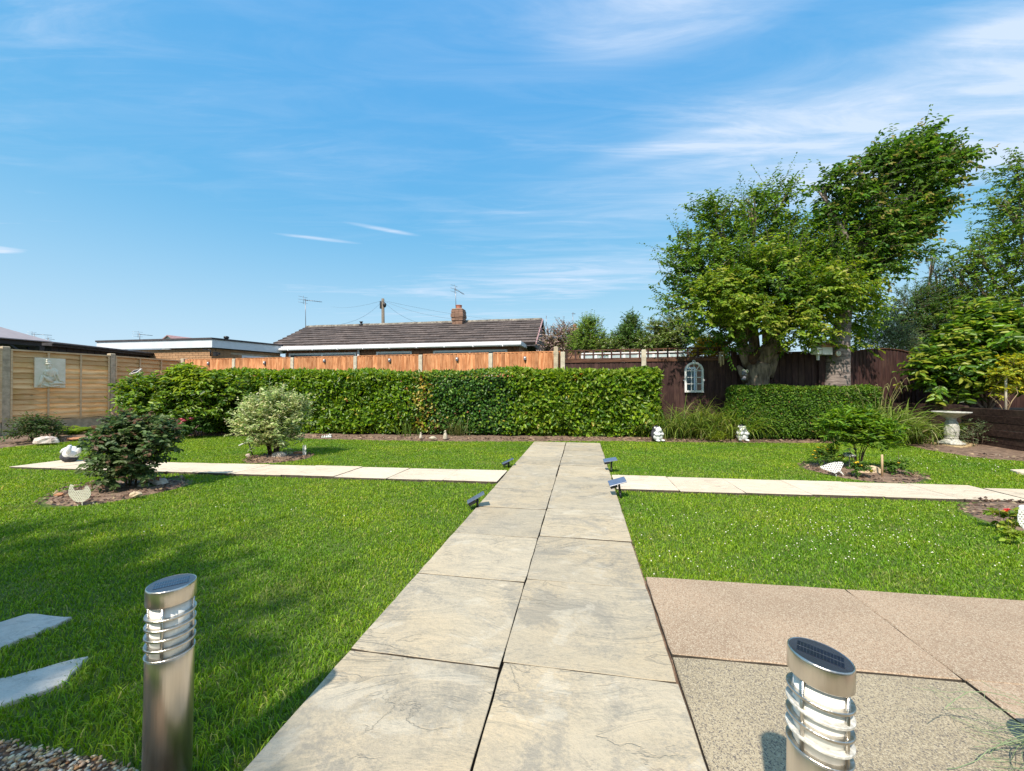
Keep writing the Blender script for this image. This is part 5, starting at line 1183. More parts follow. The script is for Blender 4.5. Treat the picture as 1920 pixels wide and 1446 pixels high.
def tree_two():
    b = at(1566, 728, 8.15); root = thing('cherry_tree', 'tall leaning tree with thick ringed trunk and wind swept crown', 'tree', (b.x, b.y, 0)); o = Vector((b.x, b.y, 0)); loc = lambda px, py, dy=0: at(px, py, 8.15+dy)-o
    T = MB(); T.tube([(0,0,-.05),(0,0,.4),loc(1567,722),loc(1569,690),loc(1571,660),loc(1576,630),loc(1581,600),loc(1584,570),loc(1588,530),loc(1602,480),loc(1640,430,.1),loc(1690,380,.1)], [0.30,0.26,0.235,0.225,0.215,0.16,0.14,0.135,0.13,0.11,0.08,0.03], 16, noise=0.03)
    T.ell(loc(1585,622,-.12), (0.05,0.05,0.06), 8, 6, noise=0.1); T.tube([loc(1584,560),loc(1575,500),loc(1560,440,.1),loc(1555,400)], [0.09,0.07,0.05,0.02], 8, noise=.05)
    T.build('trunk', M['bark_ring'], root)
    bl = px_blobs([(1600,395,.70),(1570,345,.42),(1650,330,.55),(1690,320,.60),(1725,295,.46),(1735,265,.26),(1770,300,.34),(1800,303,.20),(1760,340,.36),(1720,370,.56),(1680,420,.62),(1640,460,.62),(1600,450,.55),(1735,405,.40),(1700,465,.42),(1660,505,.42),(1610,510,.42),(1545,410,.32),(1540,360,.24),(1760,385,.24),(1625,300,.28),(1690,275,.26),(1710,430,.3)], 8.15)
    B2 = [(x-b.x, y-b.y, z, r, s) for (x,y,z,r,s) in bl]; Lm = MB(); limbs(Lm, loc(1602,480), B2[::2], 0.08, 0.2); Lm.build('limbs', M['bark_ring'], root)
    B2 = [(x,y,z,r*.86,s) for (x,y,z,r,s) in B2]
    crown('crown', B2, 1400, 11, 0.105, 0.050, 0.36, [(0.075,0.18,0.018),(0.12,0.24,0.025),(0.045,0.12,0.015),(0.18,0.30,0.035)], [4,3,3,1.5], M['leaf'], root, 51, bias=(0.75,0.1,0.30), hang=0.35, inner=0.35, tip=((0.30,0.27,0.07), 0.3), twigr=0.004)
    crown('crown_tips', [v for v in B2 if v[2] > 3.2], 330, 12, 0.090, 0.042, 0.60, [(0.07,0.15,0.02),(0.10,0.18,0.03)], [1,1], M['leaf'], root, 52, bias=(1.0,0,0.55), hang=0.3, inner=0, twigr=0.005)
    # lower drooping sprays in front of the trunk
    B3 = [(x-b.x, y-b.y, z, r, s) for (x,y,z,r,s) in px_blobs([(1560,560,.35,-.4),(1530,600,.30,-.4),(1610,560,.30,-.3),(1610,610,.30,.2),(1625,585,.28,.1),(1500,640,.25,-.3),(1600,645,.22,.2),(1540,640,.26,-.2)], 8.15)]
    crown('low_sprays', B3, 330, 10, 0.085, 0.045, 0.34, [(0.18,0.28,0.02),(0.10,0.20,0.02),(0.26,0.33,0.03)], [2,3,1], M['leaf'], root, 53, bias=(0.1,-0.2,0), hang=0.4, inner=0.2)
tree_two()
def simple_tree(name, label, blist, Y, ntw, per, ll, lw, cols, wts, seed, trunk=None, cat='tree', bias=(0,0,0.3), hang=0.3, mat_='leaf', tl=0.35, inner=0.35, tip=None, zs=0.85, base_px=None, group=None, bark='bark', r0=0.07, core=None):
    bp = base_px or blist[0][0]; b = at(bp, 728, Y); root = thing(name, label, cat, (b.x, b.y, 0), 0, group)
    B2 = [(x-b.x, y-b.y, z, r, s) for (x,y,z,r,s) in px_blobs(blist, Y, zs)]
    T = MB(); zmid = max(0.3, min(v[2] for v in B2)); T.tube([(0,0,-.05),(0.02,0,zmid*0.5),(0,0,zmid)], [r0*1.3,r0,r0*0.8], 10, noise=.06); limbs(T, (0,0,zmid*0.6), B2, r0*0.6, 0.15); T.build('trunk' if cat == 'tree' else 'stems', M[bark], root)
    crown('crown' if cat == 'tree' else 'foliage', B2, ntw, per, ll, lw, tl, cols, wts, M[mat_], root, seed, bias=bias, hang=hang, inner=inner, tip=tip, twigr=0.003+0.0003*Y)
    return root
simple_tree('tall_tree', 'tall grey green tree rising out of frame at the far right', [(1880,490,.85),(1930,420,.8),(1945,350,.7),(1930,320,.35),(1850,555,.55),(1800,580,.45),(1905,560,.5),(1835,470,.22),(1960,520,1.0),(1905,385,.35),(1770,600,.4),(2000,420,1.2),(1860,590,.45),(1790,520,.28),(1812,500,.26)], 11.5, 1750, 12, 0.090, 0.05, [(0.13,0.24,0.02),(0.20,0.31,0.03),(0.07,0.15,0.015)], [3,2,3], 61, base_px=1960, mat_='leaf_matt', bias=(0.2,0,0.2), tl=0.5, inner=0.2, r0=0.16)
simple_tree('conifer_tree', 'dark green conifer like tree between the leaning tree and the laurel bush', [(1740,590,.62),(1710,570,.42),(1760,560,.42),(1720,630,.55),(1775,620,.5),(1690,620,.36),(1800,580,.4),(1765,520,.24),(1748,480,.16),(1700,665,.4),(1750,660,.5),(1680,590,.2)], 12.0, 2600, 14, 0.055, 0.022, [(0.045,0.11,0.02),(0.07,0.16,0.025),(0.14,0.24,0.03)], [4,3,1.8], 62, bias=(0.5,0,0.1), hang=0.2, tl=0.4, r0=0.14)
simple_tree('pale_shrub', 'pale feathery shrub behind the arched fence panel', [(1655,625,.35),(1680,640,.32),(1630,645,.3),(1700,650,.25),(1650,600,.2)], 10.2, 700, 12, 0.045, 0.016, [(0.22,0.28,0.12),(0.30,0.36,0.16),(0.14,0.20,0.07)], [3,2,2], 63, cat='shrub', tl=0.3, r0=0.04)
simple_tree('pink_blossom_tree', 'small tree with dusty pink blossom just right of the bungalow', [(1050,645,.30),(1070,640,.26),(1035,650,.24),(1028,628,.14),(1058,622,.18),(1080,655,.22),(1042,665,.25)], 12.5, 620, 11, 0.05, 0.03, [(0.42,0.28,0.26),(0.55,0.42,0.38),(0.22,0.18,0.09),(0.14,0.16,0.05)], [3,2,2,2], 64, tl=0.3, mat_='leaf_matt', r0=0.05)
simple_tree('bright_shrub', 'bright green upright shrub above the trellis beside the pink blossom', [(1098,640,.30),(1110,620,.20),(1120,650,.28),(1085,655,.22),(1100,612,.14)], 11.4, 800, 12, 0.05, 0.024, [(0.15,0.27,0.03),(0.23,0.36,0.04),(0.08,0.17,0.02)], [3,3,2], 65, cat='shrub', bias=(0,0,.8), tl=0.3, r0=0.04)
simple_tree('dark_shrub', 'darker narrow shrub above the trellis, between two paler green shrubs', [(1178,635,.26),(1182,612,.16),(1165,645,.22),(1195,650,.22),(1185,600,.08)], 11.4, 640, 12, 0.055, 0.03, [(0.09,0.19,0.03),(0.13,0.25,0.04),(0.05,0.12,0.02)], [3,2,2], 66, cat='shrub', bias=(0,0,.9), tl=0.3, r0=0.04)
simple_tree('elder_shrub', 'broad shrub with cream flower heads behind the trellis left of the old tree', [(1240,640,.32),(1270,620,.34),(1215,650,.26),(1295,640,.3),(1255,655,.3),(1230,615,.16),(1150,655,.2),(1135,655,.2)], 11.0, 1250, 12, 0.055, 0.028, [(0.13,0.21,0.03),(0.20,0.28,0.05),(0.08,0.15,0.02),(0.55,0.55,0.38)], [3,3,2,0.9], 67, cat='shrub', tl=0.28, r0=0.05)
simple_tree('golden_shrub', 'golden yellow shrub showing behind and through the trellis by the old tree', [(1325,655,.24),(1342,650,.18),(1308,668,.14),(1290,680,.10),(1462,658,.14),(1350,665,.16)], 9.9, 640, 11, 0.05, 0.03, [(0.62,0.42,0.02),(0.70,0.50,0.04),(0.40,0.34,0.05)], [3,2,1], 68, cat='shrub', tl=0.2, r0=0.04, base_px=1330)
simple_tree('laurel_bush', 'big bright laurel bush with large glossy leaves above the plank wall', [(1830,665,.62),(1880,650,.62),(1935,650,.7),(1800,690,.50),(1765,715,.38),(1835,605,.30),(1815,630,.34),(1860,610,.28),(1900,620,.34),(1750,690,.28),(1900,710,.5),(1840,720,.5),(1980,680,.7),(1795,645,.25),(1790,740,.3)], 7.75, 1900, 10, 0.145, 0.055, [(0.13,0.25,0.02),(0.20,0.34,0.03),(0.07,0.16,0.015),(0.045,0.11,0.02)], [3,3,2,2], 69, cat='bush', mat_='leaf_gloss', bias=(0,-0.1,.5), hang=0.3, tl=0.32, tip=((0.33,0.38,0.05),.35), r0=0.05, inner=0.4, base_px=1850)
simple_tree('yellow_shrub', 'yellow green shrub on a pale stem in front of the laurel at the right edge', [(1898,690,.20),(1880,705,.13),(1912,715,.16),(1895,728,.12),(1925,700,.18),(1880,738,.08)], 6.9, 380, 9, 0.055, 0.028, [(0.34,0.38,0.02),(0.22,0.30,0.03),(0.50,0.46,0.03)], [3,3,1.5], 70, cat='shrub', tl=0.16, bark='bamboo', r0=0.012, base_px=1886)
o_ = MB(); o_.tube([(0,0,.5),(0.01,0,1.35)], .016, 8); o_.build('plant_stake', M['concrete'], None, (8.52, 6.86, 0), label='pale stake holding the yellow green shrub above the plank wall', cat='stake')
# left end shrubs
simple_tree('bright_bush', 'bright yellow green bush at the left end of the long hedge', [(300,745,.42),(270,738,.32),(340,738,.38),(250,750,.26),(380,745,.38),(320,722,.22),(290,772,.42),(350,768,.46),(410,765,.42),(258,722,.18),(410,735,.34),(450,745,.35)], 8.55, 1700, 10, 0.095, 0.042, [(0.15,0.26,0.015),(0.23,0.34,0.03),(0.07,0.15,0.015),(0.04,0.10,0.01)], [3,3,2,2], 71, cat='bush', mat_='leaf_gloss', bias=(0,-.1,.4), tl=0.24, r0=0.04, inner=0.4, base_px=330)
simple_tree('leafy_bush', 'palmate leaved bush rising above the hedge in front of the corner post', [(348,703,.15),(368,706,.14),(330,708,.13),(395,714,.14),(360,722,.2)], 8.4, 280, 9, 0.12, 0.045, [(0.22,0.33,0.02),(0.28,0.38,0.04),(0.12,0.2,0.02)], [3,2,1], 72, cat='bush', bias=(0,-.1,.6), tl=0.16, hang=0.5, r0=0.03)
def shrub(name, label, base, R_, zc, zs, ntw, per, ll, lw, cols, wts, seed, tl=0.16, bias=(0,0,.4), hang=0.3, mat_='leaf', tip=None, stems=9, sp=0.06, extra=(), bark='twig', cat='shrub', inner=0.3, low=0.6):
    root = thing(name, label, cat, (base[0], base[1], 0))
    T = MB(); rr = random.Random(seed)
    for k in range(stems):
        a = rr.uniform(0, 6.28); r = rr.uniform(0, sp); e = Vector((math.cos(a)*R_*0.6, math.sin(a)*R_*0.6, zc+rr.uniform(-.1,.2)))
        T.tube([(math.cos(a)*r, math.sin(a)*r, -.02), (math.cos(a)*(r+R_*0.15), math.sin(a)*(r+R_*0.15), zc*0.5), e], [min(.010,R_*.025),min(.008,R_*.02),min(.004,R_*.01)], 6, noise=.08)
    T.build('stems', M[bark], root)
    bl = [(0,0,zc,R_,zs)]+[tuple(e) for e in extra]
    crown('foliage', bl, ntw, per, ll, lw, tl, cols, wts, M[mat_], root, seed, bias=bias, hang=hang, inner=inner, tip=tip, twigr=0.0022, low=low)
    return root
shrub('dark_rose_bush', 'dark green bush with broad leaves in the left circular soil bed', (-3.86, 4.02), 0.27, 0.37, 0.95, 760, 10, 0.047, 0.029, [(0.09,0.15,0.045),(0.13,0.20,0.065),(0.05,0.095,0.025),(0.19,0.24,0.11)], [3,3,3,1], 81, extra=[(-0.08,0.05,0.55,0.20,0.8),(0.17,0.10,0.54,0.20,0.7),(0.0,-.05,.18,.25,.7),(0.26,0.05,0.44,0.17,0.8),(-.18,-.02,.44,.18,.8),(-.05,0,.64,.10,.8)], tl=0.11, mat_='leaf', tip=((0.17,0.10,0.06),.25), low=0.8)
shrub('variegated_shrub', 'round cream and green variegated shrub in the middle bed left of the path', (-3.54, 5.90), 0.39, 0.56, 0.78, 1150, 11, 0.052, 0.020, [(0.42,0.48,0.19),(0.56,0.60,0.30),(0.18,0.29,0.07),(0.28,0.38,0.12),(0.70,0.70,0.42)], [3,3,2,3,1.5], 82, extra=[(0,-.05,.20,.22,.8),(.16,0,.22,.2,.8),(-.18,0,.24,.2,.8),(-.27,0,.56,.26,.9),(.27,0,.56,.26,.9),(0,0,.72,.28,.8),(-.1,-.15,.44,.30,.8),(.1,-.1,.34,.24,.8),(-.38,0,.44,.16,.8),(.34,.05,.68,.15,.9)], tl=0.16, hang=0.1, bias=(0,0,.6), mat_='leaf_matt', sp=0.09, stems=14)
rp = gp(1628, 886)
shrub('green_shrub', 'fresh green shrub with pointed leaves in the right circular soil bed', (rp.x+.06, rp.y+0.22), 0.27, 0.40, 0.72, 560, 10, 0.075, 0.023, [(0.11,0.23,0.015),(0.17,0.30,0.02),(0.06,0.15,0.012),(0.22,0.34,0.03)], [3,3,2,1.5], 83, extra=[(-.22,0,.54,.18,.8),(.22,0,.44,.20,.8),(0,0,.56,.20,.7),(.33,0,.34,.14,.8),(.1,-.05,.36,.17,.8),(-.30,0,.48,.12,.8)], tl=0.13, hang=0.15, bias=(0,0,.7), sp=.05)
def plant(name, label, px, py, R_, h, ntw, cols, wts, seed, ll=0.05, lw=0.02, dy=0, per=8, cat='plant', **k):
    g = gp(px, py); return shrub(name, label, (g.x, g.y+dy), R_, h*0.5, 0.7, ntw, per, ll, lw, cols, wts, seed, tl=R_*0.5, stems=5, sp=.02, cat=cat, **k)
plant('low_bush', 'low dark green bush by the first post of the tan fence', 28, 832, 0.34, 0.42, 260, [(0.05,0.10,0.02),(0.08,0.14,0.03),(0.14,0.12,0.06)], [3,2,1], 84, dy=.3, ll=.05, lw=.025)
plant('low_bush', 'small dark mounded bush right of the first tan fence post bush', 62, 826, 0.20, 0.28, 120, [(0.04,0.09,0.02),(0.07,0.13,0.03)], [3,2], 85, dy=.3, ll=.04, lw=.02)
def fern(name, label, base, n, L_, seed, cols):
    root = thing(name, label, 'fern', (base[0], base[1], 0)); rng = np.random.default_rng(seed); P=[];D=[];Nn=[];l=[]
    T = MB()
    for k in range(n):
        a = 6.28*k/n+rng.uniform(-.3,.3); el = rng.uniform(.5,1.2); pts=[]
        for i in range(12):
            t = i/11; r = L_*t*math.cos(el*(1-t*0.6)); z = L_*t*math.sin(el)*(1-0.55*t); pts.append(Vector((math.cos(a)*r, math.sin(a)*r, z)))
            if i:
                d = (pts[-1]-pts[-2]).normalized(); s = Vector((-math.sin(a), math.cos(a), 0))
                for sg in (-1,1):
                    for j in (0,.5): P.append(pts[-2].lerp(pts[-1], j)); D.append(s*sg+d*0.35); Nn.append((0,0,1)); l.append(L_*0.26*math.sin(math.pi*min(1,.15+t*.85))+.006)
        T.tube(pts, 0.003, 4)
    T.build('stalks', M['twig'], root); m = len(P); leaves('fronds', np.array([tuple(p) for p in P]), np.array([tuple(p) for p in D]), np.array(Nn, float), np.array(l), np.full(m, .022), pal(rng, m, cols, [1]*len(cols)), M['leaf'], root)
g = gp(112, 818); fern('fern', 'green fern spreading at the foot of the tan fence below the plaque', (g.x, g.y+.25), 13, .5, 3, [(0.14,0.26,0.03),(0.20,0.30,0.04)])
g = gp(150, 814); fern('fern', 'smaller yellow green fern just right of the bigger fern by the tan fence', (g.x, g.y+.25), 9, .36, 4, [(0.20,0.28,0.03),(0.12,0.22,0.03)])
def flowers(parent, pts, r, m, name='flower', petals=10, tilt=None):
    for i, p in enumerate(pts):
        mb = MB(); rr = random.Random(i)
        for k in range(petals):
            a = 6.283*k/petals; e = rr.uniform(.15,.6)
            q = Vector(p); d = Vector((math.cos(a), math.sin(a), e)); s = Vector((-math.sin(a), math.cos(a), 0))*r*0.35
            mb.add([q, q+d*r*.6+s, q+d*r, q+d*r*.6-s], [(0,1,2,3)])
        mb.ell(Vector(p)+Vector((0,0,r*.2)), (r*.5,r*.5,r*.4), 8, 5, noise=.1); mb.build(name, m, parent)
M['yellow'] = mat('yellow_petal', (0.75,0.50,0.01), .6, var=.12, scale=40); M['red'] = mat('red_petal', (0.62,0.02,0.02), .5, var=.2, scale=40); M['rose'] = mat('rose_pink_petal', (0.55,0.10,0.16), .6, var=.2, scale=30)
GRN = [(0.07,0.16,0.02),(0.12,0.22,0.03)]
r_ = plant('pink_peony', 'plant with deep pink blooms in front of the bright bush', 358, 820, 0.26, 0.40, 130, [(0.05,0.13,0.02),(0.09,0.19,0.03)], [1,1], 86, dy=.12, ll=.08, lw=.03)
flowers(r_, [(-.10,-.22,.36),(-.04,-.24,.33),(.08,-.2,.37),(-.09,-.25,.27)], .065, M['rose'], 'bloom', 14)
r_ = plant('marigold_clump', 'clump of yellow flowers at the left of the right circular bed', 1572, 880, 0.17, 0.22, 90, GRN, [1,1], 87, dy=.18, ll=.035, lw=.012)
rr = random.Random(3); flowers(r_, [(rr.uniform(-.17,.17), rr.uniform(-.1,.05), rr.uniform(.10,.26)) for _ in range(26)], .02, M['yellow'], 'flower', 7)
r_ = plant('marigold', 'single low marigold with big yellow heads between the perforated hen and the sandstone', 1612, 893, 0.09, 0.16, 60, GRN, [1,1], 88, ll=.035, lw=.014)
flowers(r_, [(-.065,-.02,.15),(-.04,-.01,.155),(.05,-.08,.07),(-.02,-.04,.125)], .026, M['yellow'], 'flower', 12)
r_ = plant('low_yellow_plant', 'low leafy plant with one pale yellow flower right of the pale peg', 1680, 889, 0.11, 0.13, 60, GRN, [1,1], 89, ll=.04, lw=.018)
flowers(r_, [(0,-.02,.13)], .022, M['yellow'])
r_ = plant('red_geranium', 'small plant with a red flower head in the far right bed', 1885, 990, 0.08, 0.11, 26, [(0.30,0.36,0.04),(0.20,0.30,0.03),(0.42,0.36,0.06)], [2,2,1], 90, ll=.035, lw=.03, cat='flower')
flowers(r_, [(-.01,.0,.12),(.012,.01,.125),(0.022,-.01,.11),(.0,-.015,.10),(.015,.0,.13)], .018, M['red'], 'flower', 9)
plant('weed', 'little bright green weed at the front edge of the far right bed', 1893, 1013, 0.05, 0.05, 18, [(0.28,0.38,0.04)], [1], 91, ll=.03, lw=.022)
def gbl(px, py, r, dy=0.0): g = gp(px, py); return (g.x, g.y+dy)
g = gp(1845, 838); r_ = shrub('silvery_shrub', 'sprawling grey green shrub in front of the dark plank wall', (g.x-.05, g.y+.1), .16, .16, .8, 130, 10, .028, .013, [(0.14,0.20,0.09),(0.20,0.27,0.14),(0.09,0.14,0.06)], [2,2,2], 92, tl=.18, extra=[(-.18,0,.30,.09,1.4),(.22,0,.22,.10,1),(.42,-.05,.33,.09,1.2),(.12,0,.30,.08,1),(-.3,0,.14,.13,.8)], stems=8, sp=.1)
plant('low_shrub', 'low bright green shrub just right of the bird bath column', 1812, 833, .15, .44, 130, [(0.09,0.20,0.02),(0.15,0.27,0.03)], [1,1], 93, ll=.05, lw=.025, dy=.25)
# strap leaved clumps
def straps(name, label, base, n, L_, w, spread, seed, cols, wts, cat='plant', lift=1.0, box=(0.2,0.15), aim=None, seeds=0, flat=1.0):
    root = thing(name, label, cat, (base[0], base[1], 0)); rng = np.random.default_rng(seed); m = 9
    a = rng.uniform(0, 6.28, n); 
    if aim is not None: a = np.where(rng.random(n) < 0.6, rng.normal(aim, 0.8, n), a)
    l = L_*rng.uniform(.5, 1.15, n); el = rng.uniform(.75, 1.5, n)*lift; x0 = rng.normal(0, box[0], n); y0 = rng.normal(0, box[1], n); cur = rng.uniform(.6, 1.9, n)*spread
    V = np.empty((n, m, 2, 3)); px_, py_, pz = x0.copy(), y0.copy(), np.zeros(n); ang = np.minimum(el, 1.5); s = np.stack([-np.sin(a), np.cos(a)], 1); tw = rng.uniform(-.5,.5,n)
    for i in range(m):
        t = i/(m-1); ww = w*(1-t**2.2)*(0.6+0.4*min(1, t*4))*rng.uniform(.9,1.1,n)
        V[:,i,0] = np.stack([px_-s[:,0]*ww, py_-s[:,1]*ww, pz-tw*ww], 1); V[:,i,1] = np.stack([px_+s[:,0]*ww, py_+s[:,1]*ww, pz+tw*ww], 1)
        d = l/(m-1); px_ = px_+np.cos(a)*np.cos(ang)*d; py_ = py_+np.sin(a)*np.cos(ang)*d; pz = np.maximum(pz+np.sin(ang)*d, 0.01); ang = ang-cur*(0.12+0.5*t)/1.0*0.62
    idx = np.arange(n)[:,None]*(m*2); Fs = [idx+np.array([2*i,2*i+1,2*i+3,2*i+2]) for i in range(m-1)]; c = pal(rng, n, cols, wts, .2)
    cc = np.concatenate([c*(0.8+0.35*i/(m-1)) for i in range(m-1)])
    link('blades', arr_mesh('blades', V.reshape(-1,3), np.concatenate(Fs), M['leaf'], cc, 4), root, kind='stuff')
    if seeds:
        for k in range(seeds):
            ang_ = rng.uniform(-2.6,-.4); h = rng.uniform(.85,1.15)*L_; e = Vector((rng.uniform(-.75,.75), -.1, h*rng.uniform(.9,1.12))); T = MB(); T.tube([(e.x*.35,0,0), e*0.6+Vector((0,0,.12)), e, e+Vector((.05,0,.03)), e+Vector((.09,0,-.08))], [.003,.003,.002,.005,.007], 5); T.build('flower_stalk', M['stalk'], root)
    return root
STR = [(0.13,0.21,0.03),(0.22,0.30,0.05),(0.08,0.15,0.02),(0.34,0.33,0.12)]
straps('strap_leaf_clump', 'arching strap leaved clump between the hedge end and the arched mirror', (3.45, 8.0), 420, 1.0, .009, 1.0, 95, STR, [3,3,2,1], box=(.32,.15))
straps('strap_leaf_clump', 'arching strap leaved clump right of the arched mirror, left of the box hedge', (4.35, 7.95), 420, .98, .010, 1.0, 96, [(0.19,0.28,0.03),(0.28,0.36,0.05),(0.10,0.17,0.02),(0.36,0.36,0.12)], [3,3,2,1], box=(.30,.12))
straps('dark_strap_clump', 'darker arching grasses in front of the brown fence under the mirror', (3.95, 8.25), 300, .85, .007, 1.1, 97, [(0.10,0.16,0.03),(0.16,0.20,0.05),(0.25,0.22,0.09)], [2,2,1], box=(.3,.1))
straps('low_yellow_tuft', 'low yellow green grass tuft between the two standing hedgehog ornaments', (3.92, 7.63), 120, .34, .007, .9, 98, [(0.26,0.33,0.03),(0.18,0.27,0.03)], [1,1], box=(.10,.05))
straps('sedge_clump', 'big pendulous sedge clump with drooping flower spikes left of the bird bath', (6.80, 7.40), 1100, 0.98, .012, 1.0, 99, [(0.15,0.24,0.03),(0.24,0.33,0.06),(0.09,0.16,0.02),(0.44,0.44,0.20)], [3,3,2,1], box=(.34,.18), seeds=13)
straps('iris_blades', 'upright grassy blades growing in front of the hedge left of the path', (-1.15, 8.22), 60, .55, .006, .4, 100, [(0.12,0.16,0.03),(0.2,0.2,0.07)], [1,1], box=(.10,.03))
straps('grass_tuft', 'tuft of green blades at the hedge foot right of the variegated shrub', (-2.15, 8.2), 34, .42, .006, .5, 101, [(0.12,0.2,0.03)], [1], box=(.12,.03))

# ------------------------------------------------------------------ bollard lights
def bollard(label, loc, slant, worn, seed, tilt):
    root = thing('bollard_light', label, 'bollard light', loc, 0, 'solar bollard lights beside the path'); root.rotation_euler = tilt
    def sl(z, r, seg=48, k=1.0):   # ring of points on a slanted plane
        return [(r*math.cos(2*math.pi*i/seg), r*math.sin(2*math.pi*i/seg), z+slant*k*r*math.cos(2*math.pi*i/seg)) for i in range(seg)]
    def stack(rings, close=True):
        vs = [p for r in rings for p in r]; n = len(rings[0]); fs = []
        for i in range(len(rings)-1):
            for k in range(n): q = (k+1) % n; fs.append((i*n+k, i*n+q, (i+1)*n+q, (i+1)*n+k))
        if close: fs.append(tuple(reversed(range(n)))); fs.append(tuple((len(rings)-1)*n+k for k in range(n)))
        return vs, fs
    def annulus(z, ri, ro, t):
        R_ = [sl(z, ri), sl(z, ro-.0012), sl(z+.0012, ro), sl(z+t-.0012, ro), sl(z+t, ro-.0012), sl(z+t, ri)]; vs, fs = stack(R_, False); n = 48
        for k in range(n): q = (k+1) % n; fs.append((5*n+k, 5*n+q, q, k))
        return vs, fs
    body = MB(); body.add(*stack([sl(-0.03, .0485, k=0), sl(0.3, .0485, k=0), sl(0.340, .0485), sl(.342, .0475), sl(.342, .044)]), smooth=True); body.build('post', M['steel'], root)
    mb = MB(); mb.add(*annulus(.3425, .0395, .0505, .004), smooth=False); mb.build('collar', M['steel_r'], root)
    mb = MB(); mb.add(*stack([sl(.3466, .0400), sl(.470, .0400)]), smooth=True); mb.build('diffuser', M['frost'], root)
    for k, z in enumerate((.366, .390, .414, .438)):
        mb = MB(); mb.add(*annulus(z, .0403, .0510, .0060)); mb.build('ring', M['steel_w'] if (worn and k in (0, 2)) else M['steel_r'], root)
    for a in (R(20), R(110), R(200), R(290)):
        x, y = .0455*math.cos(a), .0455*math.sin(a); z0 = .3470+slant*x; mb = MB(); mb.tube([(x,y,z0),(x,y,.469+slant*x)], .0034, 8); mb.build('rod', M['steel_r'], root)
    mb = MB(); mb.add(*stack([sl(.470, .046), sl(.470, .0485), sl(.472, .0500), sl(.507, .0500), sl(.511, .0492), sl(.512, .0475), sl(.5095, .0470)]), smooth=True); cp = mb.build('cap', M['steel'], root)
    for p in cp.data.polygons:
        if len(p.vertices) > 4: p.use_smooth = False
    mb = MB(); mb.add(*stack([sl(.5098, .0468), sl(.5112, .0466)])); sp = mb.build('solar_disc', M['solar_rim'], root)
    mb = MB(); w, h = .034, .0195; A = R(seed); ca, sa = math.cos(A), math.sin(A)
    def rect(x0, y0, x1, y1, z): return [(x*ca-y*sa, x*sa+y*ca, z+slant*(x*ca-y*sa)) for x, y in ((x0,y0),(x1,y0),(x1,y1),(x0,y1))]
    mb.hexa(rect(-w,-h,w,h,.5113), rect(-w,-h,w,h,.5119)); mb.build('solar_cell', M['solar'], sp)
    mb = MB()
    for x in np.linspace(-w, w, 15)[1:-1]: mb.hexa(rect(x-.00012,-h+.001,x+.00012,h-.001,.51195), rect(x-.00012,-h+.001,x+.00012,h-.001,.51205))
    mb.hexa(rect(-w,-.0006,w,.0006,.5121), rect(-w,-.0006,w,.0006,.5123)); mb.build('cell_lines', M['solar_line'], sp)
bollard('stainless steel solar bollard light standing in the gravel, left foreground', (-0.862, 1.0, 0.002), 0.03, False, 35, (R(0.3), R(1.2), 0))
bollard('stainless steel solar bollard light with chalky rings on the paving, right foreground', (0.553, 0.728, 0.004), -0.10, True, -38, (0, R(1.0), 0))

# ------------------------------------------------------------------ path spotlights
def spot(label, loc, rz, tiltx, tilty, lean=(0,0)):
    root = thing('solar_spotlight', label, 'solar light', loc, rz, 'black solar spotlights beside the main path')
    mb = MB(); mb.tube([(0,0,-.03),(lean[0]*.45,lean[1]*.45,.055)], [.007,.009], 8); mb.build('stake', M['dark'], root)
    t = Vector((lean[0], lean[1], .135)); m_ = Vector((lean[0]*.45,lean[1]*.45,.055)); mb = MB(); mb.tube([m_, t], .0105, 8); mb.tube([m_-Vector((0,0,.002)), m_+Vector((0,0,.003))], .017, 8); mb.build('neck', M['dark'], root)
    Mx = Matrix.Translation(t+Vector((-0.015,0,.014))) @ Matrix.Rotation(tilty, 4, 'Y') @ Matrix.Rotation(tiltx, 4, 'X')
    mb = MB(); mb.bevbox((-.080,-.055,-.004), (.080,.055,.004), .002, Mx); p = mb.build('panel', M['panel_blue'], root)
    mb = MB(); mb.box((-.072,-.047,.0042), (.072,.047,.0052), Mx); mb.build('solar_cell', M['panel_blue'], p)
    mb = MB(); mb.bevbox((-.078,-.050,-.030), (-.012,.045,-.0045), .004, Mx); mb.build('lamp_head', M['dark'], root)
g = gp(1162, 929); spot('black solar spotlight with blue grey panel right of the path, the nearer and larger one', (g.x+.01, g.y, -.02), R(-6), R(14), R(-17), (-.02, 0))
g = gp(1146, 882); spot('black solar spotlight with blue grey panel right of the path, the farther one', (g.x, g.y, -.02), R(-6), R(10), R(-10), (0,0))
g = gp(886, 951); spot('low black solar spotlight left of the path, nearer than the side path', (g.x+.04, g.y+.02, -.07), R(10), R(-4), R(-28), (0,0))
g = gp(957, 873); spot('low black solar spotlight left of the path beyond the side path', (g.x-.02, g.y, -.09), R(10), R(-4), R(-24), (0,0))

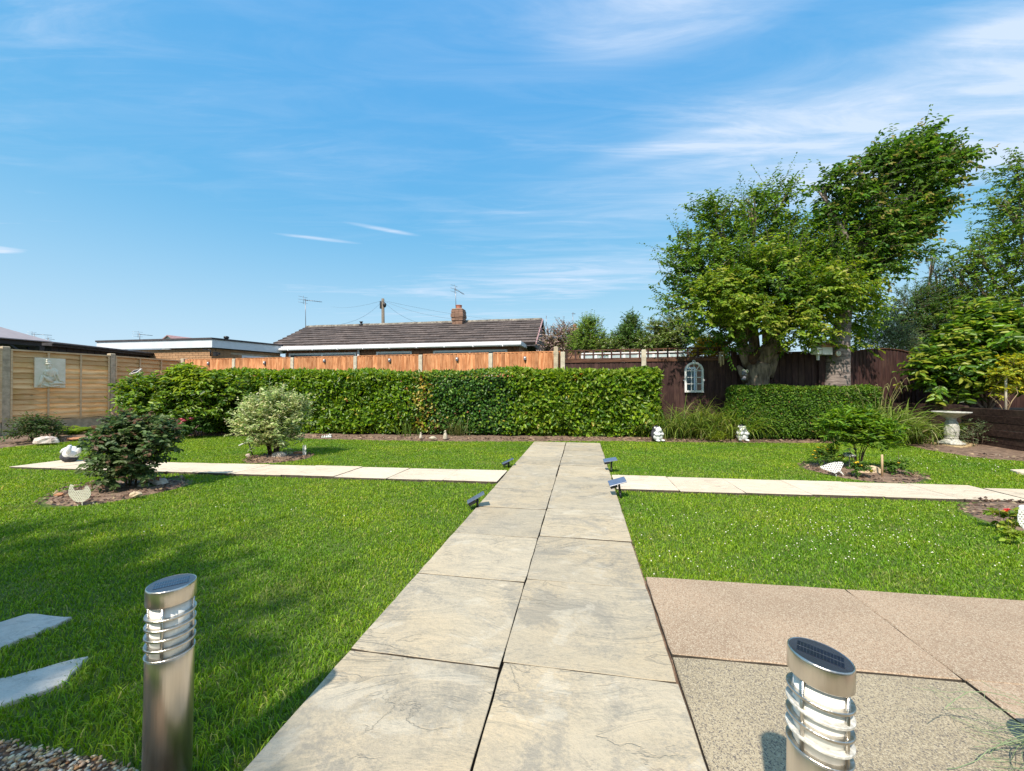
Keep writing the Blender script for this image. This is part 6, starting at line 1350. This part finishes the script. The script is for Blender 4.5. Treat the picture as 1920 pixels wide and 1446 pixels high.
# ------------------------------------------------------------------ ornaments
def hedgehog(label, base, rz, h, lying=False):
    root = thing('hedgehog_ornament', label, 'ornament', base, rz, 'white hedgehog ornaments with dark spiny backs')
    if lying: root.rotation_euler = (R(-78), R(8), rz)
    s = h/0.30
    def part(name, ells, m, noise=0.0):
        mb = MB()
        for c, r in ells: mb.ell([q*s for q in c], [q*s for q in r], 20, 13, noise=noise)
        return mb.build(name, M[m], root)
    part('spiny_back', [((0,.035,.125),(.108,.085,.125)), ((0,.03,.225),(.075,.07,.075))], 'statue_dk', .05)
    part('body', [((0,-.020,.085),(.098,.085,.085)), ((0,-.015,.14),(.085,.072,.075)), ((0,-.022,.175),(.062,.06,.05))], 'statue')
    hd = part('head', [((0,-.035,.225),(.060,.058,.054)), ((0,-.085,.222),(.034,.040,.028)), ((-.035,-.055,.200),(.030,.035,.026)), ((.035,-.055,.200),(.030,.035,.026))], 'statue')
    for sx in (-1, 1):
        part('ear', [((sx*.055,.0,.262),(.018,.012,.022))], 'statue')
        mb = MB(); mb.tube([Vector(q)*s for q in ((sx*.080,-.02,.165),(sx*.078,-.065,.135),(sx*.042,-.098,.135),(sx*.012,-.105,.158))], [.030*s,.030*s,.026*s,.020*s], 10); mb.build('arm', M['statue'], root)
        mb = MB(); mb.ell((sx*.058*s,-.090*s,.020*s), (.034*s,.055*s,.022*s), 12, 8); mb.build('foot', M['statue'], root)
        mb = MB(); mb.ell((sx*.020*s,-.088*s,.243*s), (.005*s,.005*s,.006*s), 8, 6); mb.build('eye', M['dark'], hd)
    mb = MB(); mb.ell((0,-.124*s,.232*s), (.011*s,.010*s,.010*s), 10, 7); mb.build('nose', M['dark'], hd)
g = gp(1232, 826); hedgehog('white standing hedgehog ornament at the right end of the long hedge', (g.x, g.y, -.01), R(22), .29)
g = gp(1390.5, 825.5); hedgehog('white standing hedgehog ornament in front of the left end of the box hedge', (g.x, g.y, -.01), R(-8), .31)
g = gp(134, 872); hedgehog('white hedgehog ornament tipped over on the left end of the side path', (g.x-.20, g.y+.20, .075), R(62), .26, True)
HEN = [(0.02,0.62),(0.04,0.80),(0.06,0.92),(0.11,1.0),(0.17,0.97),(0.27,0.90),(0.21,0.86),(0.23,0.74),(0.30,0.66),(0.45,0.67),(0.62,0.68),(0.70,0.70),(0.72,0.80),(0.78,0.86),(0.86,0.84),(0.92,0.72),(0.97,0.56),(0.98,0.40),(0.88,0.24),(0.72,0.12),(0.64,0.09),(0.64,0.0),(0.58,0.0),(0.57,0.08),(0.46,0.08),(0.45,0.0),(0.38,0.0),(0.38,0.10),(0.24,0.20),(0.10,0.36),(0.03,0.50)]
HEN2 = [(0.0,0.62),(0.10,0.66),(0.30,0.82),(0.60,0.97),(0.86,1.0),(0.92,0.90),(0.86,0.70),(0.80,0.50),(0.78,0.40),(0.86,0.22),(0.90,0.12),(0.86,0.12),(0.78,0.24),(0.72,0.34),(0.66,0.28),(0.58,0.22),(0.56,0.18),(0.50,0.22),(0.36,0.30),(0.14,0.42),(0.02,0.50)]
def hen(label, base, rz, w, h, outline, mt, tilt=0.0, grp='perforated metal hen ornaments'):
    root = thing('hen_ornament', label, 'ornament', base, rz, grp); root.rotation_euler.x = tilt
    nx = 44; ny = int(44*h/w); c = w/nx; gx, gy = np.meshgrid((np.arange(nx)+.5)/nx, (np.arange(ny)+.5)/ny); ins = inpoly(gx.ravel(), gy.ravel(), outline).reshape(ny, nx)
    edge_ = ins.copy(); edge_[1:-1,1:-1] = ins[1:-1,1:-1]&ins[:-2,1:-1]&ins[2:,1:-1]&ins[1:-1,:-2]&ins[1:-1,2:]
    mb = MB(); rr = random.Random(1); idx = {}
    def V_(i, j, s):
        k = (i, j, s)
        if k not in idx: idx[k] = len(mb.v); mb.v.append(((i/nx-.5)*w, (-.0012 if s else .0012), j/ny*h))
        return idx[k]
    solid = set()
    for j in range(ny):
        for i in range(nx):
            if ins[j, i]:
                hole = (j % 4 in (1, 2)) and ((i+(j//4 % 2)*2) % 4 in (1,2)) and edge_[j, i] and 0.14 < j/ny < 0.9
                if not hole: solid.add((i, j))
    for (i, j) in solid:
        mb.f.append((V_(i,j,1), V_(i+1,j,1), V_(i+1,j+1,1), V_(i,j+1,1))); mb.f.append((V_(i,j,0), V_(i,j+1,0), V_(i+1,j+1,0), V_(i+1,j,0))); mb.sm += [False]*2
        for (di, dj, a, b) in ((-1,0,(0,0),(0,1)),(1,0,(1,1),(1,0)),(0,-1,(1,0),(0,0)),(0,1,(0,1),(1,1))):
            if (i+di, j+dj) not in solid: mb.f.append((V_(i+a[0],j+a[1],1), V_(i+b[0],j+b[1],1), V_(i+b[0],j+b[1],0), V_(i+a[0],j+a[1],0))); mb.sm.append(False)
    mb.build('body', M[mt], root)
    mb = MB()
    for x in (outline[21][0]-.03 if outline is HEN else .86,)+((.42,) if outline is HEN else (.60,)): mb.box(((x-.5)*w-.003,-.002,-.09), ((x-.5)*w+.003,.002,.02))
    mb.build('stake', M[mt], root)
M['cream'] = mat('cream_metal', (0.76,0.73,0.58), .5, var=.08, scale=30)
g = gp(151, 942); hen('cream perforated metal hen at the front of the left circular bed', (g.x, g.y, -.012), R(25), .150, .178, HEN, 'cream')
g = gp(1562, 889); hen('white spotted metal hen pecking downward at the left of the right circular bed', (g.x, g.y, -.02), R(-20), .25, .165, HEN2, 'white', R(-8))
g = gp(1931, 1003); hen('white metal hen cut off by the right edge of the photograph', (g.x, g.y-.02, -.01), R(-25), .17, .20, HEN, 'white')
def solar_disc(label, px, py, pz, dia, stake_h, Y=None, post='dark'):
    g = gp(px, py) if Y is None else Vector((at(px, py, Y).x, Y, 0)); root = thing('disc_light', label, 'solar light', (g.x, g.y, 0), 0)
    mb = MB(); mb.tube([(0,0,-.04),(0,0,stake_h-.02)], .006, 8); mb.build('stake', M[post], root); Mx = Matrix.Translation((0,0,stake_h)) @ Matrix.Rotation(R(8), 4, 'X') @ Matrix.Rotation(R(-6), 4, 'Y')
    mb = MB(); mb.lathe([(dia*.30,-.022),(dia*.48,-.012),(dia*.5,0),(dia*.49,.006),(dia*.46,.009),(dia*.1,.010)], 28, Mx); mb.build('head', M['white'], root)
    mb = MB(); d = dia*.17; mb.box((-d,-d,.0105), (d,d,.0125), Mx); mb.build('solar_cell', M['solar'], root); return root
solar_disc('white disc solar light on a thin pale stake at the front of the green shrub', 1592, 877, 0, .135, .165, post='concrete')
solar_disc('white disc solar light at the right edge beyond the red flower', 1930, 985, 0, .11, .12)
g = gp(1607, 870); root = thing('black_stake', 'leaning black stake rising into the left of the green shrub', 'stake', (g.x, g.y, 0)); mb = MB(); mb.tube([(0,0,-.03),(-.06,0,.17),(-.075,0,.20)], [.012,.012,.016], 8); mb.build('stake', M['dark'], root); mb = MB(); mb.bevbox((-.11,-.03,.19),(-.03,.03,.205),.003); mb.build('panel', M['panel_blue'], root)
g = gp(475, 853); root = thing('shrub_light', 'thin black solar light tilted at the left of the variegated shrub', 'solar light', (g.x, g.y, 0)); mb = MB(); mb.tube([(0,0,-.03),(-.07,0,.20)], .009, 8); mb.build('stake', M['dark'], root); mb = MB(); mb.bevbox((-.05,-.04,-.006),(.05,.04,.006),.002, Matrix.Translation((-.13,-.02,.17)) @ Matrix.Rotation(R(-24),4,'Y')); mb.build('panel', M['white'], root)
g = gp(1653, 893); root = MB(); root.lathe([(.011,-.05),(.011,.24),(.008,.246)], 10); root.build('wooden_peg', M['pegwood'], None, (g.x, g.y, 0), label='pale wooden peg standing in the soil at the right of the green shrub', cat='peg')
g = gp(571, 853); mb = MB(); 
for k in range(4): mb.box((-.025+k*.014,-.002,0), (-.017+k*.014,.002,.14+.012*(k%2)))
mb.box((-.025,-.003,.03),(.030,.003,.045)); mb.box((-.025,-.003,.09),(.030,.003,.10)); mb.build('plant_marker', M['frost'], None, (g.x, g.y, 0), label='small pale slatted marker standing at the right of the variegated shrub', cat='marker')
def rock(label, px, py, dims, m, rz=0, seed=1, dz=0.0, name='rock', group=None):
    g = gp(px, py); rr = random.Random(seed); mb = MB(); mb.ell((0,0,0), dims, 11, 7, noise=.13, flat=True)
    mb.v = [(x*(1+.12*math.sin(y*30+seed)), y, max(z, -dims[2]*.45)) for x, y, z in mb.v]
    mb.build(name, M[m], None, (g.x, g.y, dims[2]*.42+dz), rot=(0,0,rz), label=label, cat='rock', group=group)
rock('large pale grey rock at the edge of the left border by the tan fence', 87, 832, (.17,.12,.095), 'rock_pink', .2, 1)
rock('flat terracotta coloured stone in the left border behind the dark bush', 150, 824, (.20,.12,.035), 'terra', .2, 2)
rock('small white rock in the left border beside the dark bush', 168, 824, (.07,.06,.04), 'rock_pink', 0, 3)
rock('small pinkish stone left of the cream hen', 113, 929, (.045,.03,.018), 'terra', 0, 4)
rock('rounded buff stone at the front of the left circular bed', 255, 930, (.055,.04,.03), 'sandstone', 0, 5)
rock('grey stone at the back right of the left circular bed', 298, 908, (.09,.06,.045), 'rock_grey', 0, 6)
rock('white stone right of the cream hen under the dark bush', 270, 913, (.05,.04,.03), 'rock_grey', 0, 26)
rock('grey green stone at the foot of the variegated shrub', 524, 857, (.085,.055,.055), 'rock_grey', .3, 7)
rock('flat orange stone at the right of the variegated shrub bed', 562, 851, (.09,.04,.03), 'terra', 0, 8)
rock('tiny white stone left of the variegated shrub bed', 466, 856, (.035,.03,.03), 'rock_pink', 0, 9)
rock('long angular sandstone block in front of the green shrub', 1627, 887, (.155,.06,.065), 'sandstone', -.1, 12)
def bird(label, px, py, h, rz, pose):
    g = gp(px, py); root = thing('stone_bird', label, 'ornament', (g.x, g.y, -.005), rz, 'buff stone birds along the hedge foot'); mb = MB()
    if pose == 'up': mb.lathe([(h*.22,0),(h*.24,h*.1),(h*.22,h*.35),(h*.15,h*.6),(h*.09,h*.72)], 12); mb.ell((0,0,h*.82), (h*.11,h*.12,h*.13), 10, 7); mb.tube([(0,-h*.08,h*.84),(0,-h*.26,h*.78)], [h*.05,h*.01], 6)
    else: mb.ell((0,0,h*.34), (h*.55,h*.30,h*.32), 12, 8); mb.tube([(-h*.3,0,h*.45),(-h*.6,0,h*.30),(-h*.72,0,h*.05)], [h*.17,h*.12,h*.04], 8); mb.tube([(h*.35,0,h*.35),(h*.8,0,h*.15)], [h*.16,h*.05], 6)
    mb.build('body', M['stone_bird'], root)
bird('left one of three buff stone birds at the hedge foot, facing sideways', 789, 823, .14, R(60), 'up')
bird('middle one of three buff stone birds, bending low at the hedge foot', 812, 824.5, .11, 0, 'low')
bird('right one of three buff stone birds, upright and slim at the hedge foot', 835, 823.5, .19, R(-30), 'up')
g = gp(612, 822); root = thing('duck_family', 'cluster of little white duck ornaments at the hedge foot near the variegated shrub', 'ornament', (g.x, g.y, 0))
for k, (dx, s) in enumerate(((-.08,.7),(-.035,.8),(.01,.9),(.055,1.1),(.085,1.0))):
    mb = MB(); mb.ell((dx,0,.03*s), (.026*s,.02*s,.026*s), 8, 6); mb.ell((dx+.012*s,-.01,.07*s), (.013*s,.013*s,.015*s), 8, 6); mb.tube([(dx,0,.04*s),(dx+.012*s,-.01,.07*s)], .009*s, 6); mb.build('duck', M['white'], root)
def birdbath():
    g = gp(1783, 836); X, Y = g.x, g.y; s = .63
    poly = [tuple(gp(*q)[:2]) for q in ((1722,829),(1768,836.5),(1800,842),(1836,834),(1810,827),(1760,824))][::-1]
    flag('flagstone', poly, .025, M['bath_slab'], 'golden flagstone under the bird bath', 'flagstone', thick=.05)
    root = thing('bird_bath', 'weathered stone bird bath with a twisted fluted column on a golden flagstone', 'bird bath', (X, Y, .028))
    mb = MB(); mb.lathe([(.17,0),(.175,.02),(.165,.035),(.13,.045),(.125,.06),(.10,.075),(.085,.095)], 32); mb.build('base', M['bath'], root)
    mb = MB(); mb.lathe([(.078,.096),(.085,.10),(.088,.125),(.082,.13),(.088,.14),(.092,.15),(.095,.20),(.098,.26),(.092,.32),(.078,.38),(.060,.42),(.055,.425)], 72, flute=.055, fl=12, twist=2.4, fz=(.155,.415)); mb.build('column', M['bath'], root)
    mb = MB(); mb.lathe([(.062,.426),(.070,.44),(.065,.455),(.10,.475),(.17,.515),(.235,.545),(.245,.552),(.245,.565),(.232,.565),(.20,.548),(.10,.53),(.0,.525)], 40, cap=False); mb.build('bowl', M['bath'], root)
birdbath()
def arch_mirror():
    pc = fp(1299); Y = pc.y-.06; L0 = at(1283, 736, Y); R0 = at(1316, 736, Y); w = (R0.x-L0.x); zb = L0.z; zt = at(1299, 679, Y).z; h = zt-zb; ra = w/2; hs_ = h-ra
    root = thing('arched_mirror', 'white arched window mirror hanging on the dark brown fence', 'mirror', (pc.x, Y, zb), FRZ)
    def arch(r, z0, n=18, base=True):
        p = [(r, z0)]+[(r*math.cos(math.pi*k/n), hs_+r*math.sin(math.pi*k/n)) for k in range(n+1)]+[(-r, z0)]; return p
    def band(ro, ri, zo, zi, y0, y1):
        A, B = arch(ro, zo), arch(ri, zi); n = len(A); mb = MB(); vs = [(x,y0,z) for x,z in A]+[(x,y0,z) for x,z in B]+[(x,y1,z) for x,z in A]+[(x,y1,z) for x,z in B]; fs = []
        for i in range(n-1): fs += [(i,n+i,n+i+1,i+1), (2*n+i,2*n+i+1,3*n+i+1,3*n+i), (i,i+1,2*n+i+1,2*n+i), (n+i,3*n+i,3*n+i+1,n+i+1)]
        fs += [(n-1,2*n-1,n,0)[::-1], (0,n,3*n,2*n), (n-1,3*n-1,4*n-1,2*n-1)]; mb.add(vs, fs[:-3]); return mb
    t = .040; f = band(ra, ra-t, 0, 0, -.02, .02); f.box((-ra,-.0195,-.0), (ra,.0195,.045)); f.build('frame', M['white'], root)
    f2 = band(ra-t*.45, ra-t*1.05, .02, .02, -.028, -.0205); f2.build('frame_moulding', M['white'], root)
    ri = ra-t; b = .008
    def bar(x0, z0, x1, z1, nm='glazing_bar'): d = Vector((x1-x0, 0, z1-z0)); n = Vector((-d.z, 0, d.x)).normalized()*b*.8; mb = MB(); p = Vector((x0,0,z0)); q = Vector((x1,0,z1)); Yv = Vector((0,.006,0)); mb.hexa([p-n-Yv, q-n-Yv, q+n-Yv, p+n-Yv], [p-n+Yv, q-n+Yv, q+n+Yv, p+n+Yv]); mb.build(nm, M['white'], root)
    x3 = ri/3
    for s in (-1, 1): bar(s*x3, .045, s*x3, hs_+.01); bar(s*x3*.98, hs_+x3*.5, s*ri*.72, hs_+ri*.69)
    for k in range(3): z = .045+(hs_-.045)*(k+1)/3; bar(-ri, z, ri, z)
    bar(0, hs_+x3, 0, hs_+ri)
    A = [(x3*math.cos(math.pi*k/10), hs_+x3*math.sin(math.pi*k/10)) for k in range(11)]
    mb = MB(); mb.tube([(x,0,z) for x,z in A], b*.8, 6); mb.build('arch_bar', M['white'], root)
    # mirror panes, one to each opening
    zs = [.045+(hs_-.045)*k/3 for k in range(4)]; xs = [-ri, -x3, x3, ri]
    for i in range(3):
        for j in range(3): mb = MB(); mb.box((xs[i]+.004,.008,zs[j]+.004), (xs[i+1]-.004,.012,zs[j+1]-.004)); mb.build('pane', M['mirror'], root)
    mb = MB(); mb.prism([(x*.985, z-0) for x, z in arch(ri, hs_+.004)], -.012, -.008, Matrix(((1,0,0,0),(0,0,-1,0),(0,1,0,0),(0,0,0,1)))); mb.build('pane', M['mirror'], root)
    mb = MB()
    mb.tube([(-.03,0,h),(-.02,0,h+.03),(0,0,h+.042),(.02,0,h+.03),(.03,0,h)], .008, 6); mb.ell((0,0,h+.02), (.012,.01,.012), 8, 6); mb.build('hanging_loop', M['white'], root)
    for s in (-1, 1): mb = MB(); mb.ell((s*(ra+.008),0,h*.40), (.018,.012,.022), 8, 6); mb.build('side_knob', M['white'], root)
arch_mirror()
def plaque():
    P0, P1 = Vector((-10.75, 8.42)), Vector((-10.24, 10.15)); D = (P1-P0).normalized()
    def on(px, off=-.05):
        k = (px-960)/F; t = (k*P0.y-P0.x)/(D.x-k*D.y); return P0+D*t
    a, b = on(61), on(118.5); w = (b-a).length; c = (a+b)/2; nv = Vector((D.y, -D.x)); z0 = at(88, 727, c.y).z; z1 = at(88, 672, c.y).z; h = z1-z0; rz = math.atan2(D.y, D.x)
    root = thing('relief_plaque', 'pale plaster plaque with a seated figure in relief hung on the tan fence', 'plaque', (c.x+nv.x*.08, c.y+nv.y*.08, z0), rz)
    mb = MB(); mb.bevbox((-w/2,-.0,0), (w/2,.035,h), .004); mb.build('plate', M['plaster'], root)
    X = lambda u: (u-.5)*w; Z = lambda v: v*h; mb = MB(); y = -.004
    E = lambda u, v, ru, rv, ry=.022, d=0: mb.ell((X(u), y-d, Z(v)), (ru*w, ry, rv*h), 14, 9)
    E(.37,.92,.035,.04); E(.41,.86,.10,.045,.025); E(.42,.80,.12,.035,.03,.004); E(.45,.72,.085,.10,.035)
    E(.50,.52,.14,.17,.03); E(.36,.52,.09,.085,.04); E(.62,.55,.09,.12,.028)
    T = lambda pts, r: mb.tube([(X(u), y-.006, Z(v)) for u, v in pts], [q*w for q in r], 9)
    T([(.66,.60),(.72,.42),(.80,.25),(.92,.18)], [.055,.045,.04,.035]); T([(.30,.50),(.36,.42),(.48,.56),(.52,.62)], [.05,.05,.045,.035]); T([(.60,.58),(.62,.4),(.64,.25)], [.04,.035,.03])
    T([(.52,.18),(.35,.32),(.24,.38),(.18,.20),(.12,.05)], [.09,.085,.075,.055,.05]); T([(.45,.12),(.65,.16),(.85,.15),(.98,.13)], [.09,.085,.06,.04]); T([(.25,.10),(.4,.05),(.6,.05),(.8,.08)], [.045,.06,.06,.04])
    for k in range(7): T([(.42+.03*k,.40-.01*k),(.45+.035*k,.22)], [.012,.010])
    mb.build('relief_figure', M['plaster'], root)
    # solar light fixed above the hedge on the same fence
    p = at(254, 697, 10.2); r2 = thing('fence_solar_lamp', 'tilted solar panel lamp above the bright bush near the tan fence', 'solar light', tuple(p))
    Mx = Matrix.Rotation(R(38), 4, 'X') @ Matrix.Rotation(R(-14), 4, 'Y'); mb = MB(); mb.bevbox((-.12,-.09,-.012), (.12,.09,.012), .005, Mx); mb.build('panel', M['steel_w'], r2); mb = MB(); mb.box((-.09,-.065,.0125), (.09,.065,.015), Mx); mb.build('solar_cell', M['solar'], r2); mb = MB(); mb.tube([(0,.03,-.02),(0.02,.05,-.35),(.02,.05,-1.35)], .014, 8); mb.build('pole', M['dark'], r2)
plaque()
p = fp(1088); p = Vector((p.x, p.y-.55)); z = at(1088, 698, p.y).z; root = thing('lantern', 'grey domed solar lantern peeping over the hedge below the trellis', 'lantern', (p.x, p.y, z)); mb = MB(); mb.lathe([(.09,-.01),(.095,.0),(.075,.035),(.03,.055),(.0,.06)], 18, cap=False); mb.build('dome', M['steel_w'], root); mb = MB(); mb.lathe([(.05,-.16),(.055,-.012)], 14); mb.build('shade', M['frost'], root); mb = MB(); mb.tube([(0,0,-z),(0,0,-.16)], .012, 8); mb.build('pole', M['dark'], root)
# wind chime
c = at(1353, 660, 8.15); root = thing('wind_chime', 'bamboo wind chime hanging from the old tree in front of the dark fence', 'wind chime', tuple(c)); mb = MB(); mb.lathe([(.05,-.02),(.05,.0)], 12); mb.build('disc', M['bamboo'], root); mb = MB(); mb.tube([(0,0,0),(0,0,.35)], .003, 4); mb.build('cord', M['dark'], root)
for k, (a, l) in enumerate(((0,.22),(1.2,.26),(2.5,.20),(3.8,.27),(5.0,.24))): mb = MB(); x, y = .038*math.cos(a), .038*math.sin(a); mb.tube([(x,y,-.03),(x*1.2,y*1.2,-.03-l)], .010, 7); mb.build('tube', M['bamboo'], root)
def birdhouse():
    c = at(1545, 657, 7.95); root = thing('bird_house', 'small white bird house with brown roof on the left of the ringed trunk', 'bird house', tuple(c), R(12)); s = 7.95/F
    mb = MB(); mb.prism([(-.085,-.09),(.085,-.09),(.085,.06),(0,.13),(-.085,.06)], -.13, .11, Matrix(((0,0,1,0),(1,0,0,0),(0,1,0,0),(0,0,0,1)))); mb.build('box', M['white'], root)
    mb = MB(); mb.hexa([(-.16,-.11,.055),(.15,-.11,.055),(.15,.0,.145),(-.16,.0,.145)], [(-.16,-.115,.070),(.15,-.115,.070),(.15,.0,.162),(-.16,.0,.162)]); mb.hexa([(-.16,.001,.145),(.15,.001,.145),(.15,.11,.055),(-.16,.11,.055)], [(-.16,.001,.162),(.15,.001,.162),(.15,.115,.070),(-.16,.115,.070)]); rf = mb.build('roof', M['terra'], root)
    for k in range(4): mb = MB(); mb.box((-.16,-.118+.028*k,.072+.023*k), (.15,-.110+.028*k,.082+.023*k)); mb.build('shingle_row', M['terra'], rf)
    mb = MB(); mb.bevbox((-.24,-.07,-.085), (-.135,.07,.05), .01); mb.build('side_feeder', M['frost'], root); mb = MB(); mb.tube([(-.25,-.08,-.0),(-.13,-.09,-.0)], .006, 6); mb.build('perch', M['pegwood'], root); mb = MB(); mb.box((-.16,-.02,-.20), (-.13,.02,-.0905)); mb.build('bracket', M['white'], root)
birdhouse()
c = at(1572, 663, 7.90); root = thing('trunk_badge', 'small round grey and yellow dial on the front of the ringed trunk', 'dial', tuple(c)); Mx = Matrix.Rotation(R(90), 4, 'X'); mb = MB(); mb.lathe([(.062,-.012),(.064,0),(.060,.008)], 24, Mx); mb.build('rim', M['terra'], root); mb = MB(); mb.lathe([(.054,.0082),(.052,.012)], 24, Mx); mb.build('face', M['steel_w'], root); mb = MB(); mb.tube([(0,-.014,0),(0,-.014,.04)], .003, 5); mb.build('hand', M['dark'], root)
c = at(1884, 760, 6.9)
# ------------------------------------------------------------------ wiry plant and pot, lower right
def wiry():
    g = Vector((1.455, 1.02)); root = thing('black_pot', 'black plastic pot cut off by the right edge of the paving', 'pot', (g.x+.03, g.y+.02, 0)); mb = MB(); mb.lathe([(.060,0),(.068,.05),(.080,.095),(.084,.10),(.084,.115),(.076,.116),(.074,.085),(.0,.085)], 28, cap=False); mb.build('pot', M['dark'], root)
    r2 = thing('wiry_plant', 'tangle of thin pale green leafless stems sprawling over the paving from the black pot', 'plant', (g.x+.03, g.y+.02, .08)); rr = random.Random(8)
    stems = []
    for k in range(30):
        a = rr.uniform(math.pi*0.75, math.pi*1.62); L_ = rr.uniform(.18,.42); p = Vector((0,0,0)); pts = [p.copy()]; el = rr.uniform(-.1,.9)
        for i in range(9):
            a += rr.uniform(-.35,.35); el -= rr.uniform(.0,.34); p = p+Vector((math.cos(a)*math.cos(el), math.sin(a)*math.cos(el), math.sin(el)))*L_/9; p.z = max(p.z, -.075); pts.append(p.copy())
            if rr.random() < .5:
                b = a+rr.uniform(-1.3,1.3); q = p.copy(); tw = [q.copy()]
                for j in range(4): b += rr.uniform(-.4,.4); q = q+Vector((math.cos(b), math.sin(b), rr.uniform(-.5,.4)))*.022; q.z = max(q.z, -.075); tw.append(q.copy())
                stems.append((tw, .0006))
        stems.append((pts, .0010))
    mb = MB()
    for pts, r in stems: mb.tube(pts, r, 4, cap=False)
    mb.build('stems', M['wiry'], r2, kind='stuff')
M['stalk'] = M.get('stalk') or mat('sedge_stalk', (0.26,0.26,0.09), .7, var=.3, scale=20)
M['wiry'] = mat('pale_green_stem', (0.26,0.33,0.17), .7, var=.2, scale=30)
wiry()

# ------------------------------------------------------------------ unseen tree, added to shade the left foreground
root = thing('added_shade_tree', 'unseen tree added behind the viewer to mottle the left foreground lawn with shade', 'tree', (-4.6, -2.0, 0))
mb = MB(); mb.tube([(0,0,-.1),(0,0,1.6),(.1,.1,3.0)], [.16,.12,.08], 10, noise=.05); BB = [(.7,.6,4.0,1.0,.6),(-.3,.9,4.1,.9,.6),(-1.1,.6,4.2,.9,.6),(1.25,.45,3.9,.7,.6),(.2,.1,4.4,1.0,.6),(-.9,-.2,4.4,.9,.6),(-2.0,.9,4.2,.9,.6),(-2.6,.3,4.3,.9,.6),(1.75,.35,3.9,.55,.6),(2.0,-.1,3.7,.4,.6)]
limbs(mb, (0,0,2.2), BB, .06); mb.build('trunk', M['bark'], root)
crown('crown', BB, 950, 11, .11, .06, .5, HORN, [1,1,1,1], M['leaf'], root, 200, inner=.4)
# dark boundary fence behind the laurel
root = thing('boundary_fence', 'dark brown boarded fence running on behind the laurel bush', 'fence')
for (a, b) in ((Vector((8.9, 8.92)), Vector((12.6, 9.6))), (Vector((12.62, 9.6)), Vector((12.2, 3.0)))):
    D, L_, rz = frame_of(a, b); n = int(L_/0.15)
    mb = MB(); mb.box((0,-.012,0), (L_/n-.004,.012,1.62)); me = mb.mesh('board', M['brown'])
    for k in range(n): q = a+D*(L_*k/n); link('board', me, root, (q.x, q.y, 0), (0,0,rz))
